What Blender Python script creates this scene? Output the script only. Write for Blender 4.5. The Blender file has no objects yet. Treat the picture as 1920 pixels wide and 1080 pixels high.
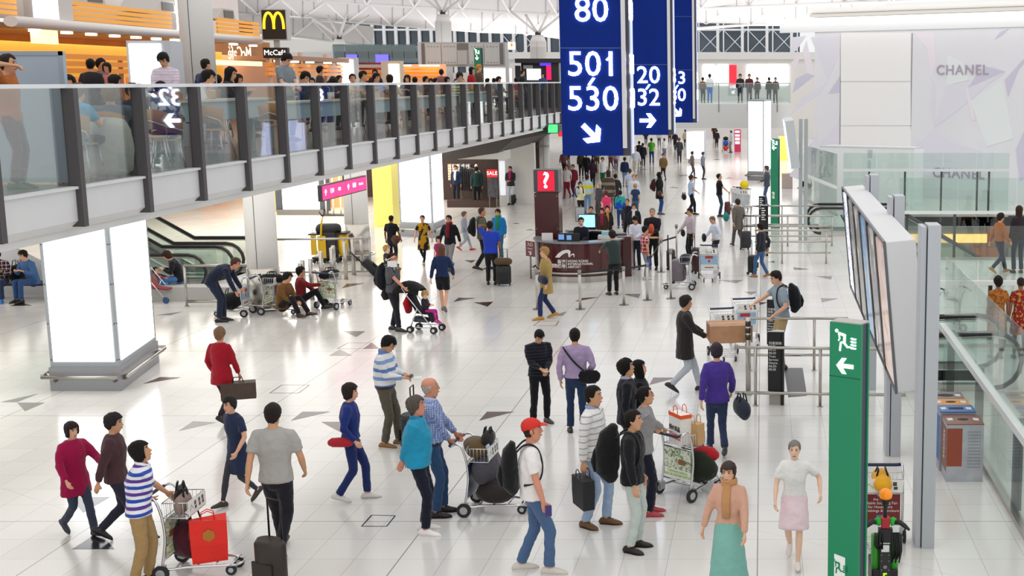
import bpy, bmesh, math, random
from mathutils import Vector, Matrix, Euler
random.seed(7)
SC = bpy.context.scene
COL = SC.collection
PI = math.pi
# ------------------------------------------------------------------ camera
F, CX, CY, YH, H = 2390.0,1430.0,540.0,152.0,5.4
TH = math.atan((CY - YH) / F)
CT, ST = math.cos(TH), math.sin(TH)
cam_data = bpy.data.cameras.new('camera')
cam_data.sensor_width = 36.0
cam_data.lens = F / 1920.0 * 36.0
cam_data.shift_x = (960.0 - CX) / 1920.0
cam_data.clip_end = 600.0
cam = bpy.data.objects.new('camera', cam_data)
cam.location = (0,0, H)
cam.rotation_euler = (PI / 2 - TH, 0,0)
COL.objects.link(cam)
SC.camera = cam
# ------------------------------------------------------------------ world and exposure
world = bpy.data.worlds.new('hall_daylight')
SC.world = world
world.use_nodes = True
wn = world.node_tree
bg = wn.nodes['Background']
tc = wn.nodes.new('ShaderNodeTexCoord')
sx = wn.nodes.new('ShaderNodeSeparateXYZ')
rmp = wn.nodes.new('ShaderNodeValToRGB')
rmp.color_ramp.elements[0].position = 0.40
rmp.color_ramp.elements[0].color = (0.66,0.665,0.67,1)
rmp.color_ramp.elements[1].position = 1.0
rmp.color_ramp.elements[1].color = (0.97,0.96,0.945,1)
mpw = wn.nodes.new('ShaderNodeMath'); mpw.operation = 'MULTIPLY_ADD'
mpw.inputs[1].default_value = 0.5; mpw.inputs[2].default_value = 0.5
wn.links.new(tc.outputs['Generated'], sx.inputs[0])
wn.links.new(sx.outputs['Z'], mpw.inputs[0])
wn.links.new(mpw.outputs[0], rmp.inputs[0])
wn.links.new(rmp.outputs[0], bg.inputs[0])
bg.inputs[1].default_value = 1.12
vs = SC.view_settings
vs.view_transform = 'Standard'
vs.look = 'None'
vs.exposure = 0.2
vs.gamma = 1.0
vs.use_curve_mapping = False
SC.cycles.use_denoising = True
SC.cycles.max_bounces = 8
SC.cycles.transparent_max_bounces = 24

def area(name, loc, size, power, color=(1,1,1), size_y=None, rot=(0,0,0)):
    l = bpy.data.lights.new(name, 'AREA')
    l.energy = power
    l.color = color
    l.size = size
    if size_y:
        l.shape = 'RECTANGLE'
        l.size_y = size_y
    o = bpy.data.objects.new(name, l)
    o.location = loc
    o.rotation_euler = rot
    COL.objects.link(o)
    return o

# fluorescent rows under the gallery and under the far bridge; warm rows of the food court
area('gallery_soffit_light',(-13,30,3.5),6,620,(1,0.98,0.95),34)
area('shop_front_light',(-17,50,3.5),10,1300,(1,0.94,0.87),16)
area('arrivals_shop_light',(-24,34,3.5),8,800,(1,0.95,0.9),22)
area('bridge_soffit_light',(0,82,2.6),10,500,(1,0.96,0.94),12)
area('food_court_light',(-19.5,34,6.4),5,1000,(1,0.86,0.66),20)

area('roof_fill_light',(-8,92,7.9),60,2400,(1,0.98,0.98),22,(PI, 0,0))  # unseen broad area lights, added facing up to brighten the roof shells
area('roof_fill_light',(-2,108,8.2),50,1500,(1,0.98,0.98),12,(PI, 0,0))

def pix(px, py, zc):
    """point seen at a pixel of the photograph at depth zc along the camera axis"""
    xr, yu = (px - CX) / F * zc, (CY - py) / F * zc
    return Vector((xr, zc * CT + yu * ST, H - zc * ST + yu * CT))

def fl(px, py, z=0.0):
    """point of the level z seen at a pixel of the photograph"""
    d = Vector(((px - CX) / F, CT + (CY - py) / F * ST, -ST + (CY - py) / F * CT))
    t = (z - H) / d.z
    return Vector((0,0, H)) + d * t

def on_y(px, py, y):
    """point of the upright plane Y = y seen at a pixel of the photograph"""
    d = Vector(((px - CX) / F, CT + (CY - py) / F * ST, -ST + (CY - py) / F * CT))
    return Vector((0,0, H)) + d * (y / d.y)

def on_x(px, py, x):
    d = Vector(((px - CX) / F, CT + (CY - py) / F * ST, -ST + (CY - py) / F * CT))
    return Vector((0,0, H)) + d * (x / d.x)
# ------------------------------------------------------------------ materials
MATS = {}

def srgb(c):
    if isinstance(c, str):
        c = c.lstrip('#')
        c = c if len(c) == 6 else ''.join(x * 2 for x in c)
        c = [int(c[i:i + 2],16) / 255 for i in (0,2,4)]
    return tuple(x / 12.92 if x <= 0.04045 else ((x + 0.055) / 1.055) ** 2.4 for x in c) + (1,)

def new_mat(name):
    m = bpy.data.materials.new(name)
    m.use_nodes = True
    nt = m.node_tree
    return m, nt, nt.nodes['Principled BSDF']

def mat(color, rough=0.5, metal=0.0, spec=0.5, var=0.0, scale=8.0, bump=0.0, bscale=60.0, name=None, coat=0.0):
    key = ('m', color, rough, metal, spec, var, scale, bump, bscale, coat)
    if key in MATS:
        return MATS[key]
    m, nt, b = new_mat(name or 'surface')
    c = srgb(color)
    b.inputs['Base Color'].default_value = c
    b.inputs['Roughness'].default_value = rough
    b.inputs['Metallic'].default_value = metal
    b.inputs['Specular IOR Level'].default_value = spec
    b.inputs['Coat Weight'].default_value = coat
    if var or bump:
        t = nt.nodes.new('ShaderNodeTexCoord')
    if var:
        n = nt.nodes.new('ShaderNodeTexNoise')
        n.inputs['Scale'].default_value = scale
        n.inputs['Detail'].default_value = 3
        nt.links.new(t.outputs['Object'], n.inputs['Vector'])
        r = nt.nodes.new('ShaderNodeValToRGB')
        r.color_ramp.elements[0].position = 0.3
        r.color_ramp.elements[1].position = 0.7
        r.color_ramp.elements[0].color = tuple(x * (1 - var) for x in c[:3]) + (1,)
        r.color_ramp.elements[1].color = tuple(min(1, x * (1 + var)) for x in c[:3]) + (1,)
        nt.links.new(n.outputs[0], r.inputs[0])
        nt.links.new(r.outputs[0], b.inputs['Base Color'])
    if bump:
        n2 = nt.nodes.new('ShaderNodeTexNoise')
        n2.inputs['Scale'].default_value = bscale
        n2.inputs['Detail'].default_value = 2
        nt.links.new(t.outputs['Object'], n2.inputs['Vector'])
        bp = nt.nodes.new('ShaderNodeBump')
        bp.inputs['Strength'].default_value = bump
        bp.inputs['Distance'].default_value = 0.03
        nt.links.new(n2.outputs[0], bp.inputs['Height'])
        nt.links.new(bp.outputs[0], b.inputs['Normal'])
    MATS[key] = m
    return m

def emit(color, strength=1.0, name=None):
    key = ('e', color, strength)
    if key in MATS:
        return MATS[key]
    m, nt, b = new_mat(name or 'lit_surface')
    b.inputs['Base Color'].default_value = (0.02,0.02,0.02,1) if strength > 2 else srgb(color)
    b.inputs['Roughness'].default_value = 0.4
    b.inputs['Emission Color'].default_value = srgb(color)
    b.inputs['Emission Strength'].default_value = strength
    MATS[key] = m
    return m

def glass(tint='#f2f8f6', refl=0.10, rough=0.02):
    key = ('g', tint, refl)
    if key in MATS:
        return MATS[key]
    m = bpy.data.materials.new('pane_glass')
    m.use_nodes = True
    nt = m.node_tree
    nt.nodes.clear()
    out = nt.nodes.new('ShaderNodeOutputMaterial')
    tr = nt.nodes.new('ShaderNodeBsdfTransparent')
    tr.inputs[0].default_value = srgb(tint)
    gl = nt.nodes.new('ShaderNodeBsdfGlossy')
    gl.inputs['Roughness'].default_value = rough
    fr = nt.nodes.new('ShaderNodeFresnel')
    fr.inputs[0].default_value = 1.45
    mx = nt.nodes.new('ShaderNodeMath'); mx.operation = 'MULTIPLY_ADD'
    mx.inputs[1].default_value = 0.4; mx.inputs[2].default_value = refl - 0.02
    mix = nt.nodes.new('ShaderNodeMixShader')
    nt.links.new(fr.outputs[0], mx.inputs[0])
    nt.links.new(mx.outputs[0], mix.inputs[0])
    nt.links.new(tr.outputs[0], mix.inputs[1])
    nt.links.new(gl.outputs[0], mix.inputs[2])
    nt.links.new(mix.outputs[0], out.inputs[0])
    MATS[key] = m
    return m

def cloth(color, kind=None, c2=None, period=0.09, duty=0.5, c3=None):
    """woven cloth; kind: None, 'stripe' (level bands),'check','plaid','blotch'"""
    key = ('c', color, kind, c2, period, duty, c3)
    if key in MATS:
        return MATS[key]
    m, nt, b = new_mat('cloth')
    L = nt.links
    b.inputs['Roughness'].default_value = 0.85
    b.inputs['Specular IOR Level'].default_value = 0.2
    b.inputs['Sheen Weight'].default_value = 0.15
    t = nt.nodes.new('ShaderNodeTexCoord')
    n = nt.nodes.new('ShaderNodeTexNoise')
    n.inputs['Scale'].default_value = 9
    n.inputs['Detail'].default_value = 3
    L.new(t.outputs['Object'], n.inputs['Vector'])
    bp = nt.nodes.new('ShaderNodeBump')
    bp.inputs['Strength'].default_value = 0.55
    bp.inputs['Distance'].default_value = 0.05
    L.new(n.outputs[0], bp.inputs['Height'])
    L.new(bp.outputs[0], b.inputs['Normal'])

    def band(sock, per, du):
        a = nt.nodes.new('ShaderNodeMath'); a.operation = 'DIVIDE'; a.inputs[1].default_value = per
        L.new(sock, a.inputs[0])
        f = nt.nodes.new('ShaderNodeMath'); f.operation = 'FRACT'; L.new(a.outputs[0], f.inputs[0])
        g = nt.nodes.new('ShaderNodeMath'); g.operation = 'LESS_THAN'; g.inputs[1].default_value = du
        L.new(f.outputs[0], g.inputs[0])
        return g.outputs[0]

    def mixc(fac, a, c):
        x = nt.nodes.new('ShaderNodeMix'); x.data_type = 'RGBA'
        if isinstance(fac, float):
            x.inputs[0].default_value = fac
        else:
            L.new(fac, x.inputs[0])
        for i, v in ((6, a),(7, c)):
            if isinstance(v, tuple):
                x.inputs[i].default_value = v
            else:
                L.new(v, x.inputs[i])
        return x.outputs[2]
    base = srgb(color)
    if kind is None:
        b.inputs['Base Color'].default_value = base
    else:
        sp = nt.nodes.new('ShaderNodeSeparateXYZ')
        L.new(t.outputs['Object'], sp.inputs[0])
        s2 = srgb(c2)
        if kind == 'stripe':
            o = mixc(band(sp.outputs['Z'], period, duty), base, s2)
            if c3:
                o = mixc(band(sp.outputs['Z'], period * 2, duty * 0.5), o, srgb(c3))
        elif kind == 'check':
            o = mixc(band(sp.outputs['Z'], period, duty), base, s2)
            o = mixc(band(sp.outputs['Y'], period, duty), o, s2)
            o = mixc(band(sp.outputs['X'], period, duty), o, s2)
        elif kind == 'plaid':
            o = mixc(band(sp.outputs['Z'], period, 0.5), base, s2)
            o = mixc(band(sp.outputs['Y'], period, 0.5), o, srgb(c3 or c2))
            o = mixc(band(sp.outputs['Z'], period, 0.12), o, (0.75,0.72,0.7,1))
            o = mixc(band(sp.outputs['Y'], period, 0.12), o, (0.75,0.72,0.7,1))
        else:
            nb = nt.nodes.new('ShaderNodeTexNoise')
            nb.inputs['Scale'].default_value = 1.0 / period
            L.new(t.outputs['Object'], nb.inputs['Vector'])
            g = nt.nodes.new('ShaderNodeMath'); g.operation = 'GREATER_THAN'; g.inputs[1].default_value = duty
            L.new(nb.outputs[0], g.inputs[0])
            o = mixc(g.outputs[0], base, s2)
        L.new(o, b.inputs['Base Color'])
    MATS[key] = m
    return m

STEEL = mat('#b9b5ae',0.28,1.0, var=0.06, scale=3, name='brushed_steel')
STEELD = mat('#8f8b86',0.35,1.0, name='dull_steel')
CHROME = mat('#d8d8da',0.15,1.0, name='chrome')
WHITE = mat('#ececea',0.5, var=0.03, scale=2, name='white_paint')
GREYP = mat('#aeb2b6',0.45, var=0.03, scale=2, name='grey_paint')
DARKP = mat('#3a3739',0.45, name='dark_grey_paint')
BLACK = mat('#131315',0.45, name='black_plastic')
RUBBER = mat('#2b2b2d',0.8, name='rubber')
NAVYP = mat('#22304e',0.5, name='navy_plastic')
LIGHTBOX = emit('#ffffff',2.6,'lightbox_face')
GLASS = glass('#f2f8f6',0.08)
GLASSC = glass('#eef4f2',0.05)

# ------------------------------------------------------------------ mesh collector
class MB:
    def __init__(s):
        s.v, s.f, s.m, s.sm = [],[],[],[]

    def add(s, vs, fs, mi=0, smooth=False):
        o = len(s.v)
        s.v += [tuple(x) for x in vs]
        for f in fs:
            s.f.append([i + o for i in f]); s.m.append(mi); s.sm.append(smooth)
        return s

    def box(s, lo, hi, mi=0, M=None):
        x0, y0, z0 = lo; x1, y1, z1 = hi
        vs = [Vector(p) for p in ((x0, y0, z0),(x1, y0, z0),(x1, y1, z0),(x0, y1, z0),(x0, y0, z1),(x1, y0, z1),(x1, y1, z1),(x0, y1, z1))]
        if M is not None:
            vs = [M @ p for p in vs]
        return s.add(vs, [(0,3,2,1),(4,5,6,7),(0,1,5,4),(1,2,6,5),(2,3,7,6),(3,0,4,7)], mi)

    def quad(s, a, b, c, d, mi=0):
        return s.add([a, b, c, d],[(0,1,2,3)], mi)

    def prism(s, pts, off, mi=0):
        """closed polygon of 3-D points swept along off"""
        n = len(pts); off = Vector(off)
        vs = [Vector(p) for p in pts] + [Vector(p) + off for p in pts]
        fs = [tuple(range(n))[::-1], tuple(range(n, 2 * n))] + [(i, (i + 1) % n, n + (i + 1) % n, n + i) for i in range(n)]
        return s.add(vs, fs, mi)

    def tube(s, pts, rad, n=8, ref=None, mi=0, cap=True, smooth=True, dome=False, closed=False):
        """sections along pts; rad: number, list of numbers or of (a, b): a along ref, b across"""
        pts = [Vector(p) for p in pts]
        k = len(pts)
        R = rad if isinstance(rad, list) else [rad] * k
        R = [(r, r) if not isinstance(r, (list, tuple)) else r for r in R]
        if dome and not closed:
            d0 = (pts[0] - pts[1]).normalized(); d1 = (pts[-1] - pts[-2]).normalized()
            a0, a1 = min(R[0]), min(R[-1])
            pts = [pts[0] + d0 * a0 * 0.95, pts[0] + d0 * a0 * 0.65] + pts + [pts[-1] + d1 * a1 * 0.65, pts[-1] + d1 * a1 * 0.95]
            R = [(R[0][0] * .3, R[0][1] * .3),(R[0][0] * .75, R[0][1] * .75)] + R + [(R[-1][0] * .75, R[-1][1] * .75),(R[-1][0] * .3, R[-1][1] * .3)]
            k += 4
        tang = []
        for i in range(k):
            if closed:
                t = pts[(i + 1) % k] - pts[i - 1]
            else:
                t = pts[min(i + 1, k - 1)] - pts[max(i - 1,0)]
            tang.append(t.normalized() if t.length > 1e-9 else Vector((0,0,1)))
        if ref is None:
            r0 = Vector((0,0,1)) if abs(tang[0].z) < 0.9 else Vector((1,0,0))
        else:
            r0 = Vector(ref)
        vs = []
        a = r0
        for i in range(k):
            t = tang[i]
            base = r0 if ref is not None else a
            a = base - t * base.dot(t)
            if a.length < 1e-6:
                a = t.orthogonal()
            a.normalize()
            b = t.cross(a)
            for j in range(n):
                w = 2 * PI * j / n
                vs.append(pts[i] + a * (R[i][0] * math.cos(w)) + b * (R[i][1] * math.sin(w)))
        fs = []
        for i in range(k if closed else k - 1):
            i2 = (i + 1) % k
            for j in range(n):
                j2 = (j + 1) % n
                fs.append((i * n + j, i * n + j2, i2 * n + j2, i2 * n + j))
        s.add(vs, fs, mi, smooth)
        if cap and not closed:
            o = len(s.v) - k * n
            s.f.append([o + j for j in range(n)][::-1]); s.m.append(mi); s.sm.append(False)
            s.f.append([o + (k - 1) * n + j for j in range(n)]); s.m.append(mi); s.sm.append(False)
        return s

    def ball(s, c, r, n=10, mi=0, M=None):
        c = Vector(c)
        r = r if isinstance(r, (tuple, list)) else (r, r, r)
        vs, fs = [],[]
        h = max(4, n // 2 + 1)
        for i in range(h + 1):
            p = PI * i / h
            for j in range(n):
                w = 2 * PI * j / n
                q = Vector((r[0] * math.sin(p) * math.cos(w), r[1] * math.sin(p) * math.sin(w), r[2] * math.cos(p)))
                vs.append(c + (M @ q if M is not None else q))
        for i in range(h):
            for j in range(n):
                j2 = (j + 1) % n
                fs.append((i * n + j, (i + 1) * n + j, (i + 1) * n + j2, i * n + j2))
        return s.add(vs, fs, mi, True)

    def cyl(s, c, r, h, n=20, mi=0, axis=(0,0,1), r2=None, smooth=True):
        ax = Vector(axis).normalized(); c = Vector(c)
        return s.tube([c, c + ax * h],[r, r if r2 is None else r2], n, None, mi, True, smooth)

    def mesh(s, name):
        me = bpy.data.meshes.new(name)
        me.from_pydata(s.v, [], s.f)
        me.polygons.foreach_set('material_index', s.m)
        me.polygons.foreach_set('use_smooth', s.sm)
        me.validate()
        me.update()
        return me

    def build(s, name, mats, parent=None, loc=None, rz=0.0, bevel=0.0):
        me = s.mesh(name)
        for m_ in (mats if isinstance(mats, (list, tuple)) else [mats]):
            me.materials.append(m_)
        o = bpy.data.objects.new(name, me)
        COL.objects.link(o)
        if parent is not None:
            o.parent = parent
        if loc is not None:
            o.location = loc
        o.rotation_euler = (0,0, rz)
        if bevel:
            bv = o.modifiers.new('bevel','BEVEL'); bv.width = bevel; bv.segments = 2; bv.limit_method = 'ANGLE'
        return o

def tag(o, label, cat, group=None):
    o['label'] = label
    o['category'] = cat
    if group:
        o['group'] = group
    return o

def thing(name, label, cat, loc=(0,0,0), rz=0.0, group=None):
    o = bpy.data.objects.new(name, None)
    o.empty_display_size = 0.1
    COL.objects.link(o)
    o.location = loc
    o.rotation_euler = (0,0, rz)
    return tag(o, label, cat, group)

def struct(o, label=None, cat=None):
    o['kind'] = 'structure'
    if label:
        o['label'] = label
    if cat:
        o['category'] = cat
    return o

def kids(o):
    return list(o.children)

def dup(o, loc=None, rz=None, label=None, group=None, parent=None):
    c = o.copy()
    COL.objects.link(c)
    c.parent = parent
    if loc is not None:
        c.location = loc
    if rz is not None:
        c.rotation_euler = (0,0, rz)
    if label:
        c['label'] = label
    if group:
        c['group'] = group
    for ch in kids(o):
        dup(ch, parent=c)
    return c

def text_mb(txt, size, M, mi=0, mb=None, depth=0.004, align='CENTER', spacing=1.0, mirror=False, offset=0.0, line=1.0):
    """lettering laid in the XY plane of the matrix M, standing out along its Z"""
    cu = bpy.data.curves.new('lettering','FONT')
    cu.body = txt
    cu.size = size
    cu.align_x = align
    cu.align_y = 'CENTER'
    cu.extrude = depth
    cu.resolution_u = 3
    cu.space_character = spacing
    cu.space_line = line
    cu.offset = offset
    ob = bpy.data.objects.new('lettering', cu)
    me = bpy.data.meshes.new_from_object(ob)
    mb = mb or MB()
    vs = [Vector((-v.co.x if mirror else v.co.x, v.co.y, v.co.z)) for v in me.vertices]
    fs = [tuple(p.vertices)[::-1] if mirror else tuple(p.vertices) for p in me.polygons]
    mb.add([M @ v for v in vs], fs, mi)
    bpy.data.objects.remove(ob)
    bpy.data.curves.remove(cu)
    bpy.data.meshes.remove(me)
    return mb

def frame(o, x, y):
    """matrix with origin o, axes x, y and their normal"""
    x = Vector(x).normalized(); y = Vector(y); z = x.cross(y).normalized(); y = z.cross(x)
    m = Matrix((x, y, z)).transposed().to_4x4()
    m.translation = Vector(o)
    return m

def flat(mb, M, pts, mi=0, depth=0.004):
    """a flat shape with a little thickness on the frame M"""
    n = M.to_3x3() @ Vector((0,0, depth))
    return mb.prism([M @ Vector((p[0], p[1],0)) for p in pts], n, mi)

ARROW = [(-.5,.11),(.12,.11),(-.1,.42),(.16,.42),(.5,0),(.16,-.42),(-.1,-.42),(.12,-.11),(-.5,-.11)]

def arrow(mb, M, size, ang, mi=0, c=(0,0), depth=0.004):
    ca, sa = math.cos(ang), math.sin(ang)
    return flat(mb, M, [(c[0] + size * (x * ca - y * sa), c[1] + size * (x * sa + y * ca)) for x, y in ARROW], mi, depth)
# ------------------------------------------------------------------ floor
def floor_material():
    m, nt, b = new_mat('terrazzo_tiles')
    L = nt.links
    N = nt.nodes.new
    t = N('ShaderNodeTexCoord')
    sp = N('ShaderNodeSeparateXYZ')
    L.new(t.outputs['Object'], sp.inputs[0])

    def math_(op, a, bb=None, c=None):
        x = N('ShaderNodeMath'); x.operation = op
        for i, v in enumerate((a, bb, c)):
            if v is None:
                continue
            if isinstance(v, (int, float)):
                x.inputs[i].default_value = v
            else:
                L.new(v, x.inputs[i])
        return x.outputs[0]

    def line(sock, period, off, wid):
        a = math_('FRACT', math_('DIVIDE', math_('ADD', sock, off), period))
        d = math_('ABSOLUTE', math_('SUBTRACT', a, 0.5))
        return math_('GREATER_THAN', d, 0.5 - wid / period / 2)
    g = math_('MAXIMUM', line(sp.outputs['X'],0.512,0.06,0.006), line(sp.outputs['Y'],0.632,0.0,0.006))
    g2 = math_('MAXIMUM', line(sp.outputs['X'],4.096,0.06,0.014), line(sp.outputs['Y'],5.056,0.0,0.014))
    dsum = math_('ADD', math_('MULTIPLY', sp.outputs['X'],0.55), math_('MULTIPLY', sp.outputs['Y'],0.835))
    g3 = math_('MULTIPLY', line(dsum, 4.22,0.3,0.005),0.4)
    no = N('ShaderNodeTexNoise'); no.inputs['Scale'].default_value = 45; no.inputs['Detail'].default_value = 4
    L.new(t.outputs['Object'], no.inputs['Vector'])
    no2 = N('ShaderNodeTexNoise'); no2.inputs['Scale'].default_value = 0.35; no2.inputs['Detail'].default_value = 2
    L.new(t.outputs['Object'], no2.inputs['Vector'])
    # each tile a touch different
    tx = math_('FLOOR', math_('DIVIDE', math_('ADD', sp.outputs['X'],0.06),0.512))
    ty = math_('FLOOR', math_('DIVIDE', sp.outputs['Y'],0.632))
    cv = N('ShaderNodeCombineXYZ'); L.new(tx, cv.inputs[0]); L.new(ty, cv.inputs[1])
    wn_ = N('ShaderNodeTexWhiteNoise'); L.new(cv.outputs[0], wn_.inputs[0])
    val = math_('ADD',0.70, math_('ADD', math_('MULTIPLY', math_('SUBTRACT', no.outputs[0],0.5),0.10),
                math_('ADD', math_('MULTIPLY', math_('SUBTRACT', no2.outputs[0],0.5),0.10), math_('MULTIPLY', wn_.outputs[0],0.05))))
    val = math_('MULTIPLY', val, math_('SUBTRACT',1.0, math_('MULTIPLY', math_('MAXIMUM', math_('MAXIMUM', math_('MULTIPLY', g, 0.42), math_('MULTIPLY', g2,0.72)), g3),1.0)))
    cc = N('ShaderNodeCombineColor')
    L.new(val, cc.inputs[0]); L.new(math_('MULTIPLY', val, 0.972), cc.inputs[1]); L.new(math_('MULTIPLY', val, 0.925), cc.inputs[2])
    L.new(cc.outputs[0], b.inputs['Base Color'])
    b.inputs['Roughness'].default_value = 0.16
    b.inputs['Specular IOR Level'].default_value = 0.6
    return m

FLOORM = floor_material()
INL_DARK = mat('#2c2c30',0.16, var=0.12, scale=60, name='dark_granite')
INL_RED = mat('#4c2b26',0.16, var=0.12, scale=60, name='red_granite')
INL_GREY = mat('#858380',0.16, var=0.12, scale=60, name='grey_granite')
mb = MB()
x0, x1, y0, y1 = -60.0,3.15,6.0,170.0
mb.add([(x0, y0,0),(x1, y0,0),(x1, y1,0),(x0, y1,0)],[(0,1,2,3)])
mb.add([(3.15,6,0),(30,6,0),(30,24.5,0),(3.15,24.5,0)],[(0,1,2,3)])
mb.add([(3.15,24.5,0),(30,24.5,0),(30,39.0,0),(3.15,39.0,0)],[(0,1,2,3)])
mb.add([(3.15,51.8,0),(30,51.8,0),(30,170,0),(3.15,170,0)],[(0,1,2,3)])

def inlay(p, mi):
    mb.add([(q.x, q.y, 0.002) for q in p],[(0,1,2)], mi)

TRI = [  # pixel corners of the inlaid stone triangles
    ((0,754),(72,738),(32,754),3),((32,755),(85,755),(47,771),3),((268,720),(300,707),(340,708),2),
    ((335,808),(362,790),(405,792),3),((645,621),(685,621),(668,632),1),((850,566),(892,559),(860,558),1),
    ((888,567),(925,566),(914,575),2),((680,654),(712,654),(698,643),2),((617,667),(661,667),(637,655),3),
    ((545,789),(567,772),(620,772),1),((602,791),(656,791),(638,810),2),((898,789),(913,772),(965,772),2),
    ((1078,566),(1090,559),(1123,557),2),((1165,551),(1201,551),(1197,559),3),((1033,592),(1063,584),(1056,592),3),
    ((1217,722),(1225,708),(1270,708),2),((1487,501),(1489,506),(1518,505),2),((1529,518),(1560,518),(1558,524),3),
    ((1539,559),(1541,567),(1572,560),3),((1440,491),(1452,489),(1452,493),1),((1423,567),(1424,572),(1440,567),2),
    ((131,932),(206,932),(156,961),1),((135,1030),(215,1030),(186,997),1),((640,541),(650,532),(684,531),2),
    ((1668,1033),(1688,1033),(1678,1000),2),((18,574),(40,567),(60,573),1),((292,591),(344,584),(320,591),3),
    ((870,488),(892,488),(884,493),2),((900,505),(916,500),(920,505),2),((1260,513),(1275,515),(1255,517),2),
    ((1345,525),(1380,531),(1395,525),3),((1395,547),(1420,547),(1408,553),3),((1200,318),(1216,318),(1206,316),1),
    ((1225,330),(1240,330),(1233,328),1),((1255,352),(1275,353),(1262,350),1),((1270,330),(1300,330),(1286,327),1),
    ((1335,300),(1352,300),(1345,298),2),((1360,335),(1375,335),(1366,332),1),((985,432),(1003,432),(994,429),3),
    ((960,420),(975,420),(970,417),3),((1380,386),(1397,386),(1390,383),3),((600,470),(622,470),(612,466),3),
]
for a, b_, c, mi in TRI:
    P = [fl(*a), fl(*b_), fl(*c)]
    if (P[1] - P[0]).cross(P[2] - P[0]).z < 0:
        P = [P[0], P[2], P[1]]
    inlay(P, mi)
# stainless outlines of the access covers set in the floor
for q in (((678,987),(697,966),(741,967),(725,987)),((1000,611),(1012,602),(1048,602),(1042,611)),((506,737),(528,722),(580,722),(560,737)),((632,654),(652,643),(697,643),(682,654))):
    P = [fl(*p) for p in q]
    for i in range(4):
        a, b_ = P[i], P[(i + 1) % 4]
        d = (b_ - a).normalized(); w = Vector((-d.y, d.x, 0)) * 0.009
        mb.add([(p.x, p.y, 0.0025) for p in (a - w, b_ - w, b_ + w, a + w)],[(0,1,2,3)],1)
mb.add([(p.x, p.y, 0.003) for p in (fl(1478,745), fl(1513,742), fl(1505,690), fl(1470,690))],[(0,1,2,3)],4)
FL = mb.build('floor',[FLOORM, INL_DARK, INL_RED, INL_GREY, mat('#5a5a5c',0.4,0.8, name='floor_grating')])
struct(FL, 'pale polished stone tile floor with inlaid dark triangles','floor')

# lower level seen through the escalator well
wellm = mat('#b9b6ae',0.5, var=0.05, scale=1)
mb = MB()
mb.quad((3.15,39.0,-5),(30,39.0,-5),(30,51.8,-5),(3.15,51.8,-5))
mb.quad((3.15,51.8,-5),(30,51.8,-5),(30,51.8,-0.02),(3.15,51.8,-0.02))
mb.quad((3.15,39.0,-5),(3.15,51.8,-5),(3.15,51.8,-0.02),(3.15,39.0,-0.02))
struct(mb.build('floor_lower_level', wellm),'speckled lower floor of the escalator well behind the glass fence','floor')

# ------------------------------------------------------------------ gallery (upper floor at the photo's left)
GX, GZ, GE = -8.0,4.15,52.0
dk = mat('#6a5650',0.22, var=0.1, scale=3, name='brown_stone')
mb = MB()
mb.box((-60,9,3.86),(GX, 100, GZ),0)
struct(mb.build('floor_gallery',[dk]),'brown polished floor of the upper gallery food court','floor')
fas = mat('#d9d9da',0.4, var=0.03, scale=1.5, name='fascia_panel')
mb = MB()
mb.box((GX - 0.02,9,3.80),(GX + 0.06, GE, 4.17))
mb.box((GX - 0.02,9,4.17),(GX + 0.10, GE, 4.20))
# slope under the fascia and the rounded white nosing
prof = [(GX + .06,3.80),(GX - .05,3.70),(GX - .30,3.62),(GX - .32,3.72),(GX - .02,3.80)]
mb.prism([(p[0],9, p[1]) for p in prof],(0, GE - 9,0))
struct(mb.build('trim_gallery_edge',[fas]),'white panelled edge of the upper gallery below the glass balustrade','trim')
mb = MB()
mb.box((-60,9,3.60),(GX - 0.1,100,3.85))
struct(mb.build('ceiling_under_gallery',[mat('#dcdcda',0.6)]),'flat white soffit under the upper gallery','ceiling')

# balustrade of the gallery: panes, mullions and the top rail are parts of one thing
bal = thing('glass_balustrade','long glass balustrade with dark posts and white top rail along the upper gallery','balustrade',(GX, 9, GZ))
mb = MB()
mb.box((-0.09,0,1.17),(0.05, GE - 9,1.215))
mb.build('top_rail',[mat('#e3e5e8',0.35, name='rail_white')], bal)
yy = 13.15 - 1.62 * 2
k = 0
mullm = mat('#4a4547',0.5, name='mullion')
mull_me = None
while yy < GE + 0.5:
    y_ = yy - 9
    if mull_me is None:
        mbm = MB(); mbm.box((-0.015,-0.05,-0.42),(0.13,0.05,1.17)); mull = mbm.build('post', mullm, bal, (0, y_, 0)); mull_me = mull
        mbg = MB(); mbg.box((-0.006,0.02,0.05),(0.006,1.60,1.17)); gl = mbg.build('pane', glass('#f3f8f7',0.06), bal, (0, y_, 0))
    else:
        a = mull_me.copy(); COL.objects.link(a); a.location = (0, y_, 0)
        if yy + 1.6 < GE + 1.2:
            a = gl.copy(); COL.objects.link(a); a.location = (0, y_, 0)
    yy += 1.62
# ------------------------------------------------------------------ far bridge
BY = 74.0
mb = MB()
mb.box((-30, BY, 2.72),(1.6, BY + 9,4.1))
struct(mb.build('floor_bridge',[mat('#dad9d7',0.5)]),'white deck of the far footbridge across the hall','bridge')
br = thing('glass_balustrade','glass balustrade with slim posts along the far white footbridge','balustrade',(-7, BY + .02,4.1))
mb = MB(); mb.box((-14,-.03,1.14),(8.6,.03,1.19)); mb.build('top_rail', STEEL, br)
mb = MB(); mb.box((-14,0.0,0.03),(8.6,.012,1.12)); mb.build('pane', glass('#e9f2f0',0.10), br)
for i in range(14):
    mb = MB(); mb.box((-14 + i * 1.68 - .025,-.06,-.45),(-14 + i * 1.68 + .025,-.02,1.15)); mb.build('post', STEELD, br)
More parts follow.
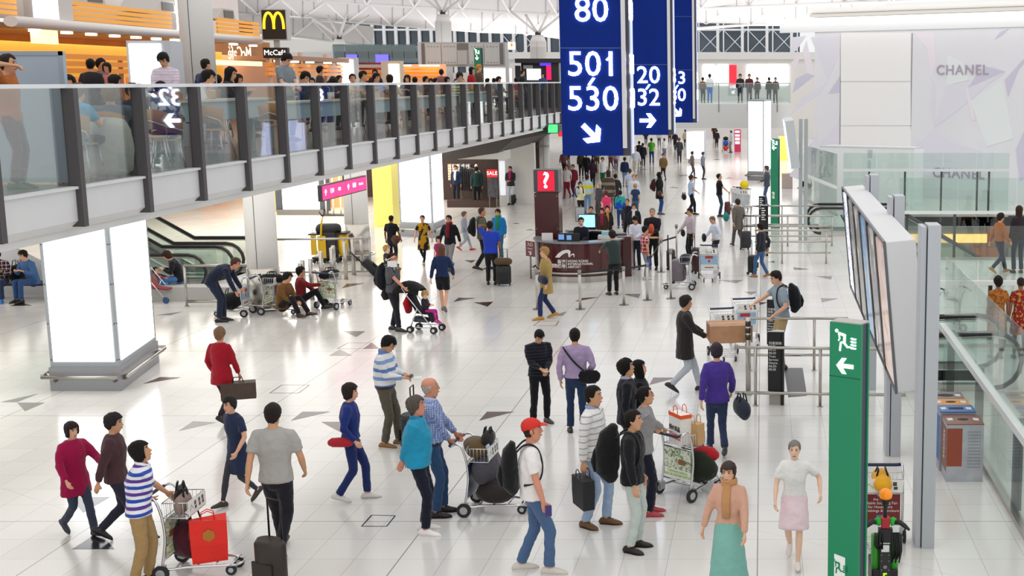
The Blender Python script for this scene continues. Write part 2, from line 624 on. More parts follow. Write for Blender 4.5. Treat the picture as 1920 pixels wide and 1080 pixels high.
# ------------------------------------------------------------------ roof: white shells with a lattice
shell = mat('#e3e1e2',0.6, name='roof_shell')
rib = mat('#fbfbfa',0.5, name='roof_rib')
joint = mat('#b3afb0',0.6, name='roof_joint')

def poly_at(line, x):
    for (xa, ya, za),(xb, yb, zb) in zip(line, line[1:]):
        if xa <= x <= xb:
            t = (x - xa) / (xb - xa)
            return ya + (yb - ya) * t, za + (zb - za) * t
    return (line[0] if x < line[0][0] else line[-1])[1:]

def roof_strip(name, up, lo, xa, xb, n, label, sag=0.0):
    mb = MB()
    R = 6

    def P(u, v):
        x = xa + (xb - xa) * u
        yu, zu = poly_at(up, x); yl, zl = poly_at(lo, x)
        a = pix(x, yu, zu); b_ = pix(x, yl, zl)
        p = a.lerp(b_, v)
        p.z += sag * 4 * v * (1 - v) * 0.5
        return p
    nu = n * 4
    vs = [P(i / nu, j / R) for i in range(nu + 1) for j in range(R + 1)]
    fs = [(i * (R + 1) + j, i * (R + 1) + j + 1,(i + 1) * (R + 1) + j + 1,(i + 1) * (R + 1) + j) for i in range(nu) for j in range(R)]
    mb.add(vs, fs, 0, True)

    def bar(u0, v0, u1, v1, r, mi):
        pts = [P(u0 + (u1 - u0) * t / 5, v0 + (v1 - v0) * t / 5) - Vector((0, r * 0.6 + .02, r * 0.3)) for t in range(6)]
        mb.tube(pts, r, 5, None, mi, True)
    for i in range(n):
        a, m_, c = i / n, (i + .5) / n, (i + 1) / n
        bar(a, 1, m_, 0,.10,1); bar(m_, 0, c, 1,.10,1)
        bar(a, 0, a, 1,.035,2)
        bar((a + m_) / 2,.5,(a + m_) / 2,0,.035,2); bar((c + m_) / 2,.5,(c + m_) / 2,1,.035,2)
    bar(0,1,1,1,.14,1)
    bar(0,1,1,1,.06,2)
    struct(mb.build(name, [shell, rib, joint]), label, 'ceiling')

L0 = [(100,-120,70),(560,-75,76),(1060,-50,82),(1560,-30,92),(1960,-40,80)]
L1 = [(100,-50,88),(510,-3,92),(960,22,96),(1060,27,97),(1480,8,100),(1960,-8,86)]
L2 = [(100,8,98),(300,12,100),(540,29,102),(805,54,106),(960,61,108),(1055,74,110),(1180,62,112),(1305,43,112),(1480,47,112),(1700,45,112)]
L3 = [(380,55,112),(480,60,113),(560,68,114),(640,78,115),(700,87,116)]
roof_strip('ceiling_roof_shell', L0, L1,420,1940,17,'nearest white roof shell with a lattice of ribs')
roof_strip('ceiling_roof_shell', L1, L2,400,1660,15,'second white roof shell of triangular panels')
roof_strip('ceiling_roof_shell',[(400,24,101),(540,33,102),(700,50,104)], L3,400,700,4,'third white roof shell low above the gallery')
L3b = [(400,150,117),(700,150,117)]
mb = MB(); mb.quad(pix(400,60,116), pix(700,84,118), pix(700,150,118), pix(400,150,116))
struct(mb.build('wall_lounge_back',[mat('#dcdad6',0.6)]),'white back wall of the lounge beneath the roof','wall')

# glass facade far behind
blue = mat('#3d4c5c',0.12, spec=0.8, var=0.35, scale=.25, name='facade_glass')
FY = 126.0
mb = MB()
a = on_y(640,0, FY); b_ = on_y(1500,0, FY)
mb.box((a.x, FY, 6.2),(b_.x, FY + .3,14),0)
struct(mb.build('wall_glass_facade',[blue]),'dark blue glass facade at the far end of the hall','wall')
fr = mat('#eceef0',0.4, name='facade_frame')
mb = MB()
for px in list(range(700,1060,22)) + list(range(1300,1490,46)):
    p = on_y(px, 60, FY)
    mb.box((p.x - .14, FY - .45,6.2),(p.x + .14, FY - .12,13),0)
    if px >= 1300:
        mb.box((p.x + .5, FY - .45,6.2),(p.x + .62, FY - .3,13),0)
for z in (8.05,10.3):
    mb.box((a.x, FY - .4, z - .09),(b_.x, FY - .15, z + .09),0)
for px in (1312,1358,1404,1450):
    p, q = on_y(px, 60, FY), on_y(px + 40,60, FY)
    mb.tube([(p.x, FY - .35,8.1),(q.x, FY - .35,10.2)],.045,5)
    mb.tube([(p.x, FY - .35,10.2),(q.x, FY - .35,8.1)],.045,5)
for px in (940,980):
    p, q = on_y(px, 60, FY), on_y(px + 32,60, FY)
    mb.tube([(p.x, FY - .35,8.1),(q.x, FY - .35,10.0)],.045,5)
    mb.tube([(p.x, FY - .35,10.0),(q.x, FY - .35,8.1)],.045,5)
struct(mb.build('trim_facade_frame',[fr]),'white mullions and cross braces of the far glass facade','trim')
mb = MB()
c = on_y(1480,0,118)
mb.box((on_y(300,0,118).x, 118,7.35),(on_y(1560,0,118).x, 119,8.0),0)
mb.box((on_y(300,0,118).x, 118.3,7.0),(on_y(1560,0,118).x, 119,7.4),0)
struct(mb.build('trim_facade_base',[mat('#e4e3e1',0.5)]),'white fascia band below the far glass facade','trim')
mb = MB()
mb.box((on_y(880,0,122).x, 122,0),(on_y(1600,0,122).x, 122.4,7.2),0)
struct(mb.build('wall_far',[mat('#e9e6e3',0.55)]),'pale far wall of the upper hall behind the footbridge','wall')
mb = MB()
mb.box((-75,150,0),(30,150.5,7),0)
struct(mb.build('wall_concourse_end',[mat('#d7c9c2',0.5)]),'end wall of the lower concourse','wall')

# upper columns
colm = mat('#e5e3df',0.5, name='column_white')

def column(px, zc, r, z0, z1, label, base=0.0, cap=True, half=True):
    p = pix(px, 150, zc)
    mb = MB()
    mb.cyl((p.x, p.y, z0), r, z1 - z0,28)
    mats = [colm, STEEL, DARKP]
    if base:
        mb.cyl((p.x, p.y, z0), r * 1.06, base, 28,1)
        mb.tube([(p.x + r * 1.35 * math.cos(t * PI / 12), p.y + r * 1.35 * math.sin(t * PI / 12),.16) for t in range(24)],.03,6, None, 1, closed=True)
        for t in range(6):
            w = t * PI / 3
            mb.tube([(p.x + r * 1.05 * math.cos(w), p.y + r * 1.05 * math.sin(w),.16),(p.x + r * 1.35 * math.cos(w), p.y + r * 1.35 * math.sin(w),.16)],.02,6, None, 1)
    if cap:
        mb.cyl((p.x, p.y, z1), r, .5,28,0, r2=r * .62)
        mb.cyl((p.x, p.y, z1 + .5), r * .35,.25,12,2)
        for w in (0.6,2.2,3.8,5.3):
            mb.tube([(p.x, p.y, z1 + .6),(p.x + 2.2 * math.cos(w), p.y + 2.2 * math.sin(w), z1 + 2.2)],.09,6)
    # hairline joints of the cladding
    mb.box((p.x - .006, p.y - r - .004, z0 + base),(p.x + .006, p.y - r + .05, z1),2)
    o = mb.build('column', mats)
    tag(o, label, 'column')
    return struct(o)

column(835,84,.52,3.9,9.2,'round white column behind the grey backs of the flight boards')
column(1011,96,.62,3.9,8.3,'round white column with tapered head behind the black kiosk')
column(640,90,.5,3.9,7.8,'slim white column beside the raised glass lounge')
column(375,27,.335, GZ, 9.5,'tall round white column rising through the gallery beside the phone man', cap=False)
column(471,29.7,.355,0,3.6,'grey column with steel foot beside the man bending over his trolley',1.02, cap=False)
column(655,38.3,.36,0,3.6,'grey column with steel foot behind the cleaning cart',1.1, cap=False)
column(1017,58,.24,0,3.6,'slim white column with shop lettering beside the red question mark pillar', cap=False)
p = pix(1017,150,58)
mb = text_mb('LOEWE',.17, frame((p.x, p.y - .25,2.45),(1,0,0),(0,0,1)))
o = mb.build('shop_lettering',[mat('#8a8585',.5)]); tag(o, 'small grey LOEWE lettering on the slim white column','sign')
# ------------------------------------------------------------------ pattern wall at the photo's right
W0 = Vector((2.55,63.4,0)); WD = Vector((1.435,-1.0,0)).normalized(); WN = Vector((-WD.y, WD.x, 0)); WN = -WN if WN.y > 0 else WN
WL, WT = 13.0,8.35

def wp(px, py):
    """point of the pattern wall seen at a pixel"""
    d = Vector(((px - CX) / F, CT + (CY - py) / F * ST, -ST + (CY - py) / F * CT))
    t = (W0 - Vector((0,0, H))).dot(WN) / d.dot(WN)
    p = Vector((0,0, H)) + d * t
    return p

def wuv(px, py):
    p = wp(px, py)
    return (p - W0).dot(WD), p.z

pan = mat('#e9e9ee',0.22, spec=0.5, var=0.02, scale=.4, name='printed_panel')
lil = mat('#e6e4ef',0.22, name='lilac_print')
lil2 = mat('#d3d0e2',0.22, name='deep_lilac_print')
grn = mat('#eaf0f1',0.22, name='cool_print')
pinkp = mat('#f0e9f1',0.22, name='pink_print')
cream = mat('#f8f7f5',0.3, name='plain_panel')
seam = mat('#9a98a0',0.5, name='panel_seam')
MW = frame(W0, WD, (0,0,1))
mb = MB()
mb.box((0,-1.2,-.01),(WL, WT, .0),0, MW @ Matrix.Rotation(0,4,'X'))
mb = MB()
flat(mb, MW @ Matrix.Translation((0,0,-.3)),[(0,0),(WL, 0),(WL, wuv(1700,55)[1]),(0, wuv(1700,55)[1])],0,.3)
for kk, (pts, mi) in enumerate((
    ([(1485,70),(1512,67),(1493,95),(1484,100)],1),([(1483,118),(1503,98),(1493,128)],4),
    ([(1505,95),(1512,75),(1528,142),(1513,137)],4),([(1492,148),(1513,137),(1528,142),(1486,175)],2),
    ([(1520,70),(1540,68),(1575,68),(1575,100),(1552,152)],1),([(1480,218),(1505,182),(1552,154),(1535,178),(1495,205)],1),
    ([(1553,176),(1575,142),(1575,174)],2),([(1548,256),(1570,232),(1574,215),(1574,270),(1530,272)],1),
    ([(1480,330),(1500,300),(1532,250),(1532,300),(1520,345)],1),
    ([(1716,62),(1752,60),(1755,120),(1745,150),(1740,95)],4),([(1748,150),(1755,160),(1752,240),(1745,205)],1),
    ([(1752,240),(1765,190),(1778,155),(1810,160),(1860,122),(1886,135),(1850,160),(1820,188)],1),
    ([(1815,165),(1830,142),(1850,125),(1886,134)],2),([(1865,74),(1875,60),(1892,53),(1880,65)],2),
    ([(1884,150),(1918,112),(1930,108),(1910,130),(1890,182)],2),([(1705,285),(1752,242),(1790,268),(1840,282),(1840,330),(1720,330)],1),
    ([(1776,105),(1806,118),(1818,150),(1775,160)],3),([(1905,280),(1925,235),(1925,330),(1912,340)],2),([(1850,300),(1862,285),(1860,380),(1852,340)],1),
    ([(1820,190),(1880,150),(1900,260),(1850,275)],3),([(1810,165),(1815,165),(1830,225),(1822,225)],4),
)):
    q = [wuv(*p) for p in pts]
    ar = sum(q[i][0] * q[(i + 1) % len(q)][1] - q[(i + 1) % len(q)][0] * q[i][1] for i in range(len(q)))
    if ar < 0:
        q = q[::-1]
    flat(mb, MW, q, mi, .003 + .0009 * kk)
for (xa, ya, xb, yb) in ((1577,62,1708,152),(1577,155,1708,235),(1577,237,1708,292)):
    q = [wuv(xa, yb), wuv(xb, yb), wuv(xb, ya), wuv(xa, ya)]
    flat(mb, MW, q, 5,.03)
for px in (1576,1709):
    u = wuv(px, 150)[0]
    mb.box((u - .02, wuv(px, 300)[1],-.02),(u + .02, wuv(px, 62)[1],.016),6, MW)
cv_ = (MW.to_3x3() @ Vector((0,0,1))).y
wl = struct(mb.build('wall_printed_panels',[pan, lil, lil2, grn, pinkp, cream, seam]),'tall white wall with pale lilac faceted print','wall')
for i, (px, py, lab) in enumerate(((1804,132,'upper grey CHANEL lettering on the lilac print wall'),(1797,326,'lower grey CHANEL lettering on the wall behind the glass fence'))):
    u, z = wuv(px, py)
    uw = wuv(px + 50, py)[0] - wuv(px - 50, py)[0]
    mbt = text_mb('CHANEL', uw * .235, MW @ Matrix.Translation((u, z, .03)), spacing=1.12, offset=.006, depth=.01)
    tag(mbt.build('shop_lettering',[mat('#b2a6b8',.4) if i == 0 else mat('#a49fae',.4)]), lab, 'sign')
# light cove over the wall and the ledge above it
u0 = wuv(1463,40)[0]
mb = MB()
zt = wuv(1700,55)[1]
mb.box((u0, zt - .02,-.1),(WL, zt + .45,.05),0, MW)
mb.box((u0 - .3, zt + .42,-.3),(WL, zt + .62,.65),1, MW)
o = mb.build('trim_light_cove',[mat('#e6e7e8',.5), emit('#ffffff',1.4)]); struct(o, 'white light cove along the top of the printed wall','trim')
mb = MB()
mb.box((u0 + 1.6, zt + .72,-1.2),(WL, zt + .86,-.2),1, MW)
mb.box((u0 + 1.4, zt + .88,-1.5),(WL, zt + 1.15,-.3),0, MW)
struct(mb.build('trim_roof_ledge',[mat('#e2e0dc',.5), mat('#b5b0a8',.5)]),'panelled ledge above the light cove','trim')
# white service wall with door at the foot of it
a, b_ = on_y(1537,300,57.5), on_y(1714,300,55.5)
dd = Vector((b_.x - a.x, b_.y - a.y, 0)); MV = frame((a.x, a.y, 0), dd, (0,0,1)); LV = dd.length
zt2 = on_y(1600,276,56.7).z
mb = MB()
mb.box((0,0,-1.2),(LV, zt2,0),0, MV)
mb.box((.0, zt2 - .02,-1.2),(LV, zt2 + .03,.02),1, MV)
struct(mb.build('wall_service',[mat('#f0f1f4',.35), mat('#d9dadd',.4)]),'low white service wall in front of the printed wall','wall')
ux = lambda px: (on_y(px, 300,56.5).x - a.x) / dd.x * LV
mb = MB()
mb.box((ux(1618),0,.0),(ux(1642), zt2 * .88,.02),0, MV)
dr = mb.build('door_1',[mat('#e9ebef',.35)]); struct(dr, 'white service door with small grey notices','door')
mb = MB(); mb.box((ux(1639.5),1.0,.02),(ux(1641.5),1.25,.07),0, MV); mb.build('handle', STEELD, dr)
mb = MB(); mb.box((ux(1627),2.05,.02),(ux(1635),2.4,.026),0, MV); mb.box((ux(1627),1.55,.02),(ux(1633),1.95,.026),0, MV); mb.build('notice',[mat('#c9ccd6',.5)], dr)

# ------------------------------------------------------------------ glass fences round the escalator well

def fence(label, p0, p1, posts, zr, zg, rail=.045, below=.25, joints=0, rm=None):
    """fence of frameless panes with posts and a handrail from p0 to p1"""
    p0, p1 = Vector(p0), Vector(p1)
    d = p1 - p0; L = d.length; M = frame((0,0,0), d, (0,0,1))
    t = thing('glass_fence', label, 'fence', p0)
    mb = MB()
    n = max(1, joints)
    for i in range(n):
        mb.box((L * i / n + .012,.03,-.006),(L * (i + 1) / n - .012, zg, .006),0, M)
    mb.build('pane', glass('#f0f7f4',.05), t)
    mb = MB(); mb.box((0, zr - rail, -.02),(L, zr + rail, .09),0, M); mb.build('handrail', rm or mat('#e7e9e8',.35, name='rail_white'), t)
    mb = MB(); mb.box((0,-.02,-.05),(L, .07,.05),0, M); mb.build('bottom_channel', STEEL, t)
    for u in posts:
        mb = MB(); mb.box((u - .035,-below, -.13),(u + .035, zr, -.01),0, M); mb.build('post', DARKP, t)
    return t

xs = lambda px, y: on_y(px, 400, y).x
Ya = 51.4
xa = xs(1580, Ya)
fence('tall glass fence along the far edge of the escalator well',(xa, Ya, 0),(xs(1890, Ya), Ya, 0),[xs(p, Ya) - xa for p in (1629,1696,1764,1831,1853)],1.86,2.55,.05, joints=5)
Yb = 38.7
xa = xs(1685, Yb)
fence('middle glass fence along the near edge of the escalator well',(xa, Yb, 0),(9.5, Yb, 0),[xs(p, Yb) - xa for p in (1701,1791,1881)],1.45,2.5,.045, joints=3)
Yc = 25.7
xa = xs(1716, Yc)
fence('glass fence across the speckled landing, with one dark post',(xa, Yc, 0),(7.0, Yc, 0),[xs(1862, Yc) - xa],1.34,2.5,.045, joints=3)
t = fence('tall glass fence with sloping-looking white handrail beside the recycling bins',(3.16,21.8,0),(3.16,8.5,0),[.4,3.3,6.2],1.2,2.42,.05, joints=8)
# short screen of glass left of the pattern wall's foot
p, q = fl(1556,400), fl(1580,440)
fence('small glass fence with slanting rail beside the seated man in black',(1.95,58.5,0),(3.0,51.5,0),[],1.15,2.5,.05, joints=3)

# slab edge across the well and lower shop
mb = MB(); mb.box((3.15,51.8,-.45),(30,51.95,-.0)); mb.box((3.15,38.8,-.45),(30,39.0,-.01)); mb.box((3.0,39,-.45),(3.15,51.8,-.01))
struct(mb.build('trim_well_edge',[mat('#d5d6d4',.4)]),'pale slab edge round the escalator well','trim')
mb = MB(); mb.box((3.2,51.6,-5),(30,51.75,-.5),0); mb.box((3.2,51.5,-1.1),(30,51.62,-.75),1)
for i in range(7):
    mb.box((4.0 + i * 1.5,51.45,-3.2),(5.2 + i * 1.5,51.6,-1.3),2 + i % 3)
o = mb.build('shop',[mat('#7e756e',.5), emit('#ffb066',2.2), mat('#b9653f',.5), mat('#8d8a82',.5), mat('#c8b08c',.5)])
o2 = o
tag(o, 'orange lit shop front on the lower level seen through the glass fences','shop')
p = on_y(1893,443,51.4)
mb = MB(); mb.box((p.x - .9,51.42, p.z - .3),(p.x + .9,51.46, p.z + .35)); o = mb.build('panel', mat('#b8694a',.5), o2)
text_mb('KOHLER',.36, frame((p.x, 51.41, p.z),(1,0,0),(0,0,1))).build('lettering', mat('#6a3a2c',.5), o2)

# ------------------------------------------------------------------ escalators
def escalator(label, pts_l, width, wd, newel, rad=.45, panel=True):
    """two balustrades with a handrail following the polyline pts_l (floor line); width across along wd; newel at pts_l[0]"""
    t = thing('escalator', label, 'escalator', pts_l[0])
    o = Vector(pts_l[0]); P = [Vector(p) - o for p in pts_l]
    wd = Vector(wd)
    for s in (0,1):
        w = wd * (width * s)
        d0 = (P[0] - P[1]).normalized()
        rail = []
        for k_ in range(9):
            a_ = -PI / 2 + PI * k_ / 8
            rail.append(P[0] + w + d0 * (math.cos(a_) * rad) + Vector((0,0,.55 + math.sin(a_) * rad)))
        top = [p + w + Vector((0,0,1.0)) for p in P[1:]]
        mb = MB(); mb.tube(rail + top, .045,8, None, 0); mb.build('handrail', mat('#262527',.35, name='handrail_rubber'), t)
        mb = MB(); mb.tube([p + Vector((0,0,-.06)) for p in rail[4:] + top],.022,6); mb.tube(rail[:5],.03,6); mb.build('rail_trim', STEEL, t)
        mb = MB()
        g = [p for p in rail[1:8]]
        mb.prism(g, wd * .012,0)
        for a_, b_ in zip(P, P[1:]):
            mb.prism([a_ + w + Vector((0,0,.12)), b_ + w + Vector((0,0,.12)), b_ + w + Vector((0,0,.97)), a_ + w + Vector((0,0,.97))], wd * .012,0)
        mb.build('glass_panel', GLASS, t)
        mb = MB()
        for a_, b_ in zip(P, P[1:]):
            mb.prism([a_ + w + Vector((0,0,-.05)), b_ + w + Vector((0,0,-.05)), b_ + w + Vector((0,0,.16)), a_ + w + Vector((0,0,.16))], wd * .14,0)
        mb.build('skirt', mat('#cdcbc6',.35,.5, name='skirt_metal'), t)
    mb = MB()
    for a_, b_ in zip(P, P[1:]):
        n = max(1, int((b_ - a_).length / .4))
        for i in range(n):
            q = a_.lerp(b_, i / n); q2 = a_.lerp(b_, (i + 1) / n)
            mb.prism([q + wd * .12, q + wd * (width - .05), q2 + wd * (width - .05), q2 + wd * .12],(0,0,-.04),0)
    mb.build('steps', mat('#6c6b69',.5,.6, name='step_metal'), t)
    return t

p = fl(1540,452)
escalator('escalator with curved newel going down behind the long barrier rails',[(2.05,44.6,0),(4.6,44.6,0),(9.2,44.6,-2.7),(13.5,44.6,-5)],1.5,(0,1,0),0)
escalator('short travelator with dark handrail and curved end beside the recycling bins',[(4.05,21.9,0),(2.75,21.9,0),(2.3,21.9,0)],1.7,(0,1,0),0,.5)
# escalator group behind the lit column at the photo's left: goes up to the gallery
e0 = fl(462,545)
escalator('escalator with cream handrails nearest the seated woman, behind the lit box',[(-14.75,32.4,0),(-16.2,32.4,0),(-22.1,32.4,3.4)],1.7,(0,1,0),0)
escalator('second escalator behind the bending man in the navy suit',[(-14.75,34.8,0),(-16.2,34.8,0),(-22.1,34.8,3.4)],1.3,(0,1,0),0)
o = thing('escalator','sloping grey escalator flank with a yellow warning strip behind the seated pair','escalator',(-18.0,32.1,0))
mb = MB(); mb.prism([(-8,0,0),(1.2,0,0),(-1.2,0,1.3),(-6.5,0,3.45),(-8,0,3.45)],(0,.15,0),0); mb.build('flank',[mat('#d6d6da',.4)], o)
mb = MB(); mb.prism([(-1.3,-.02,1.5),(-1.5,-.02,1.72),(-5,-.02,3.5),(-5,-.02,3.25)],(0,.04,0),0); mb.build('warning_strip',[mat('#e0b92a',.4)], o)

# ------------------------------------------------------------------ shops under the gallery
stone = mat('#e9e4da',.4, var=.03, scale=.5)
warm = mat('#c98d52',.5, name='warm_board')
mb = MB(); mb.box((-60,60,0),(-13.2,60.3,3.9),0); mb.box((-60,61,0),(-10.5,61.3,3.9),0)
struct(mb.build('wall_shops',[mat('#4a3a33',.5, var=.3, scale=1.2)]),'dark back wall of the shops beneath the gallery','wall')

def ybox(mb, xa, ya, xb, yb, Y, dep, mi=0):
    """upright slab whose face at the plane Y covers the pixel box"""
    p, q = on_y(xa, ya, Y), on_y(xb, yb, Y)
    return mb.box((p.x, Y, q.z),(q.x, Y + dep, p.z), mi)

def slab(name, label, cat, xa, ya, xb, yb, Y, dep, m, parts=(), grounded=False, bevel=0):
    mb = MB()
    p, q = on_y(xa, ya, Y), on_y(xb, yb, Y)
    z0 = 0.0 if grounded else q.z
    mb.box((p.x, Y, z0),(q.x, Y + dep, p.z))
    o = mb.build(name, m, bevel=bevel)
    if cat:
        tag(o, label, cat)
    return o

slab('pillar','yellow square pillar between the dark shop and the second lit box','pillar',696,300,738,418,47.5,1.0, mat('#f2e47c',.35, name='yellow_panel'), grounded=True)
slab('pillar','narrow yellow pillar beside the wide lit poster under the gallery','pillar',506,325,520,396,53,.6, mat('#e0d37a',.35), grounded=True)
o = thing('light_box','wide white lit poster box low under the gallery behind the cleaning cart','light box', on_y(562,396,52))
o.location.z = 0
p, q = on_y(526,318,52), on_y(599,392,52); c = o.location
mb = MB(); mb.box((p.x - c.x, 0, q.z),(q.x - c.x, .06, p.z)); mb.build('lit_face', LIGHTBOX, o)
mb = MB(); mb.box((p.x - c.x - .3,.07,.12),(q.x - c.x + .3,.5, p.z + .3)); mb.build('case', mat('#4c5054',.5), o)
mb = MB(); mb.box((p.x - c.x - .2,-.15,0),(q.x - c.x + .2,.5,.22)); mb.build('base', STEELD, o)
# shop interior with clothes rails
mb = MB(); ybox(mb, 600,312,650,402,55.0,3.0,0)
tag(mb.build('shop_interior',[emit('#d9a066',.55)]),'warm lit shop opening between the lit poster and the grey column','shop')
mb = MB(); ybox(mb, 738,300,760,408,50,.5)
struct(mb.build('wall_shop_pier',[mat('#2c2b2d',.5)]),'dark pier beside the yellow pillar','wall')
# clothes shop with the SALE board
mb = MB()
ybox(mb, 825,286,940,392,58.6,.3,0)
struct(mb.build('wall_clothes_shop',[mat('#34221c',.5, var=.2)]),'dark back wall of the clothes shop','wall')
mb = MB(); p, q = on_y(828,268,50.5), on_y(1050,290,50.5)
mb.box((-15.5,50.5,2.35),(on_y(948,290,50.5).x, 51.5,2.70),0)
struct(mb.build('trim_shop_fascia',[mat('#efefec',.5)]),'white curved fascia over the clothes shop','trim')
mb = MB(); mb.prism([on_y(px, py, 49.4) for px, py in ((822,304),(932,287),(962,263),(1050,247),(1050,238),(950,246),(822,246))],(0,10,0),0)
struct(mb.build('ceiling_shop_canopy',[mat('#3d3533',.5)]),'dark canopy edge above the clothes shop','ceiling')
mb = MB(); ybox(mb, 933,268,1004,384,56.5,.4,0)
p, q = on_y(940,290,56.5), on_y(950,350,56.5); 
struct(mb.build('wall_white_shop',[mat('#ecebe8',.4)]),'white shop wall beside the SALE board','wall')
slab('poster','slim grey lit poster on the white wall beside the SALE board','poster',936,302,948,366,56.44,.05, emit('#cfd4da',.8))
sb = thing('sale_board','dark poster board with red SALE header at the clothes shop','sign', fl(924,390))
p, q = on_y(913,318, sb.location.y), on_y(934,370, sb.location.y); c = sb.location
mb = MB(); mb.box((p.x - c.x, 0, q.z),(q.x - c.x, .04, p.z)); mb.build('picture',[mat('#4c4a55',.4, var=.5, scale=6)], sb)
z_ = on_y(920,332, c.y).z
mb = MB(); mb.box((p.x - c.x, -.03, z_),(q.x - c.x, -.004, p.z)); mb.build('header', emit('#e0202c',.9), sb)
text_mb('SALE',.22, frame(((p.x + q.x) / 2 - c.x, -.034,(z_ + p.z) / 2),(1,0,0),(0,0,1))).build('lettering', emit('#ffffff',1.0), sb)
mb = MB(); mb.box((p.x - c.x + .05,0,0),(p.x - c.x + .08,.03, q.z)); mb.box((q.x - c.x - .08,0,0),(q.x - c.x - .05,.03, q.z)); mb.build('stand', STEELD, sb)
# shirts stacked by colour, rails of coats, mannequins
for px, py, col_, lab in ((843,317,'#c9a23c','yellow'),(851,317,'#b03a36','red'),(859,317,'#8fb2a0','mint green'),(868,317,'#4a4a92','violet'),(877,317,'#3c3f86','indigo')):
    slab('folded_shirts','stack of %s folded shirts on the wall of the clothes shop' % lab, 'shirts', px - 3.5,308, px + 3.5,338,58.3,.25, cloth(col_, 'check','#e8e4dc',.12,.4))

def mannequin(label, px, py, zb, col_, Y):
    p = on_y(px, py, Y); t = thing('mannequin', label, 'mannequin',(p.x, Y, 0))
    mb = MB(); mb.tube([(0,0,.78),(0,0,.95),(0,0,1.15),(0,0,1.38),(0,0,1.45)],[(.15,.1),(.13,.1),(.17,.11),(.2,.1),(.06,.05)],12,(1,0,0), dome=True)
    for s in (-1,1):
        mb.tube([(s * .19,0,1.38),(s * .26,0,1.1),(s * .27,-.05,.85)],[.055,.05,.04],8)
    mb.build('garment', cloth(col_), t)
    mb = MB(); mb.ball((0,0,1.6),(.075,.09,.11),10); mb.cyl((0,0,1.44),.04,.1,10); mb.build('head', mat('#eee2d2',.4), t)
    mb = MB(); mb.cyl((0,0,0),.16,.02,16); mb.cyl((0,0,0),.015,.8,8); mb.build('stand', STEELD, t)

mannequin('mannequin in pale blue checked shirt inside the clothes shop',858,340,0,'#9aa3bd',57.2)
mannequin('mannequin in dark plaid coat inside the clothes shop',893,320,0,'#2c2838',57.6)
for px, lab in ((877,'rail of black coats hanging in the clothes shop'),):
    p = on_y(px, 330,57.0); t = thing('clothes_rail', lab, 'clothes rail',(p.x + .25,56.4,0))
    mb = MB(); mb.tube([(-.5,.3,0),(-.5,.3,1.75),(.5,-.3,1.5),(.5,-.3,0)],.015,6); mb.build('rail', STEEL, t)
    for i in range(10):
        f = i / 9 - .5
        mb = MB(); mb.tube([(f * .95,-f * .6,1.58 - f * .24),(f * .95,-f * .6,1.4 - f * .24),(f * .95,-f * .6,.6)],[(.02,.05),(.03,.2),(.04,.23)],8,(1,.6,0)); mb.build('coat', cloth('#1b1a1e'), t)
slab('counter','dark sales table in front of the clothes shop','counter',838,376,930,400,55.0,.8, mat('#3a2622',.4), grounded=True)
# display stand in the warm shop
t = thing('display_stand','white pole display stand on a dark foot in the warm shop','stand', fl(626,404))
mb = MB(); mb.box((-.45,-.25,0),(.55,.25,.05)); mb.build('foot', DARKP, t)
mb = MB()
for x in (-.3,0,.3):
    mb.cyl((x, 0,.05),.03,1.6,8)
mb.build('poles', WHITE, t)
slab('display_case','tall dark garment display in the warm shop','display',603,318,614,396,54.6,.3, mat('#2d2622',.5), grounded=True)
# pink direction sign hanging from the soffit
t = thing('hanging_sign','pink backlit direction sign hanging under the gallery in two panels','sign')
A, B = pix(605,362,33), pix(687,343,36.5)
u_ = (B - A); u_.z = 0; Lh = u_.length; MS = frame(A, u_, (0,0,1))
mb = MB(); mb.box((-.03,-.22,-.12),(Lh + .03,.20,-.01),0, MS); mb.box((Lh / 2 - .015,.2,-.07),(Lh / 2 + .015,3.63 - A.z, -.04),0, MS); mb.build('case', DARKP, t)
mb = MB(); mb.box((0,-.19,-.01),(Lh * .5 - .01,.17,.004),0, MS); mb.box((Lh * .5 + .01,-.19,-.01),(Lh, .17,.004),0, MS); mb.build('lit_face', emit('#e02a78',1.0), t)
mb = MB()
for k_, (s1, s2) in enumerate((('行李','輸出'),('轉機','Check-in'))):
    arrow(mb, MS @ Matrix.Translation((Lh * (.06 + .5 * k_),0,.005)),.17, PI / 2,0)
    text_mb(s1,.14, MS @ Matrix.Translation((Lh * (.2 + .5 * k_),0,.005)), mb=mb)
    text_mb(s2,.10, MS @ Matrix.Translation((Lh * (.36 + .5 * k_),0,.005)), mb=mb)
mb.build('lettering', emit('#ffffff',1.3), t)
# far left bright shop zone behind the escalators
mb = MB(); mb.box((-60,58.2,0),(-23.4,58.4,3.6),0)
struct(mb.build('wall_left_shops',[mat('#e4c9a8',.5, var=.15, scale=.6)]),'warm shop wall behind the escalators','wall')
slab('counter','orange wooden counter at the far shop behind the escalators','counter',375,335,418,387,57.4,.5, mat('#d98f45',.45), grounded=True)
# exit box light under the far gallery end
t = thing('exit_light','small green lit sign on a dark arm under the end of the gallery','sign', pix(1037,241,47))
mb = MB(); mb.box((-.17,-.08,-.15),(.17,.0,.15)); mb.build('lit_face', emit('#45e070',1.4), t)
mb = MB(); mb.box((-.2,.0,-.18),(.2,.25,.18)); mb.box((-1.0,.02,-.16),(-.17,.2,.12)); mb.build('case', BLACK, t)
o = slab('hanging_sign','small red hanging panel with blue foot beside the blue 501 sign','sign',1046,243,1056,256,51,.1, emit('#e02430',.9))

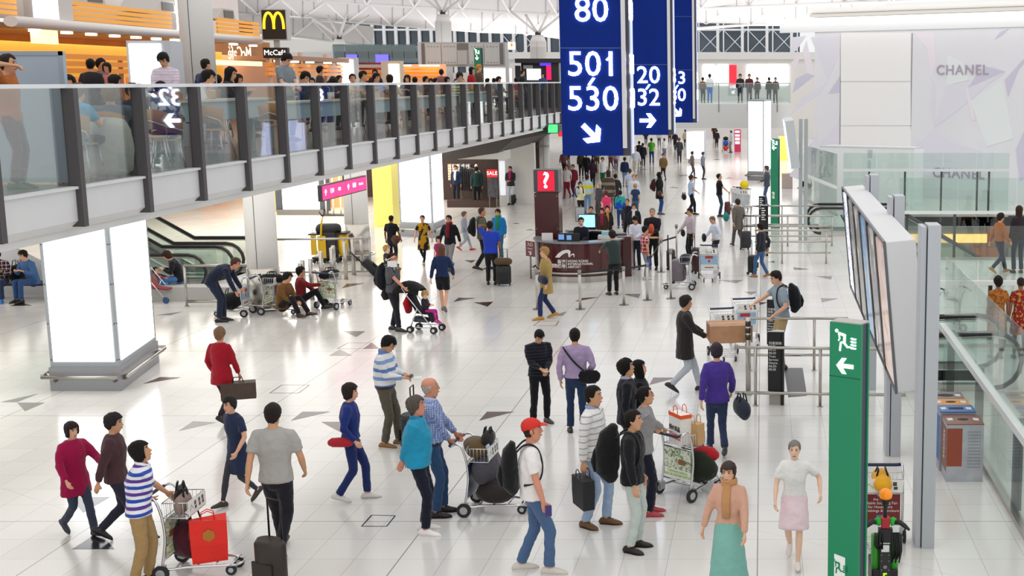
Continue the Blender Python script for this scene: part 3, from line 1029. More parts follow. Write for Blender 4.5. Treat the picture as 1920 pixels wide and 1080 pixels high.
# ------------------------------------------------------------------ lit advertising columns on the floor
def light_column(label, pa, pb, pc, ztop, zface, face2=True):
    A, B, C_ = fl(*pa), fl(*pb), fl(*pc)
    D_ = A + (C_ - B)
    t = thing('advertising_column', label, 'light box',((A + C_) / 2))
    o = t.location
    Q = [A - o, B - o, C_ - o, D_ - o]
    mb = MB(); mb.prism(Q, (0,0,.42)); mb.build('base', mat('#9b9ca0',.35,.4, name='base_metal'), t)
    mb = MB()
    for q0, q1 in ((Q[0], Q[1]),(Q[1], Q[2]),(Q[2], Q[3]),(Q[3], Q[0])):
        n_ = (q1 - q0).cross(Vector((0,0,1))).normalized()
        a_, b_ = q0.lerp(q1,.04) + n_ * .13, q0.lerp(q1,.96) + n_ * .13
        mb.tube([a_ + Vector((0,0,.27)) - (q1 - q0).normalized() * .12, b_ + Vector((0,0,.27)) + (q1 - q0).normalized() * .06],.03,8)
        for e in (q0.lerp(q1,.08), q0.lerp(q1,.92)):
            mb.tube([e + Vector((0,0,.27)) + n_ * .14, e + Vector((0,0,.2))],[.03,.05],6)
    mb.build('bumper_rail', STEEL, t)
    mb = MB(); s_ = .965
    cq = (Q[0] + Q[2]) / 2
    mb.prism([cq + (q - cq) * s_ + Vector((0,0,.42)) for q in Q],(0,0, ztop - .42)); mb.build('case', mat('#a3a9ae',.4,.3, name='case_metal'), t)
    for q0, q1 in ((Q[0], Q[1]),(Q[1], Q[2])):
        q0, q1 = cq + (q0 - cq) * s_, cq + (q1 - cq) * s_
        n_ = (q1 - q0).cross(Vector((0,0,1))).normalized()
        a_, b_ = q0.lerp(q1,.055) + n_ * .003, q0.lerp(q1,.945) + n_ * .003
        mb = MB(); mb.prism([a_ + Vector((0,0,.52)), b_ + Vector((0,0,.52)), b_ + Vector((0,0, zface)), a_ + Vector((0,0, zface))], n_ * .012); mb.build('lit_face', LIGHTBOX, t)
        mb = MB()
        for f in (.02,.98):
            for zz in (.55,1.2,1.9,2.6, zface):
                e = q0.lerp(q1, f) + Vector((0,0, zz)); mb.tube([e, e + n_ * .008],.012,6)
        mb.build('screw', DARKP, t)
    return t

light_column('large lit white advertising column with bumper rails under the gallery edge',(95,733),(228,733),(299,678),3.6,2.9)
light_column('tall lit white advertising column beside the yellow pillar',(750,443),(814,446),(836,436),3.6,2.98)

# ------------------------------------------------------------------ hanging blue gate signs
BLUE = mat('#08287c',.6, spec=.12, var=.06, scale=2, name='blue_enamel')
GLOW = emit('#f4f8ff',8.0,'lit_lettering')

def gate_sign(label, zc, pxl, pxr, pyb, lines, arr, seams, side_px, back=True):
    p, q = pix(pxl, pyb, zc), pix(pxr, pyb, zc)
    Y = p.y; w = q.x - p.x; dep = .5
    t = thing('hanging_sign', label, 'sign',(p.x, Y, p.z))
    top = 10.6
    mb = MB(); mb.box((0,0,0),(w, dep, top - p.z)); mb.build('case', BLUE, t)
    mb = MB(); mb.box((w + .004,-.02,.12),(w + .07,.11, top - p.z)); mb.box((w, .03,0),(w + .12, dep + .03, top - p.z),1); mb.build('edge_trim',[mat('#d9d7da',.4), mat('#3c3d48',.4)], t)
    mb = MB(); mb.box((w + .12,.16,.02),(w + .135, dep - .02, top - p.z)); mb.build('side_face',[emit('#b9c4ea',.55)], t)
    mb = MB()
    for py in seams:
        z_ = on_y(pxl, py, Y).z - p.z
        mb.box((-.002,-.004, z_ - .008),(w + .002,.002, z_ + .008))
    mb.build('panel_joint',[mat('#3a4f86',.4)], t)
    mb = MB()
    for txt, pcx, pcy, ph in lines:
        c = on_y(pcx, pcy, Y); sz = ph / F * zc / .70
        text_mb(txt, sz, frame((c.x - p.x, -.012, c.z - p.z),(1,0,0),(0,0,1)), mb=mb, offset=sz * .003, spacing=1.02)
        text_mb(txt, sz, frame((w / 2, dep + .012, c.z - p.z),(-1,0,0),(0,0,1)), mb=mb, offset=sz * .003, spacing=1.02)
        text_mb(txt, sz * .8, frame((w + .14, dep * .55, c.z - p.z),(0,1,0),(0,0,1)), mb=mb, offset=sz * .003) if ph < 60 else None
    for kind, pcx, pcy, ps in arr:
        c = on_y(pcx, pcy, Y); sz = ps / F * zc
        if kind == 'flag':
            flat(mb, frame((c.x - p.x, -.012, c.z - p.z),(1,0,0),(0,0,1)),[(-.5 * sz, -.45 * sz),(-.2 * sz, -.6 * sz),(.5 * sz, .05 * sz),(.5 * sz, .5 * sz)])
        elif kind == 'slash':
            flat(mb, frame((c.x - p.x, -.012, c.z - p.z),(1,0,0),(0,0,1)),[(-.5 * sz, -.42 * sz),(-.18 * sz, -.5 * sz),(.5 * sz, .42 * sz),(.15 * sz, .5 * sz)])
        else:
            arrow(mb, frame((c.x - p.x, -.012, c.z - p.z),(1,0,0),(0,0,1)), sz, kind)
            arrow(mb, frame((w - (c.x - p.x), dep + .012, c.z - p.z),(-1,0,0),(0,0,1)), sz, PI - kind if kind == 0 else kind)
    mb.build('lettering', GLOW, t)
    mb = MB(); mb.box((w / 2 - .03, dep / 2 - .03, top - p.z),(w / 2 + .03, dep / 2 + .03,13.5 - p.z)); mb.build('hanger', STEELD, t)
    return t

gate_sign('nearest and largest blue hanging gate sign reading 80 and 501 to 530',20.0,1055,1168,292,
          [('80',1109,20,45),('501',1112,122,45),('530',1112,187,45)],[(-PI / 4,1109,250,44),('slash',1109,153,15),('flag',1142,106,13)],(90,),1187)
gate_sign('middle blue hanging gate sign reading 20 to 32 with arrow pointing right',29.0,1187,1253,253,
          [('20',1216,142,31),('32',1216,184,31)],[(0,1215,226,31),('slash',1215,163,10)],(121,),1262)
gate_sign('farthest blue hanging gate sign reading 33 to 80, partly hidden behind the second',38.4,1247,1299,230,
          [('33',1270,147,23),('80',1270,179,23)],[(-PI / 4,1270,210,21),('slash',1269,163,8)],(31,131),1303)
# ------------------------------------------------------------------ gallery: food court fronts
ORANGE = mat('#d9932c',.45, name='orange_wood')
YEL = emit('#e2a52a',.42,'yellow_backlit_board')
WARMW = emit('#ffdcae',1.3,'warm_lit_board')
AMB = mat('#b7783a',.5, var=.15, scale=1.5)
FX = -16.0
fy = lambda px: FX * F / (px - CX) / CT - .0        # depth of the food court line at a pixel column

def xbox(mb, X, ya, yb, za, zb, dep=.1, mi=0):
    return mb.box((X - dep, ya, za),(X, yb, zb), mi)

def zx(px, py, X=FX):
    p = on_x(px, py, X); return p.y, p.z

o = thing('canopy','long white canopy rail with downlights over the food counters on the gallery','canopy',(FX, zx(20,40)[0],0))
oy = o.location.y
ye = zx(485,75)[0]; zc_ = zx(200,54)[1]
mb = MB(); mb.tube([(0,0, zc_),(0, ye - oy, zc_)],[(.12,.16),(.12,.16)],10,(0,0,1)); mb.build('front_rail',[mat('#e8e2de',.4)], o)
mb = MB(); mb.box((-3.0,.2, zc_ - .1),(-.1, ye - oy, zc_ - .02)); mb.build('soffit',[mat('#8d6f52',.6)], o)
for px in (57,117,163,207,247,285,320,430,467):
    y_ = on_x(px, 60, FX - .5).y
    mb = MB(); mb.cyl((-.4, y_ - oy, zc_ - .16),.13,.05,12); mb.build('downlight',[emit('#fff0d8',6)], o)
# yellow slat band above it
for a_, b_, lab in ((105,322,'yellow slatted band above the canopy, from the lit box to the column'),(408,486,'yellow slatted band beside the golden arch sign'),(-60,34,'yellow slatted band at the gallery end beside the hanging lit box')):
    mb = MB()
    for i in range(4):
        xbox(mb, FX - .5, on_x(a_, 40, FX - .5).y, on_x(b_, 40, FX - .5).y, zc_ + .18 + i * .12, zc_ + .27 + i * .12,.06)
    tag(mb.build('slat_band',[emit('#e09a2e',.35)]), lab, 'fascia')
for px in (175,311,425,8):
    p = on_x(px, 36, FX - .6)
    mb = MB(); mb.prism([(p.x, p.y - .7, zc_ + .62),(p.x, p.y + .7, zc_ + .62),(p.x, p.y + .55, zc_ + .95),(p.x, p.y - .25, zc_ + .95)],(-1.05,0,0),0); mb.box((p.x, p.y - .2, zc_ + .68),(p.x + .02, p.y + .5, zc_ + .9),1)
    tag(mb.build('air_vent',[mat('#c9c5c0',.5), mat('#6d6a66',.5)]),'grey slanted air vent above the yellow band at %s' % {175: 'its middle',311: 'the white column',425: 'the golden arch sign',8: 'the gallery end'}[px],'vent')
mb = MB(); xbox(mb, FX - 1.6,22, on_x(448,40, FX - 1.6).y, zc_ + .2,12,.2)
struct(mb.build('wall_gallery_upper',[mat('#ebe6e4',.5, var=.02, scale=.5)]),'white wall above the food counters','wall')
mb = MB(); xbox(mb, FX - 3.0,22,50, GZ, zc_ + .2,.2)
struct(mb.build('wall_food_court',[AMB]),'warm back wall of the food counters','wall')
# yellow fascia and warm counters beneath the canopy
mb = MB(); xbox(mb, FX - 1.2, zx(-60,60)[0], ye, zc_ - 1.15, zc_ - .35,.1)
tag(mb.build('fascia_board',[YEL]),'yellow backlit board beneath the canopy of the food counters','fascia')
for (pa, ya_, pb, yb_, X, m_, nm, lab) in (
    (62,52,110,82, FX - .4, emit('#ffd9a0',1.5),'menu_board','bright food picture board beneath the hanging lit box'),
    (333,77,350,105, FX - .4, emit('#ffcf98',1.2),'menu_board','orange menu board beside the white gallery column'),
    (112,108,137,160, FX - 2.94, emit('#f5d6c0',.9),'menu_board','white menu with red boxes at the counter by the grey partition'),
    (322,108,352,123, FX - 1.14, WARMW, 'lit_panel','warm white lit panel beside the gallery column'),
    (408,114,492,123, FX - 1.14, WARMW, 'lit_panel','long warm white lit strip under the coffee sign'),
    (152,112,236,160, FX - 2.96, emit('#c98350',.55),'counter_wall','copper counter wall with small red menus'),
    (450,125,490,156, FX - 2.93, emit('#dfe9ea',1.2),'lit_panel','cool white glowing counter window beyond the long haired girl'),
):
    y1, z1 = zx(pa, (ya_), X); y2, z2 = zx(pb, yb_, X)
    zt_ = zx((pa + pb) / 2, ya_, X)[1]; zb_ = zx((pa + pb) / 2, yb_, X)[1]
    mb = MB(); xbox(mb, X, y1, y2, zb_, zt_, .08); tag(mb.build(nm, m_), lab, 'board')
for i, (px, py, w_, h_, c_) in enumerate(((128,124,10,7,'#c8281e'),(128,148,11,12,'#c8281e'),(155,127,8,5,'#d8602e'),(168,127,12,6,'#d03022'),(185,135,16,4,'#d0241c'))):
    X = FX - 2.9; y1, _ = zx(px - w_ / 2, py, X); y2, _ = zx(px + w_ / 2, py, X); _, z1 = zx(px, py + h_ / 2, X); _, z2 = zx(px, py - h_ / 2, X)
    mb = MB(); xbox(mb, X, y1, y2, z1, z2,.03)
    tag(mb.build('menu_card',[emit(c_, .8)]),'small red menu card, %s behind the orange rails' % ('topmost by the partition','large lower one by the partition','orange one left of the counter','broad one over the counter','long low one over the counter')[i],'board')
# orange horizontal rails in front of the counters
X = FX + 1.6
t = thing('rail_screen','three orange wooden rails between posts before the near food counter','screen',(X, zx(108,120, X)[0], GZ))
y2 = zx(240,120, X)[0] - t.location.y
for py in (107,120,133):
    z1 = zx(170, py, X)[1] - GZ
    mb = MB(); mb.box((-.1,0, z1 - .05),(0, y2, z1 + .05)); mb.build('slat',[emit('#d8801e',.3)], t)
for f in (.02,.5,.97):
    mb = MB(); mb.box((-.16, y2 * f - .05,0),(-.1, y2 * f + .05, zx(170,105, X)[1] - GZ)); mb.build('upright',[AMB], t)
t = thing('rail_screen','orange slatted screen with uprights beneath a copper canopy, past the grey shirt man','screen',(FX + .5, zx(500,120, FX + .5)[0], GZ))
oy = t.location.y; X = FX + .5; y2 = zx(640,120, X)[0]
for py in (123,131,139):
    z_ = zx(560, py, X)[1] - GZ
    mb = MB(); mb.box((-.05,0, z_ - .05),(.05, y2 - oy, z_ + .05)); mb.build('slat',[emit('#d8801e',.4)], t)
for f in (.06,.45,.8):
    mb = MB(); mb.box((-.14,(y2 - oy) * f - .1,0),(-.04,(y2 - oy) * f + .1,2.2)); mb.build('upright',[mat('#d8b9a4',.5)], t)
mb = MB(); zz = zx(560,112, X)[1] - GZ; mb.box((-1.6,1.4, zz - .05),(.3, y2 - oy, zz + .1)); mb.build('canopy',[mat('#b58a6c',.5)], t)
for f in (.1,.3,.5,.75,.95):
    mb = MB(); mb.cyl((.1,(y2 - oy) * f, zz - .1),.14,.05,12); mb.build('downlight',[emit('#ffdfb0',6)], t)
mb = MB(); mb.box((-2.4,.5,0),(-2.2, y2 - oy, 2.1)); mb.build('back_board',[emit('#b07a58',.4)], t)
# lit boxes
for (pa, ya_, pb, yb_, zc, side, lab, lit) in (
    (236,76,319,162,24.0,15,'large lit white poster box standing on the gallery behind the phone man',(241,82,301,162)),
    (633,108,664,160,47.0,7,'lit white poster box past the orange slatted screen',(639,112,662,160)),
    (714,114,750,156,50.0,14,'cream column with warm lit niche beside the red store',(728,120,748,156)),
):
    p, q = pix(pa, ya_, zc), pix(pb, yb_, zc); t = thing('light_box', lab, 'light box',(p.x, p.y, GZ))
    mb = MB(); mb.box((0,0,0),(q.x - p.x, .5, p.z - GZ)); mb.build('case', mat('#c3c7cc' if zc < 49 else '#e0cdb8',.4), t)
    a, b_ = pix(lit[0], lit[1], zc), pix(lit[2], lit[3], zc)
    mb = MB(); mb.box((a.x - p.x, -.02,.35),(b_.x - p.x, -.002, a.z - GZ)); mb.build('lit_face', LIGHTBOX if zc < 49 else emit('#ffe9c0',2), t)
for (pa, pb, yb_, zc, lab) in ((40,106,38,29,'hanging lit box at the very top by the canopy start'),(325,350,60,36,'narrow hanging lit box with orange emblem behind the white column')):
    p, q = pix(pa, -30, zc), pix(pb, yb_, zc); t = thing('light_box', lab, 'light box',(p.x, p.y, q.z))
    w = q.x - p.x
    mb = MB(); mb.box((0,.0,0),(w, .6, p.z - q.z + 1)); mb.build('case', mat('#d6d0cc',.4), t)
    mb = MB(); mb.box((w * .28 if w > .6 else .02,-.02,.02),(w - .01,-.002, p.z - q.z + 1)); mb.build('lit_face', LIGHTBOX, t)
# golden arch sign
p, q = pix(488,17,40), pix(536,75,40); w, h_ = q.x - p.x, p.z - q.z
t = thing('shop_sign','black square sign with glowing yellow double arch over the coffee counter','sign',(p.x, p.y, q.z))
mb = MB(); mb.box((0,.03,0),(w, .3, h_),1); mb.box((.0,0,0),(w, .03, h_),1); mb.box((.03,-.01,.03),(w - .03,0, h_ - .03),0); mb.box((w * .4,.1,-.8),(w * .6,.2,0),1); mb.build('case',[mat('#2a2114',.4), mat('#c9c6c4',.4)], t)
mb = MB()
for s_ in (-1,1):
    c = w / 2 + s_ * w * .19
    pts = [(c + .19 * w * math.cos(a_) * (1.02),-.03, h_ * .36 + h_ * .52 * math.sin(a_) ** .8 if math.sin(a_) > 0 else h_ * .36) for a_ in [PI * i / 16 for i in range(17)]]
    mb.tube(pts, .04,8)
mb.build('emblem',[emit('#ffc61a',2.2)], t)
# coffee signs
t = thing('shop_sign','black coffee shop sign with white script McCafé beneath the arch sign','sign', pix(516,99,40)); c = t.location
mb = MB(); mb.box((-.38,0,-.16),(.38,.2,.16)); mb.build('case', BLACK, t)
mb = text_mb('McCafé',.23, frame((0,-.01,0),(1,.0,0),(0,0,1)) @ Matrix.Shear('XY',4,(.25,0))); mb.build('lettering', emit('#fff8ee',2.4), t)
p = on_x(450,101, FX - 1.15)
mb = text_mb('McCafé',.62, frame((p.x, p.y, p.z),(0,1,0),(0,0,1)), mirror=True)
tag(mb.build('lettering_sign',[emit('#fff4d0',1.2)]),'white script McCafé seen in reverse on the yellow board','sign')
p = on_x(440,30, FX - 1.4)
t = thing('shop_sign','dark side sign with yellow arc behind the white gallery column','sign', pix(455,52,41))
mb = MB(); mb.box((-.12,0,-.2),(.08,.6,.22)); mb.build('case', BLACK, t)
mb = MB(); mb.tube([(-.13,.1,-.2),(-.14,.12,0),(-.13,.2,.15)],.03,6); mb.build('emblem', emit('#ffc61a',1.5), t)
# red slatted store
t = thing('food_stall','red food stall with slatted front between two lit boxes','stall',(on_y(667,130,56).x, 56, GZ))
w = on_y(742,130,56).x - t.location.x; zt_ = on_y(700,117,56).z - GZ
mb = MB(); mb.box((0,.4,0),(w, 1.2, zt_)); mb.build('wall',[mat('#7c1d26',.45)], t)
for i, py in enumerate((124,134,141,148)):
    z_ = on_y(700, py, 56).z - GZ
    mb = MB(); mb.box((0,0, z_ - .07),(w, .1, z_ + .07)); mb.build('slat',[emit('#c27a3a',.4) if i else mat('#cbb5a8',.5)], t)
mb = MB(); mb.cyl((w * .45,.2, zt_ - .45),.16,.05,12); mb.build('downlight', emit('#ffdca8',6), t)
t = thing('rail_screen','orange rails with warm lamps behind the grey board backs','screen',(on_y(750,130,58).x, 58, GZ))
w = on_y(830,130,58).x - t.location.x
for py in (130,137,144):
    z_ = on_y(780, py, 58).z - GZ
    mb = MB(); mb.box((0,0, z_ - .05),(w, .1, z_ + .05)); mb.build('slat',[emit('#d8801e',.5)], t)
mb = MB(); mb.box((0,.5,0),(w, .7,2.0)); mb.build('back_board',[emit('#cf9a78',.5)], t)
for f in (.08,.2,.55,.72,.86):
    mb = MB(); mb.cyl((w * f, -.1, on_y(780,124,58).z - GZ),.16,.05,12); mb.build('downlight', emit('#ffdca8',7), t)
# grey flight boards seen from behind
t = thing('flight_board','grey backs of the flight boards on two posts over the gallery','board',(on_y(790,130,60).x, 60, GZ))
c = t.location; x_ = lambda px: on_y(px, 100,60).x - c.x; z_ = lambda py: on_y(860, py, 60).z - c.z
mb = MB(); mb.box((x_(785),.1, z_(125)),(x_(946),.3, z_(79))); mb.build('case', mat('#b6b4b2',.5), t)
for i, (a_, b_) in enumerate(((797,826),(828,856),(879,906),(908,936))):
    mb = MB(); mb.box((x_(a_),.06, z_(121)),(x_(b_),.1, z_(83)))
    for k_ in range(4):
        for py in (87,117):
            mb.box((x_(a_ + 4 + k_ * 6),.05, z_(py + 1.4)),(x_(a_ + 7 + k_ * 6),.06, z_(py - 1.4)),1)
    mb.build('panel',[mat('#c6c4c1',.5), mat('#a5a29f',.5)], t)
mb = MB(); mb.box((x_(857),.02, z_(121)),(x_(875),.1, z_(95))); mb.build('hatch', mat('#bab7b4',.5), t)
for a_, b_ in ((791,795),(937,942),(857,877)):
    mb = MB(); mb.box((x_(a_),.07, z_(120 if a_ != 857 else 93)),(x_(b_),.1, z_(81))); mb.build('grille', mat('#77736f',.6), t)
for a_, b_ in ((784,790),(947,953)):
    mb = MB(); mb.box((x_(a_),-.05,0),(x_(b_),.1, z_(79))); mb.build('post', mat('#c9c9cc',.4), t)
# emergency exit pillars: a green blade with lit pictograms
GREEN = mat('#02855a',.4, name='green_enamel')
RUN = [((-.33,.33),.075)]

def running_man(mb, M, s, mi=0):
    """stooping runner followed by flames"""
    def ln(a_, b_, w_):
        a_, b_ = Vector((a_[0], a_[1],0)) * s, Vector((b_[0], b_[1],0)) * s
        d = (b_ - a_).normalized(); n = Vector((-d.y, d.x, 0)) * w_ * s * .8
        flat(mb, M, [tuple((a_ - n)[:2]), tuple((b_ - n)[:2]), tuple((b_ + n)[:2]), tuple((a_ + n)[:2])], mi)
    flat(mb, M, [(s * (-.40 + .075 * math.cos(t * PI / 6)), s * (.40 + .075 * math.sin(t * PI / 6))) for t in range(12)], mi)
    ln((-.32,.30),(-.02,.24),.07); ln((-.02,.28),(-.03,-.08),.07); ln((-.30,.32),(-.25,.05),.035); ln((-.25,.08),(-.32,-.02),.03)
    ln((-.03,-.05),(-.22,-.10),.05); ln((-.20,-.08),(-.24,-.45),.05); ln((-.05,-.08),(.12,-.26),.055); ln((.10,-.26),(.26,-.24),.045)
    for dy in (0,-.13,-.26,-.39):
        w_ = .06 if dy > -.3 else .10
        flat(mb, M, [(s * (.30 - w_), s * (.12 + dy)),(s * (.42 - w_), s * (.07 + dy)),(s * .52, s * (.08 + dy)),(s * .52, s * (.15 + dy)),(s * .44, s * (.14 + dy)),(s * (.36 - w_), s * (.17 + dy))], mi)

def exit_pillar(label, pa, pb, zc, ztop_py, side, m_px, s_m, arrow_px, s_a, ang, low=None, z0=0.0):
    a, b_ = pix(pa, ztop_py, zc), pix(pb, ztop_py, zc)
    yaw = -.55
    w = (b_.x - a.x) / math.cos(yaw); h_ = a.z - z0
    t = thing('exit_pillar', label, 'sign',(a.x, a.y, z0))
    R = Matrix.Rotation(yaw, 4,'Z')
    dep = w * .55
    mb = MB(); mb.box((0,0,0),(w, .035 * w / .3, h_),0, R); mb.box((0, dep - .03,0),(w, dep, h_ * .995),0, R); mb.build('panel', GREEN, t)
    mb = MB(); mb.box((w * .07,.03,0),(w * .96, dep - .03, h_ - .004),0, R); mb.build('core', mat('#3a3d50',.45), t)
    mb = MB(); mb.box((.012,.004, h_ - .002),(w * .99, dep, h_ + .012),0, R); mb.build('top_cap', mat('#b4b1ad',.5), t)
    mb = MB()
    Mf = R @ frame((0,-.002,0),(1,0,0),(0,0,1))
    zz = lambda py: on_y((pa + pb) / 2, py, a.y - .06).z - z0
    running_man(mb, Mf @ Matrix.Translation((w * .5, zz(m_px),0)), s_m)
    arrow(mb, Mf @ Matrix.Translation((w * .5, zz(arrow_px),0)), s_a, ang)
    mb.build('pictogram', emit('#f2fff8',2.2), t)
    if low:
        mb = MB(); mb.box((0,-.003, zz(low[0])),(w * .999,0, zz(low[0]) + .008),0, R); mb.build('panel_joint', mat('#045a38',.5), t)
    if low and len(low) > 1:
        mb = MB(); flat(mb, Mf, [(w * .22, zz(low[1]) - .11),(w * .58, zz(low[1]) - .13),(w * .58, zz(low[1]) + .11),(w * .22, zz(low[1]) + .13)]); mb.build('sticker', mat('#eef4ee',.4), t)
        mb = MB(); running_man(mb, Mf @ Matrix.Translation((w * .4, zz(low[1]),.005)),.16); mb.build('sticker_print', GREEN, t)
    return t

exit_pillar('tall green exit pillar with running figure and arrow in the very front',1556,1612,12.6,603,0,638,.235,685,.19, PI, (707,1062))
exit_pillar('distant green exit pillar with white symbols beside the lit far column',1445,1458,47,260,0,267,.28,277,.2, PI, (283,366))
exit_pillar('green exit pillar before the grey board backs on the gallery',888,901,55,90,0,97,.3,108,.22,-PI / 2, None, GZ)
# raised glass lounge over the far gallery
t = thing('glass_lounge','raised dark glass lounge box above the far end of the food court','lounge',(on_y(624,100,86).x, 86, on_y(700,118,86).z))
c = t.location; w = on_y(780,100,86).x - c.x; h_ = on_y(700,83,86).z - c.z
mb = MB(); mb.box((0,.3, h_ * .25),(w, .5, h_ * .62)); mb.box((0,.5,-.3),(w, 3,.05),0); mb.build('deck',[mat('#6f8488',.4)], t)
for i in range(7):
    mb = MB(); mb.box((w * i / 7 + .02,0,0),(w * (i + 1) / 7 - .02,.03, h_)); mb.build('pane', glass('#a9c0c0',.16), t)
mb = MB(); mb.box((-.2,3.2,-2.2),(w, 3.4, h_)); mb.build('back_wall',[mat('#9fb0b2',.5, var=.4, scale=.5)], t)
for f, wd_ in ((.17,.7),(.52,.85),(.78,.5)):
    mb = MB(); mb.box((w * f, -.2,-1.0),(w * f + wd_, -.1,.55 if wd_ > .6 else -.2)); mb.build('blue_screen', emit('#6f66f0',1.1), t)
# black kiosk with screens and the small square sign
t = thing('kiosk','black kiosk with bright screen and pink panel beyond the gallery rail','kiosk',(on_y(970,130,62).x, 62, GZ))
c = t.location; x_ = lambda px: on_y(px, 130,62).x - c.x; z_ = lambda py: on_y(1000, py, 62).z - c.z
mb = MB(); mb.box((x_(975),.3,0),(x_(1046),.6, z_(113))); mb.box((x_(968),-.3, z_(118)),(x_(1053),.6, z_(110))); mb.box((x_(965),.1,0),(x_(973),.5, z_(123))); mb.box((x_(1034),-.1,0),(x_(1048),.3, z_(112))); mb.build('case', mat('#2b292d',.45), t)
mb = MB(); mb.box((x_(986),.22, z_(150)),(x_(1012),.29, z_(129))); mb.build('screen', emit('#e9fbff',2.0), t)
mb = MB(); mb.box((x_(1011),.2, z_(123)),(x_(1032),.28, z_(115))); mb.build('blue_panel', emit('#5b3cf0',1.2), t)
mb = MB(); mb.box((x_(1023),.2, z_(150)),(x_(1032),.28, z_(123))); mb.build('pink_panel', emit('#f0185a',1.1), t)
mb = MB(); mb.box((x_(980),.2, z_(129)),(x_(997),.28, z_(122))); mb.build('notice', mat('#d8d8da',.5), t)
p = on_y(959,86,60)
t = thing('hanging_sign','small square orange and white lit sign beside the board post','sign', p)
mb = MB(); mb.box((-.17,.02,-.18),(.17,.2,.18)); mb.box((-.30,.04,-.05),(-.16,.12,.05)); mb.build('case', WHITE, t)
mb = MB(); mb.box((-.15,0,-.16),(.15,.02,.16)); mb.build('lit_face', emit('#ffe8d0',2), t)
mb = MB(); flat(mb, frame((0,-.004,0),(1,0,0),(0,0,1)),[(-.05,-.02),(.06,-.04),(.05,.13),(-.03,.12)]); flat(mb, frame((0,-.004,0),(1,0,0),(0,0,1)),[(-.13,-.13),(-.06,-.13),(-.13,-.05)]); mb.build('emblem', emit('#f07a1a',1.2), t)
slab('lit_panel','pale lit shop window beyond the green pillar on the gallery','board',905,128,960,197,66,.2, emit('#f4efe6',1.0))
for i, (a_, b_, c_) in enumerate(((1318,1340,'#ffffff'),(1346,1366,'#ffffff'),(1367,1381,'#d02a3a'),(1400,1440,'#fff2ea'),(1442,1478,'#ffffff'))):
    slab('lit_panel',('first white lit panel','second white lit panel','red lit panel','orange-lettered white panel','broad white lit panel')[i] + ' of the shops behind the far footbridge rail','board', a_, 122, b_, 160,121.85,.14, emit(c_, 1.6 if c_ != '#d02a3a' else .8))

# ------------------------------------------------------------------ gallery furniture
# grey partition board at the gallery's near end
p, q = pix(-20,96,15.4), pix(117,330,15.4)
t = thing('partition','tall blue grey partition board standing on the gallery behind the glass','partition',(p.x, p.y, GZ))
mb = MB(); mb.box((0,0,.02),(q.x - p.x, .06, p.z - GZ)); mb.build('board', mat('#a3afbd',.45), t)
mb = MB(); mb.box((0,-.012, p.z - GZ - .05),(q.x - p.x, 0, p.z - GZ)); mb.box((q.x - p.x - .05,-.012,0),(q.x - p.x, 0, p.z - GZ)); mb.build('frame', mat('#94a0ae',.45), t)

def counter_table(label, px, X, L, zt_):
    y0 = X * F / (px - CX) / CT - .5
    t = thing('counter_table', label, 'table',(X, y0, GZ))
    mb = MB(); mb.box((-.28,0, zt_ - .035),(.22, L, zt_)); mb.build('top', mat('#d9d4c4',.35), t)
    mb = MB(); mb.box((.10,.05, zt_ - .34),(.16, L - .05, zt_ - .035)); mb.build('front_board', mat('#a9bcc2',.4), t)
    for f in (.12,.88):
        mb = MB(); mb.box((-.08, L * f - .06,0),(.04, L * f + .06, zt_ - .035)); mb.build('leg', mat('#8f979b',.4), t)
    return t

counter_table('high counter table nearest the partition, in front of the man in navy',322,-9.25,4.0,.95)
counter_table('high counter table before the boy in the dark jacket',500,-9.3,4.6,.86)
counter_table('high counter table before the blue shirt eater',690,-9.4,4.1,.84)
counter_table('high counter table before the eater in cream',785,-9.5,4.2,.84)
counter_table('farthest high counter table before the striped sweater eater',860,-9.5,4.0,.9)

def low_table(label, X, Y, w=.75, d=.75, z_=.74, round_=False):
    t = thing('cafe_table', label, 'table',(X, Y, GZ))
    mb = MB(); mb.box((-w / 2,-d / 2, z_ - .03),(w / 2, d / 2, z_)); mb.build('top', mat('#e4e3df',.35), t)
    for sx_ in (-1,1):
        for sy_ in (-1,1):
            mb = MB(); mb.cyl((sx_ * (w / 2 - .05), sy_ * (d / 2 - .05),0),.016, z_ - .03,8); mb.build('leg', CHROME, t)
    return t

low_table('white cafe table before the woman in grey',-9.4,17.2,.8,1.5)
low_table('white cafe table behind the woman with black curls',-10.0,19.0,.9,.8)
low_table('white cafe table past the last tall counter on the gallery',-9.2,44.5,.8,.8)

def cafe_chair(label, X, Y, rz, col_='#c08a4e', jacket=None):
    t = thing('cafe_chair', label, 'chair',(X, Y, GZ), rz)
    mb = MB(); mb.tube([(0,0,.45),(0,0,.475)],[(.22,.21),(.22,.21)],16,(1,0,0)); mb.build('seat', mat(col_, .45), t)
    mb = MB()
    vs = []
    for i in range(9):
        a_ = -1.0 + 2.0 * i / 8
        for z_ in (.58,.72,.86):
            r = .23 + (z_ - .58) * .15
            vs.append((-r * math.cos(a_) - .0, r * math.sin(a_), z_ - .06 * abs(a_) ** 2))
    fs = [(i * 3 + j, i * 3 + j + 1,(i + 1) * 3 + j + 1,(i + 1) * 3 + j) for i in range(8) for j in range(2)]
    mb.add(vs, fs, 0, True)
    o = mb.build('backrest', mat(col_, .45), t); so = o.modifiers.new('thickness','SOLIDIFY'); so.thickness = .015
    for sx_ in (-1,1):
        for sy_ in (-1,1):
            mb = MB(); mb.tube([(sx_ * .15, sy_ * .15,.45),(sx_ * .22, sy_ * .21,0)],.012,6); mb.build('leg', CHROME, t)
    mb = MB(); mb.tube([(-.1,-.2,.46),(-.24,-.2,.62),(-.27,0,.7),(-.24,.2,.62),(-.1,.2,.46)],.012,6); mb.build('back_frame', CHROME, t)
    return t

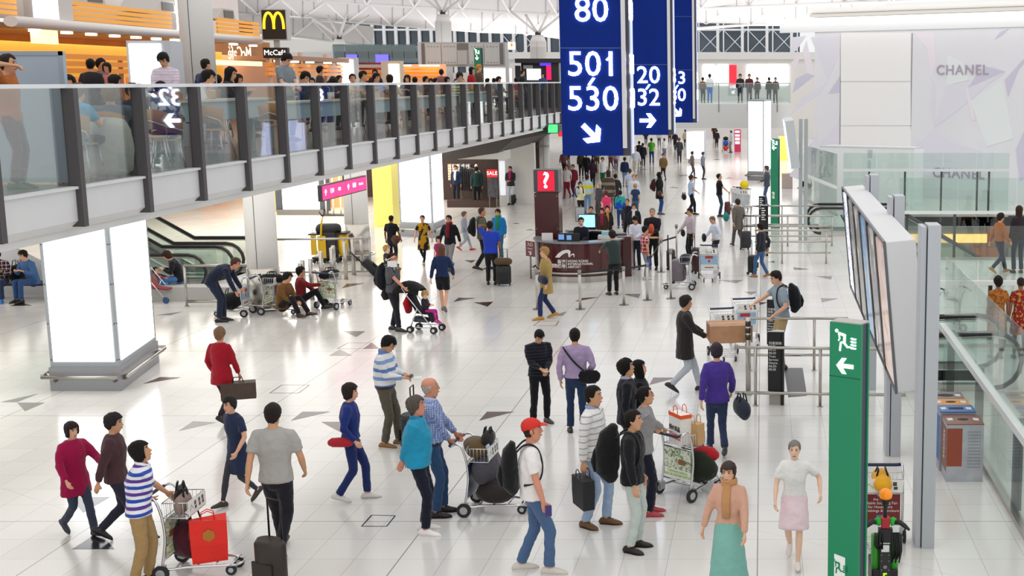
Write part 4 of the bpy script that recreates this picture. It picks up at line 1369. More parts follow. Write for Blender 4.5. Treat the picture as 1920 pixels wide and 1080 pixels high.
CHAIR = cafe_chair('wooden cafe chair draped with a pale jacket, under the woman in grey',-8.62,16.98,1.75)
cafe_chair('wooden cafe chair behind the second balustrade post of the lettered reflection',-8.7,18.3,1.9)
cafe_chair('wooden cafe chair with chrome arms between the first two tall counters',-8.75,23.0,1.7)
cafe_chair('wooden cafe chair beneath the tall counter of the navy man',-8.95,21.0,1.5)
cafe_chair('wooden cafe chair of the boy in turquoise',-8.72,16.36,1.6)
# pale jacket over the chair back
mb = MB(); mb.tube([(-.36,0,.10),(-.34,0,.38),(-.29,0,.62),(-.24,0,.74),(-.18,0,.70)],[(.34,.08),(.37,.10),(.33,.09),(.26,.06),(.2,.04)],18,(0,1,0), dome=True)
o = mb.build('jacket', cloth('#c9c6bb'), None, (-8.62,16.98, GZ),1.75); tag(o, 'pale beige jacket hung over the chair back of the woman in grey','jacket')
# drinks and trays on the counters
for i, (px, X, col_, lab) in enumerate(((421,-9.2,'#b9aa84','paper cup with straw before the long haired girl'),(631,-9.3,'#efe9e2','white cup with straw beside the reading boy'),(636,-9.45,'#e8d8c4','short striped cup beside the tall white cup'),(702,-9.38,'#f4f4f2','white drink bottle before the patterned shirt eater'),(790,-9.5,'#eceae4','white cup with straw on the fourth tall counter'),(717,-9.35,'#c9a878','brown paper bag on the counter of the blue shirt eater'))):
    z_ = (.95,.86,.86,.84,.84,.84)[i]
    y_ = X * F / (px - CX) / CT - .5
    t = thing('cup' if i not in (3,5) else ('bottle','','paper_bag')[i - 3], lab, 'cup' if i not in (3,5) else ('bottle','','bag')[i - 3],(X, y_, GZ + z_))
    mb = MB()
    if i == 3:
        mb.tube([(0,0,0),(0,0,.16),(0,0,.2),(0,0,.26)],[.04,.04,.018,.018],12)
    elif i == 5:
        mb.box((-.06,-.06,0),(.06,.06,.16))
    else:
        mb.tube([(0,0,0),(0,0,.14)],[.035,.046],14)
    mb.build('body', mat(col_, .5), t)
    mb = MB()
    if i != 5:
        mb.cyl((0,0,.14 if i != 3 else .26),.047 if i != 3 else .022,.012,14); mb.build('lid', mat('#f0eee8',.4), t)
    if i in (0,1,4):
        mb = MB(); mb.tube([(0,0,.14),(.01,0,.24),(-.03,0,.27)],.005,6); mb.build('straw', mat('#e8e8ea',.4), t)
for i, (px, X, z_, lab) in enumerate(((370,-9.2,.95,'orange tray before the head-down eater'),(645,-9.35,.86,'brown tray beside the white cups'),(735,-9.4,.84,'brown tray before the blue shirt eater'))):
    y_ = X * F / (px - CX) / CT - .5
    mb = MB(); mb.box((-.15,-.21,0),(.15,.21,.012)); mb.box((-.16,-.22,.008),(-.145,.22,.025)); mb.box((.145,-.22,.008),(.16,.22,.025))
    tag(mb.build('tray', mat('#b86a2c',.4), None, (X, y_, GZ + z_)), lab, 'tray')
# ------------------------------------------------------------------ leaning display wall at the right
t = thing('display_wall','huge leaning row of backlit screens in a pale case on grey posts','display',(1.64,15.1,0))
c = t.location
YA, YB = 15.1,23.2
TILT = .095
M = Matrix.Translation((1.64, YA, 1.66)) @ Matrix.Rotation(-TILT, 4,'Y')
Ls, Hs = YB - YA, 1.85
Mi = Matrix.Translation(-Vector(c)) @ M
mb = MB(); mb.box((0,0,0),(.36, Ls, Hs),0, Mi); mb.build('case', mat('#d9d8da',.45), t, bevel=.008)
mb = MB(); mb.box((-.03,0,-.015),(0, Ls, .02),0, Mi); mb.box((-.03,0, Hs - .02),(0, Ls, Hs + .01),0, Mi); mb.box((-.03,-.01,-.015),(0,.02, Hs),0, Mi); mb.build('frame', mat('#6a6c72',.4,.6), t)
cols = [('#c9a9a0',.5),('#3a3f55',.5),('#2f7fc0',.7),('#4b4846',.45),('#2e3340',.5),('#7570e8',1.5)]
n = 6
for i, (cl, st) in enumerate(cols):
    m_, nt, b = new_mat('screen_picture')
    b.inputs['Base Color'].default_value = (.01,.01,.01,1); b.inputs['Roughness'].default_value = .15
    tc_ = nt.nodes.new('ShaderNodeTexCoord'); no = nt.nodes.new('ShaderNodeTexNoise'); no.inputs['Scale'].default_value = 1.6 if i < 5 else 9; no.inputs['Detail'].default_value = 4; no.inputs['Distortion'].default_value = 1.2
    cr = nt.nodes.new('ShaderNodeValToRGB'); s_ = srgb(cl)
    if i == 5:
        cr.color_ramp.interpolation = 'CONSTANT'
        pal = [(0, srgb('#2c2a8c')),(.45, srgb('#f4f6ff')),(.58, srgb('#3a38b0')),(.66, srgb('#7fe07a'))]
    elif i == 0:
        pal = [(0, srgb('#4a3a4c')),(.4, srgb('#d9b7ac')),(.55, srgb('#e3c9bf')),(.64, srgb('#d98a3c')),(.75, srgb('#3c3548'))]
    elif i == 2:
        pal = [(0, srgb('#1c4f94')),(.5, srgb('#2f7fc0')),(.62, srgb('#8fc0da')),(.72, srgb('#c9a08a'))]
    else:
        pal = [(0, srgb('#14151c')),(.45, srgb(cl)),(.55, srgb('#6e6258')),(.62, srgb('#dcd8d0')),(.75, srgb('#3b4560'))]
    e = cr.color_ramp.elements
    e[0].position, e[0].color = pal[0]; e[1].position, e[1].color = pal[-1]
    for q in pal[1:-1]:
        x = e.new(q[0]); x.color = q[1]
    nt.links.new(tc_.outputs['Object'], no.inputs['Vector']); nt.links.new(no.outputs[0], cr.inputs[0]); nt.links.new(cr.outputs[0], b.inputs['Emission Color'])
    b.inputs['Emission Strength'].default_value = .42 if i != 5 else 1.1
    mb = MB(); mb.box((-.02, Ls * i / n + .05,.06),(-.004, Ls * (i + 1) / n - .05, Hs - .08),0, Mi); mb.build('screen', m_, t)
    mb = MB(); mb.box((-.028, Ls * (i + 1) / n - .11,.02),(-.002, Ls * (i + 1) / n + .11, Hs - .02),0, Mi); mb.build('mullion', BLACK, t)
for Zp in (14.95,18.6,22.6):
    y_ = (Zp - .86) / CT
    mb = MB()
    dx = 1.79 - c.x
    mb.box((dx - .0, y_ - .02 - c.y, 0),(dx + .055, y_ + .34 - c.y, 3.78))
    mb.box((dx + .07, y_ - .05 - c.y, 0),(dx + .215, y_ + .30 - c.y, 3.80))
    mb.box((dx + .05, y_ + .02 - c.y, 0),(dx + .08, y_ + .26 - c.y, 3.7),1)
    mb.build('post',[mat('#b9bcc2',.4, name='post_grey'), mat('#5c5f66',.5)], t)

# far display board leaning the same way beside the twin grey posts
t = thing('display_wall','distant leaning screen case on twin grey posts before the printed wall','display',(on_y(1484,300,43).x, 43,0))
c = t.location; zt_, zb_ = on_y(1480,227,43).z, on_y(1485,317,43).z
M2 = Matrix.Translation((0,0, zb_)) @ Matrix.Rotation(-.14,4,'Y')
mb = MB(); mb.box((.0,0,0),(.30,4.5, zt_ - zb_),0, M2); mb.build('case', mat('#c6cccd',.45), t)
mb = MB(); mb.box((-.02,.1,.05),(0,4.4, zt_ - zb_ - .05),0, M2); mb.build('screen', emit('#cfd6ff',1.3), t)
for dx in (.32,.50):
    mb = MB(); mb.box((dx - .06,.3,0),(dx + .06,.5, zt_ + .06)); mb.build('post', mat('#a9b3b2',.4), t)

# ------------------------------------------------------------------ recycling bins
def bin_unit(label, X, Y, w, d, h_, top, panel_c, hole, rz, seen=True):
    t = thing('recycling_bin', label, 'bin',(X, Y, 0), rz)
    mb = MB(); mb.box((0,0,0),(w, d, h_)); mb.build('body', mat('#b8bbc3',.35,.7, var=.12, scale=5, name='galvanised'), t)
    mb = MB(); mb.box((-.004,-.004, h_),(w + .004, d + .004, h_ + .015)); mb.build('lid', mat(top, .4), t)
    Mt = frame((w * .5, d * .5, h_ + .0155),(1,0,0),(0,1,0))
    mb = MB()
    if hole == 'slot':
        flat(mb, Mt, [(-.10,-.05),(.10,-.05),(.10,.05),(-.10,.05)],0,.003)
    else:
        flat(mb, Mt, [(hole * math.cos(i * PI / 12), hole * .62 * math.sin(i * PI / 12)) for i in range(24)],0,.003)
    mb.build('opening', mat('#050505',.6), t)
    mb = MB()
    for sx_ in (-1,1):
        flat(mb, Mt, [(sx_ * w * .28,-.05),(sx_ * w * .42,-.07),(sx_ * w * .44,.05),(sx_ * w * .28,.07)][::sx_],0,.002)
    mb.build('lid_print', mat('#ece8e2',.5), t)
    mb = MB(); mb.box((-.004,.03,.14),(0, d - .03, h_ - .06)); mb.build('side_panel', mat(panel_c, .5), t)
    return t

yb_ = fl(1800,903)
bx = 2.50
for i, (lab, top, pc, hole, h_) in enumerate((('front recycling bin of the row, with brown lid and brown front panel','#8a5b4e','#8a5b4e',.075,.80),
                                              ('second recycling bin, with blue lid and square slot','#3a6fb8','#3a6fb8','slot',.84),
                                              ('third recycling bin, with orange lid','#e0963c','#e0963c',.075,.84),
                                              ('rear waste bin of the row, with grey brown lid and the widest hole','#7d6f6e','#b9b4b4',.12,.84))):
    yy = 16.75 + (0,.50,.88,1.24)[i]
    t = bin_unit(lab, bx - (0,.03,.05,.07)[i], yy, .50,(.48,.36,.34,.40)[i], h_, top, pc, hole, 0)
    if i == 0:
        mb = MB(); mb.box((.0,-.006,.22),(.21,0, h_ - .05)); mb.build('front_panel', mat('#9a4a34',.6), t)
        mb = MB()
        for a_ in range(9):
            for b_ in range(12):
                mb.box((.29 + a_ * .02,-.004,.2 + b_ * .045),(.30 + a_ * .02,-.001,.215 + b_ * .045))
        mb.build('perforation', mat('#7d8087',.5), t)
        text_mb('RECYCLE',.1, frame((-.006,.22,.48),(0,0,1),(0,1,0)) @ Matrix.Rotation(PI, 4,'Z'), depth=.002).build('lettering', mat('#ece8e2',.5), t)

# ------------------------------------------------------------------ trolley tug with orange beacon
t = thing('trolley_tug','green and black battery trolley tug with orange beacon beside the exit pillar','vehicle', fl(1658,1125)); t.scale = (.82,.82,.82)
LIME = mat('#3fa32e',.35, name='lime_green')
mb = MB(); mb.box((-.17,-.02,.12),(.17,.55,.42)); mb.build('chassis', BLACK, t, bevel=.02)
mb = MB(); mb.tube([(-.12,.05,.40),(-.12,.08,.86)],.055,12); mb.tube([(.12,.05,.40),(.12,.08,.86)],.055,12); mb.build('mast', LIME, t)
mb = MB(); mb.box((-.075,-.03,.14),(.075,.05,.74)); mb.build('front_cover', mat('#232325',.4), t, bevel=.008)
mb = MB()
for z_ in (.24,.42,.54,.62):
    for x in (-.045,.045):
        mb.cyl((x, -.032, z_),.008,.006,8, axis=(0,-1,0))
mb.cyl((0,-.032,.46),.025,.01,14, axis=(0,-1,0)); mb.build('bolt', STEELD, t)
text_mb('5',.14, frame((0,-.034,.32),(1,0,0),(0,0,1)), offset=.003).build('number', emit('#a8e020',.8), t)
mb = MB(); mb.box((-.05,-.036,.66),(.05,-.03,.75)); mb.build('notice', WHITE, t)
mb = MB(); mb.box((-.055,-.02,.96),(.055,.10,1.10)); mb.build('control_head', mat('#b3202c',.4), t, bevel=.012)
for s_ in (-1,1):
    mb = MB(); mb.tube([(s_ * .06,.02,1.04),(s_ * .10,.02,1.05),(s_ * .12,.02,1.04)],[(.055,.04),(.06,.045),(.05,.03)],10,(0,0,1)); mb.build('grip_mount', mat('#24b02e',.4), t)
    mb = MB(); mb.tube([(s_ * .11,.02,1.04),(s_ * .17,0,1.05),(s_ * .24,-.03,1.01),(s_ * .29,-.06,.97)],[.03,.034,.03,.018],10, dome=True); mb.build('handlebar', BLACK, t)
    mb = MB(); mb.cyl((s_ * .18,.12,.13),.13,.10 * s_, 24, axis=(1,0,0)); mb.build('wheel', RUBBER, t)
mb = MB(); mb.tube([(0,.05,.85),(0,.05,1.12),(0,.03,1.2),(0,.03,1.32)],[.04,.025,.02,.055],12); mb.build('beacon_stem', BLACK, t)
mb = MB(); mb.tube([(0,.03,1.31),(0,.03,1.35)],[.06,.085],16); mb.build('beacon_base', BLACK, t)
m_, nt, b = new_mat('amber_lens'); b.inputs['Base Color'].default_value = srgb('#f08a14'); b.inputs['Roughness'].default_value = .1; b.inputs['Emission Color'].default_value = srgb('#f08a14'); b.inputs['Emission Strength'].default_value = .25
mb = MB(); mb.ball((0,.03,1.40),(.085,.085,.085),18); mb.build('beacon_lens', m_, t)
mb = MB()
for i in range(5):
    x = .08 + i * .022
    mb.tube([(x, -.03,.92),(x + .02,-.05,.70),(x + .01,-.03,.52 + .05 * (i % 2)),(x + .04,-.02,.68),(x + .03,-.02,.90)],.011,6)
for i in range(3):
    x = -.13 + i * .03
    mb.tube([(x, -.04,.92),(x - .01,-.05,.76),(x + .03,-.04,.70),(x + .03,-.04,.9)],.012,6)
mb.build('cable', BLACK, t)
mb = MB(); mb.box((-.09,-.03,.78),(.09,.06,.96)); mb.build('column_head', BLACK, t)

# ------------------------------------------------------------------ stainless barrier rails and posts

def rail_frame(label, A, B, h_, posts, bars=(1.0,), r=.028, pr=.026, m_=None):
    A, B = Vector(A), Vector(B)
    t = thing('barrier_rail', label, 'rail', A); d = B - A
    for f in bars:
        mb = MB(); mb.tube([Vector((0,0, h_ * f)), d + Vector((0,0, h_ * f))], r, 10); mb.build('rail', m_ or STEEL, t)
    for u in posts:
        p_ = d * u
        mb = MB(); mb.tube([p_, p_ + Vector((0,0, h_))], pr, 10); mb.cyl(p_, pr * 2,.012,14); mb.build('post', m_ or STEEL, t)
    return t

def line_at(z_, xa, ya, xb, yb):
    return fl(xa, ya, z_).xy.to_3d(), fl(xb, yb, z_).xy.to_3d()

A, B = line_at(1.0,1378,651,1700,655)
rail_frame('near stainless barrier rail beside the train hours sign', A, B, 1.0,(.12,.50),(1.0,.22))
A, B = line_at(1.0,1405,597,1590,597)
rail_frame('rear stainless barrier rail behind the train hours sign', A, B, 1.0,(.0,.66),(1.0,.3))
p = fl(1403,740)
t = thing('bollard','stout stainless post with black bands in front of the barrier rails','post', p)
mb = MB(); mb.cyl((0,0,0),.045,1.36,20); mb.cyl((0,0,0),.07,.015,20); mb.build('shaft', STEEL, t)
for z_ in (.98,1.10,1.22):
    mb = MB(); mb.cyl((0,0, z_),.049,.09,20); mb.build('band', mat('#4c4743',.3,.8), t)
for lab, (xa, ya, xb, yb), h_, ps in (
    ('front rail of the long barrier group before the far escalator',(1415,432,1558,432),1.0,(.36,.94)),
    ('second rail of the long barrier group before the far escalator',(1392,405,1562,405),1.0,(.15,.5,.99)),
    ('rearmost rail of the long barrier group before the far escalator',(1410,386,1535,386),1.0,(.13,.45)),
    ('short barrier rail beside the small black direction posts',(1393,387,1425,387),1.0,(.1,.45))):
    A, B = line_at(h_, xa, ya, xb, yb)
    rail_frame(lab, A, B, h_, ps, (1.0,.66,.33),.03)
A, B = line_at(1.0,345,498,470,497)
rail_frame('barrier rail between the seated woman and the bending man', A, B, 1.0,(0,.99),(1.0,.12),.035,.03)
A, B = line_at(1.0,512,449,694,447)
rail_frame('long barrier rail in front of the cleaning cart', A, B, 1.0,(.72,.99),(1.0,.06),.03,.03)
BOLL = [(568,480,565),(583,478,562),(602,472,545),(622,464,537),(625,462,532),(646,455,524),(661,449,516),(677,442,509),(564,488,572)]
for i, (px, yt, yb) in enumerate(BOLL):
    p = fl(px + 3, yb); mb = MB(); mb.cyl((0,0,0),.055,1.02,16); mb.cyl((0,0,1.02),.05,.012,16); mb.cyl((0,0,0),.075,.012,16)
    o = mb.build('bollard', STEEL, None, p)
    tag(o, ('brushed steel bollard, %s of the slanting row beside the cleaning cart' % ('second','third','fourth','fifth','sixth','third last','second last','last and farthest','first and nearest')[i]),'post','steel bollards by the cleaning cart')

# queue stanchions round the information desk
for i, (px, yt, yb) in enumerate(((1008,478,580),(1088,497,580),(1170,490,572),(1214,484,563),(1240,440,510),(1258,445,560),(1269,425,500))):
    p = fl(px, yb); t = thing('queue_post','steel queue post, %s' % ('at the left end of the desk under the entrance sign','centred before the desk lettering','beside the man in dark green','right of the desk before the check shirt woman','beside the dark red suitcase','slim one before the luggage trolley','slim rear one beside the lilac shirt man')[i],'post', p)
    h_ = .95 if i < 5 else 1.25
    mb = MB(); mb.cyl((0,0,0),.036 if i < 5 else .03, h_, 14); mb.build('shaft', mat('#c2bfba',.35,.8), t)
    mb = MB(); mb.cyl((0,0, h_ - .1),.045,.1,14); mb.build('belt_head', mat('#8f8d8a',.4,.6), t)
    mb = MB(); mb.cyl((0,0,0),.12,.014,20); mb.build('foot', STEELD, t)
for i, (a_, b_) in enumerate((((1088,580),(1170,572)),((1170,572),(1214,563)),((1240,510),(1269,500)),((1214,563),(1240,510)))):
    A, B = fl(*a_), fl(*b_); d = (B - A)
    mb = MB(); n_ = Vector((-d.y, d.x, 0)).normalized() * .004
    mb.prism([Vector((0,0,.86)) + d * .012, Vector((0,0,.86)) + d * .988, Vector((0,0,.91)) + d * .988, Vector((0,0,.91)) + d * .012], n_)
    tag(mb.build('belt_tape', mat('#16161a',.6), None, A),'black belt tape ' + ('before the desk lettering','between the posts right of the desk','beside the lilac shirt man','running back past the check shirt woman')[i],'belt')

# ------------------------------------------------------------------ information desk
MAR = mat('#4a1a1c',.2, spec=.6, var=.12, scale=2, name='maroon_laminate')
dc = fl(1086,520) ; DC = Vector((dc.x, dc.y + .25,0))
t = thing('information_desk','curved maroon airport information desk with grey worktop and steel foot','desk', DC)
R0 = 1.22

def arc(r0, r1, z0, z1, a0, a1, n=28, sq=1.0):
    mb = MB(); vs, fs = [],[]
    for i in range(n + 1):
        a_ = a0 + (a1 - a0) * i / n
        for r, z_ in ((r1, z0),(r1, z1),(r0, z1),(r0, z0)):
            vs.append((r * math.cos(a_), r * math.sin(a_) * sq, z_))
    for i in range(n):
        for j in range(4):
            fs.append((i * 4 + j, (i + 1) * 4 + j, (i + 1) * 4 + (j + 1) % 4, i * 4 + (j + 1) % 4))
    fs += [(0,1,2,3),(n * 4 + 3, n * 4 + 2, n * 4 + 1, n * 4)]
    return mb.add(vs, fs, 0, False)

a0, a1 = PI * .93, PI * 2.06
arc(1.12, R0,.14,1.06, a0, a1).build('front', MAR, t)
arc(.85, R0 + .06,1.06,1.10, a0, a1).build('worktop', mat('#8b8f92',.3,.3), t)
arc(1.10, R0 + .03,0,.16, a0, a1).build('kick_plate', STEEL, t)
mb = MB(); mb.tube([((R0 + .10) * math.cos(a0 + (a1 - a0) * i / 30),(R0 + .10) * math.sin(a0 + (a1 - a0) * i / 30),.26) for i in range(31)],.03,8); mb.build('foot_rail', STEEL, t)
mb = MB()
for i in range(11):
    a_ = a0 + (a1 - a0) * (i + .5) / 11
    mb.tube([((R0 + .002) * math.cos(a_),(R0 + .002) * math.sin(a_),.16),((R0 + .002) * math.cos(a_),(R0 + .002) * math.sin(a_),1.05)],.004,4)
mb.build('panel_joint', mat('#2c0e10',.4), t)

def bent(mb, shapes, a_c, zc, r, mi=0):
    for pts in shapes:
        vs = [((r + .01) * math.cos(a_c + x / r),(r + .01) * math.sin(a_c + x / r), zc + y) for x, y in pts]
        vs2 = [(r * math.cos(a_c + x / r), r * math.sin(a_c + x / r), zc + y) for x, y in pts]
        n = len(pts)
        mb.add(vs + vs2,[tuple(range(n))] + [(i, n + i, n + (i + 1) % n, (i + 1) % n) for i in range(n)], mi)

def bent_text(mb, txt, size, x0, y0, a_c, zc, r, align='LEFT'):
    m2 = text_mb(txt, size, Matrix.Translation((x0, y0,0)), align=align, offset=size * .015)
    vs = [((r + .004 + v[2]) * math.cos(a_c + v[0] / r),(r + .004 + v[2]) * math.sin(a_c + v[0] / r), zc + v[1]) for v in m2.v]
    mb.add(vs, m2.f)

ac = PI * 1.5 - .14
mb = MB()
sw_o = [(-.36,-.02),(-.26,.09),(-.15,.165),(-.04,.20),(.05,.20),(.095,.16),(.09,.10),(.06,.0)]
sw_i = [(-.22,-.02),(-.17,.035),(-.10,.085),(-.03,.115),(.01,.118),(.025,.10),(.03,.06),(.04,.0)]
bent(mb, [[sw_o[i], sw_i[i], sw_i[i + 1], sw_o[i + 1]][::1] for i in range(7)], ac, .70, R0)
sw2_o = [(.06,0.0),(.10,.07),(.15,.10),(.19,.10),(.20,.05),(.19,.0)]
sw2_i = [(.075,0.0),(.115,.05),(.15,.065),(.165,.065),(.175,.04),(.175,.0)]
bent(mb, [[sw2_o[i], sw2_i[i], sw2_i[i + 1], sw2_o[i + 1]] for i in range(5)], ac, .70, R0)
mb.build('emblem', mat('#e9e4e2',.4), t)
mb = MB()
bent_text(mb, '香港',.12,-.05,.03, ac, .53, R0,'RIGHT'); bent_text(mb, '國際機場',.12,-.05,-.09, ac, .53, R0,'RIGHT')
bent_text(mb, 'HONG KONG',.088,.01,.06, ac, .53, R0); bent_text(mb, 'INTERNATIONAL',.088,.01,-.02, ac, .53, R0); bent_text(mb, 'AIRPORT',.088,.01,-.10, ac, .53, R0)
bent(mb, [[(-.028,-.13),(-.018,-.13),(-.018,.11),(-.028,.11)]], ac, .53, R0)
mb.build('lettering', mat('#e9e4e2',.4), t)
# rear counter wing
mb = MB(); mb.box((1.05,-.1,.0),(1.45,.55,1.12)); mb.build('end_cabinet', MAR, t)
arc(1.15,1.28,.2,1.12, PI * .12, PI * .62,16,.95).build('rear_wall', mat('#1f1d20',.3), t)
arc(1.05,1.34,1.12,1.16, PI * .1, PI * .64,16,.95).build('rear_worktop', mat('#5c5f64',.3,.3), t)
# the pillar with the question mark
p = fl(1026,500)
q = Vector((DC.x - .95, DC.y + .62,0))
t2 = thing('information_pillar','tall maroon pillar with lit red question mark above the information desk','sign', q)
mb = MB(); mb.box((-.34,-.3,.0),(.34,.3,2.30)); mb.build('pillar', MAR, t2)
mb = MB()
for x in (-.3,.3):
    for z_ in (1.3,2.22):
        mb.cyl((x, -.305, z_),.015,.008,8, axis=(0,-1,0))
mb.build('screw', STEEL, t2)
mb = MB(); mb.box((-.345,-.31,2.33),(.345,.31,2.95)); mb.build('lamp_case', mat('#4c4a4e',.4), t2)
mb = MB(); mb.box((-.23,-.325,2.36),(.24,-.311,2.92)); mb.build('lit_face', emit('#c01030',.9), t2)
text_mb('?',.62, frame((0,-.33,2.64),(1,0,0),(0,0,1)), offset=.012).build('lettering', emit('#ffffff',2.5), t2)
# things on and in the desk
t = thing('monitor','bright blue computer screen behind the desk attendant','monitor', DC + Vector((.12,.72,1.16)))
mb = MB(); mb.box((-.24,0,.12),(.24,.04,.50)); mb.build('case', BLACK, t)
mb = MB(); mb.box((-.225,-.006,.135),(.225,0,.485)); mb.build('screen', emit('#8fd2ff',1.3), t)
mb = MB(); mb.box((-.03,.01,0),(.03,.04,.14)); mb.box((-.1,-.06,0),(.1,.1,.015)); mb.build('stand', BLACK, t)
t = thing('monitor','black touch screens with small lit pictures on the desk before the attendant','monitor', DC + Vector((-.14,-.98,1.10)))
mb = MB(); mb.box((-.32,0,0),(.28,.05,.22)); mb.build('case', BLACK, t)
mb = MB(); mb.box((-.29,-.006,.05),(-.14,0,.19)); mb.box((-.07,-.006,.04),(.06,0,.17)); mb.build('screen', emit('#5f86b8',.8), t)
t = thing('notice_board','pale framed notice on a stand behind the desk','sign', DC + Vector((-.12,1.05,1.16)))
mb = MB(); mb.box((-.14,0,.25),(.14,.02,.68)); mb.build('frame', STEELD, t)
mb = MB(); mb.box((-.12,-.006,.27),(.12,0,.66)); mb.build('sheet', mat('#d6d8db',.5), t)
mb = MB(); mb.cyl((0,.01,0),.02,.27,8); mb.build('stand', STEELD, t)
mb = MB(); mb.box((-.15,0,0),(.15,.02,.2)); tag(mb.build('leaflet_holder', mat('#e4dede',.5), None, DC + Vector((-.78,-.72,1.10))),'small white and red notice standing on the desk end','sign')
mb = MB(); mb.box((-.25,-.12,0),(.2,.12,.10)); mb.box((-.15,-.1,.1),(.22,.1,.2),1); tag(mb.build('brochures',[mat('#d6d4cf',.6), mat('#8fc3cc',.6)], None, DC + Vector((.82,-.35,1.10))),'stack of brochures at the right of the desk','paper')
mb = MB(); mb.box((-.2,-.15,0),(.2,.15,.3)); mb.box((-.18,-.16,.1),(.18,-.15,.28),1); tag(mb.build('printer',[BLACK, mat('#3a3b40',.5)], None, DC + Vector((-.28,.45,.86))),'black office machines beside the pillar behind the desk','printer')
mb = MB(); mb.box((-.6,-.2,0),(.6,.2,.86)); tag(mb.build('back_desk', mat('#1b1a1c',.4), None, DC + Vector((.1,.45,0))),'dark inner desk behind the attendant','desk')
t = thing('direction_sign','small maroon entrance sign with white arrow at the desk end','sign', DC + Vector((-1.32,-.45,0)))
Ms = frame((0,0,.62),(.75,-.66,0),(0,0,1))
mb = MB(); mb.box((-.16,0,-.01),(.22,.42,.01),0, Ms); mb.build('panel', mat('#7c4a4c',.4), t)
mb = text_mb('入口',.12, Ms @ Matrix.Translation((.03,.33,.012))); text_mb('Entrance',.06, Ms @ Matrix.Translation((.03,.22,.012)), mb=mb); arrow(mb, Ms @ Matrix.Translation((.03,.1,.011)),.15,-.5)
mb.build('lettering', mat('#efe6e6',.4), t)
mb = MB(); mb.tube([Vector((.02,-.04,0)), Vector((.02,-.04,.64))],.025,8); mb.build('post', STEELD, t)

# ------------------------------------------------------------------ train hours signs
for i, (px, yb, yt, lab) in enumerate(((1453,759,622,'black train service hours sign in front of the barrier rail'),(1449,668,562,'second black train service hours sign just behind the front one'),(1432,480,385,'small dark direction post far behind by the barrier rails'),(1428,440,368,'farthest small dark direction post by the barrier rails'))):
    p = fl(px, yb); zc = p.y * CT + H * ST
    w = 27 / F * fl(1453,759).y * CT if i < 2 else .2
    h_ = pix(px, yt, zc - .2).z
    t = thing('service_sign', lab, 'sign', p, -.12)
    mb = MB(); mb.box((-w / 2,-.02,.24),(w / 2,.0, h_)); mb.box((w / 2 - .02,-.02,.0),(w / 2 + .035,.06, h_)); mb.build('blade', BLACK, t)
    mb = MB(); mb.box((-w / 2 + .02,.0,0),(w / 2 - .02,.05,.26)); mb.build('foot', mat('#a7a09a',.5), t)
    mb = MB(); mb.prism([(-w / 2,-.02, h_),(w / 2 + .035,-.02, h_),(w / 2 + .035,.08, h_),(w * .1,.12, h_)],(0,0,.012)); mb.build('top_cap', mat('#c9c8cc',.5), t)
    if i < 2:
        mb = text_mb('列車服務\n時間:\n06:20\n00:30\nTrain\nService\nHours:\n06:20-\n00:30', w * .235, frame((-w * .44,-.021, h_ - .42),(1,0,0),(0,0,1)), align='LEFT', depth=.002, line=1.02)
    else:
        mb = MB()
        for k_ in range(6):
            mb.box((-w * .35,-.023, h_ - .1 - k_ * .07),(w * (.1 + .2 * (k_ % 2)),-.02, h_ - .07 - k_ * .07))
    mb.build('lettering', mat('#eeeeee',.4), t)
# ------------------------------------------------------------------ people
FOLDS = bpy.data.textures.new('cloth_folds','CLOUDS')
FOLDS.noise_scale = .085
FOLDS.noise_depth = 1
SKINS = {'tan': '#cc9874','fair': '#e0ab8c','pale': '#ecc2a8','brown': '#8c5a40','red': '#cf8d72','dark': '#4e3226'}

def skin_mat(k):
    key = ('skin', k)
    if key not in MATS:
        m, nt, b = new_mat('skin')
        b.inputs['Base Color'].default_value = srgb(SKINS[k]); b.inputs['Roughness'].default_value = .5
        b.inputs['Subsurface Weight'].default_value = 0.0
        MATS[key] = m
    return MATS[key]

def hair_mat(c):
    return mat(c, .62, spec=.25, var=.35, scale=55, bump=.8, bscale=90, name='hair')

def smoothed(o, vox, it=3):
    r = o.modifiers.new('surface','REMESH'); r.mode = 'VOXEL'; r.voxel_size = vox; r.use_smooth_shade = True
    s = o.modifiers.new('soften','SMOOTH'); s.factor = .5; s.iterations = it
    return o

def ik(a, b, l1, l2, pole):
    d = b - a; L = d.length
    if L > (l1 + l2) * .998:
        d = d * ((l1 + l2) * .998 / L); L = d.length
    u = d.normalized()
    k = (l1 * l1 - l2 * l2 + L * L) / (2 * L)
    h_ = math.sqrt(max(1e-6, l1 * l1 - k * k))
    p = Vector(pole); p = p - u * p.dot(u)
    if p.length < 1e-5:
        p = u.orthogonal()
    p.normalize()
    return a + u * k + p * h_, a + d

def lerp_tab(tab, z):
    if z <= tab[0][0]:
        return tab[0][1:]
    for a, b in zip(tab, tab[1:]):
        if z <= b[0]:
            t = (z - a[0]) / (b[0] - a[0])
            return tuple(p + (q - p) * t for p, q in zip(a[1:], b[1:]))
    return tab[-1][1:]

HEAD = [(-.130,.038,.026,.026),(-.118,.040,.048,.040),(-.095,.024,.066,.052),(-.06,.010,.083,.062),(-.02,.003,.092,.070),(.02,.0,.097,.075),(.06,-.003,.095,.074),(.085,-.005,.084,.065),(.105,-.006,.062,.048),(.118,-.006,.03,.024)]
HAIRS = {  # hairline heights: front, side, back; thickness; extra fall of the back
    'short': (.068,-.005,-.085,.015),'crop': (.074,.015,-.07,.008),'bob': (.048,-.085,-.115,.024),'long': (.055,-.16,-.30,.022),
    'curly': (.05,-.06,-.10,.04),'tied': (.066,.0,-.07,.013),'full': (.056,-.022,-.09,.023),'bald': (.03,-.01,-.07,.006),'cap': (.045,.03,.0,.016)}

def rot_y(v, a):
    c, s = math.cos(a), math.sin(a)
    return Vector((v.x * c + v.z * s, v.y, -v.x * s + v.z * c))

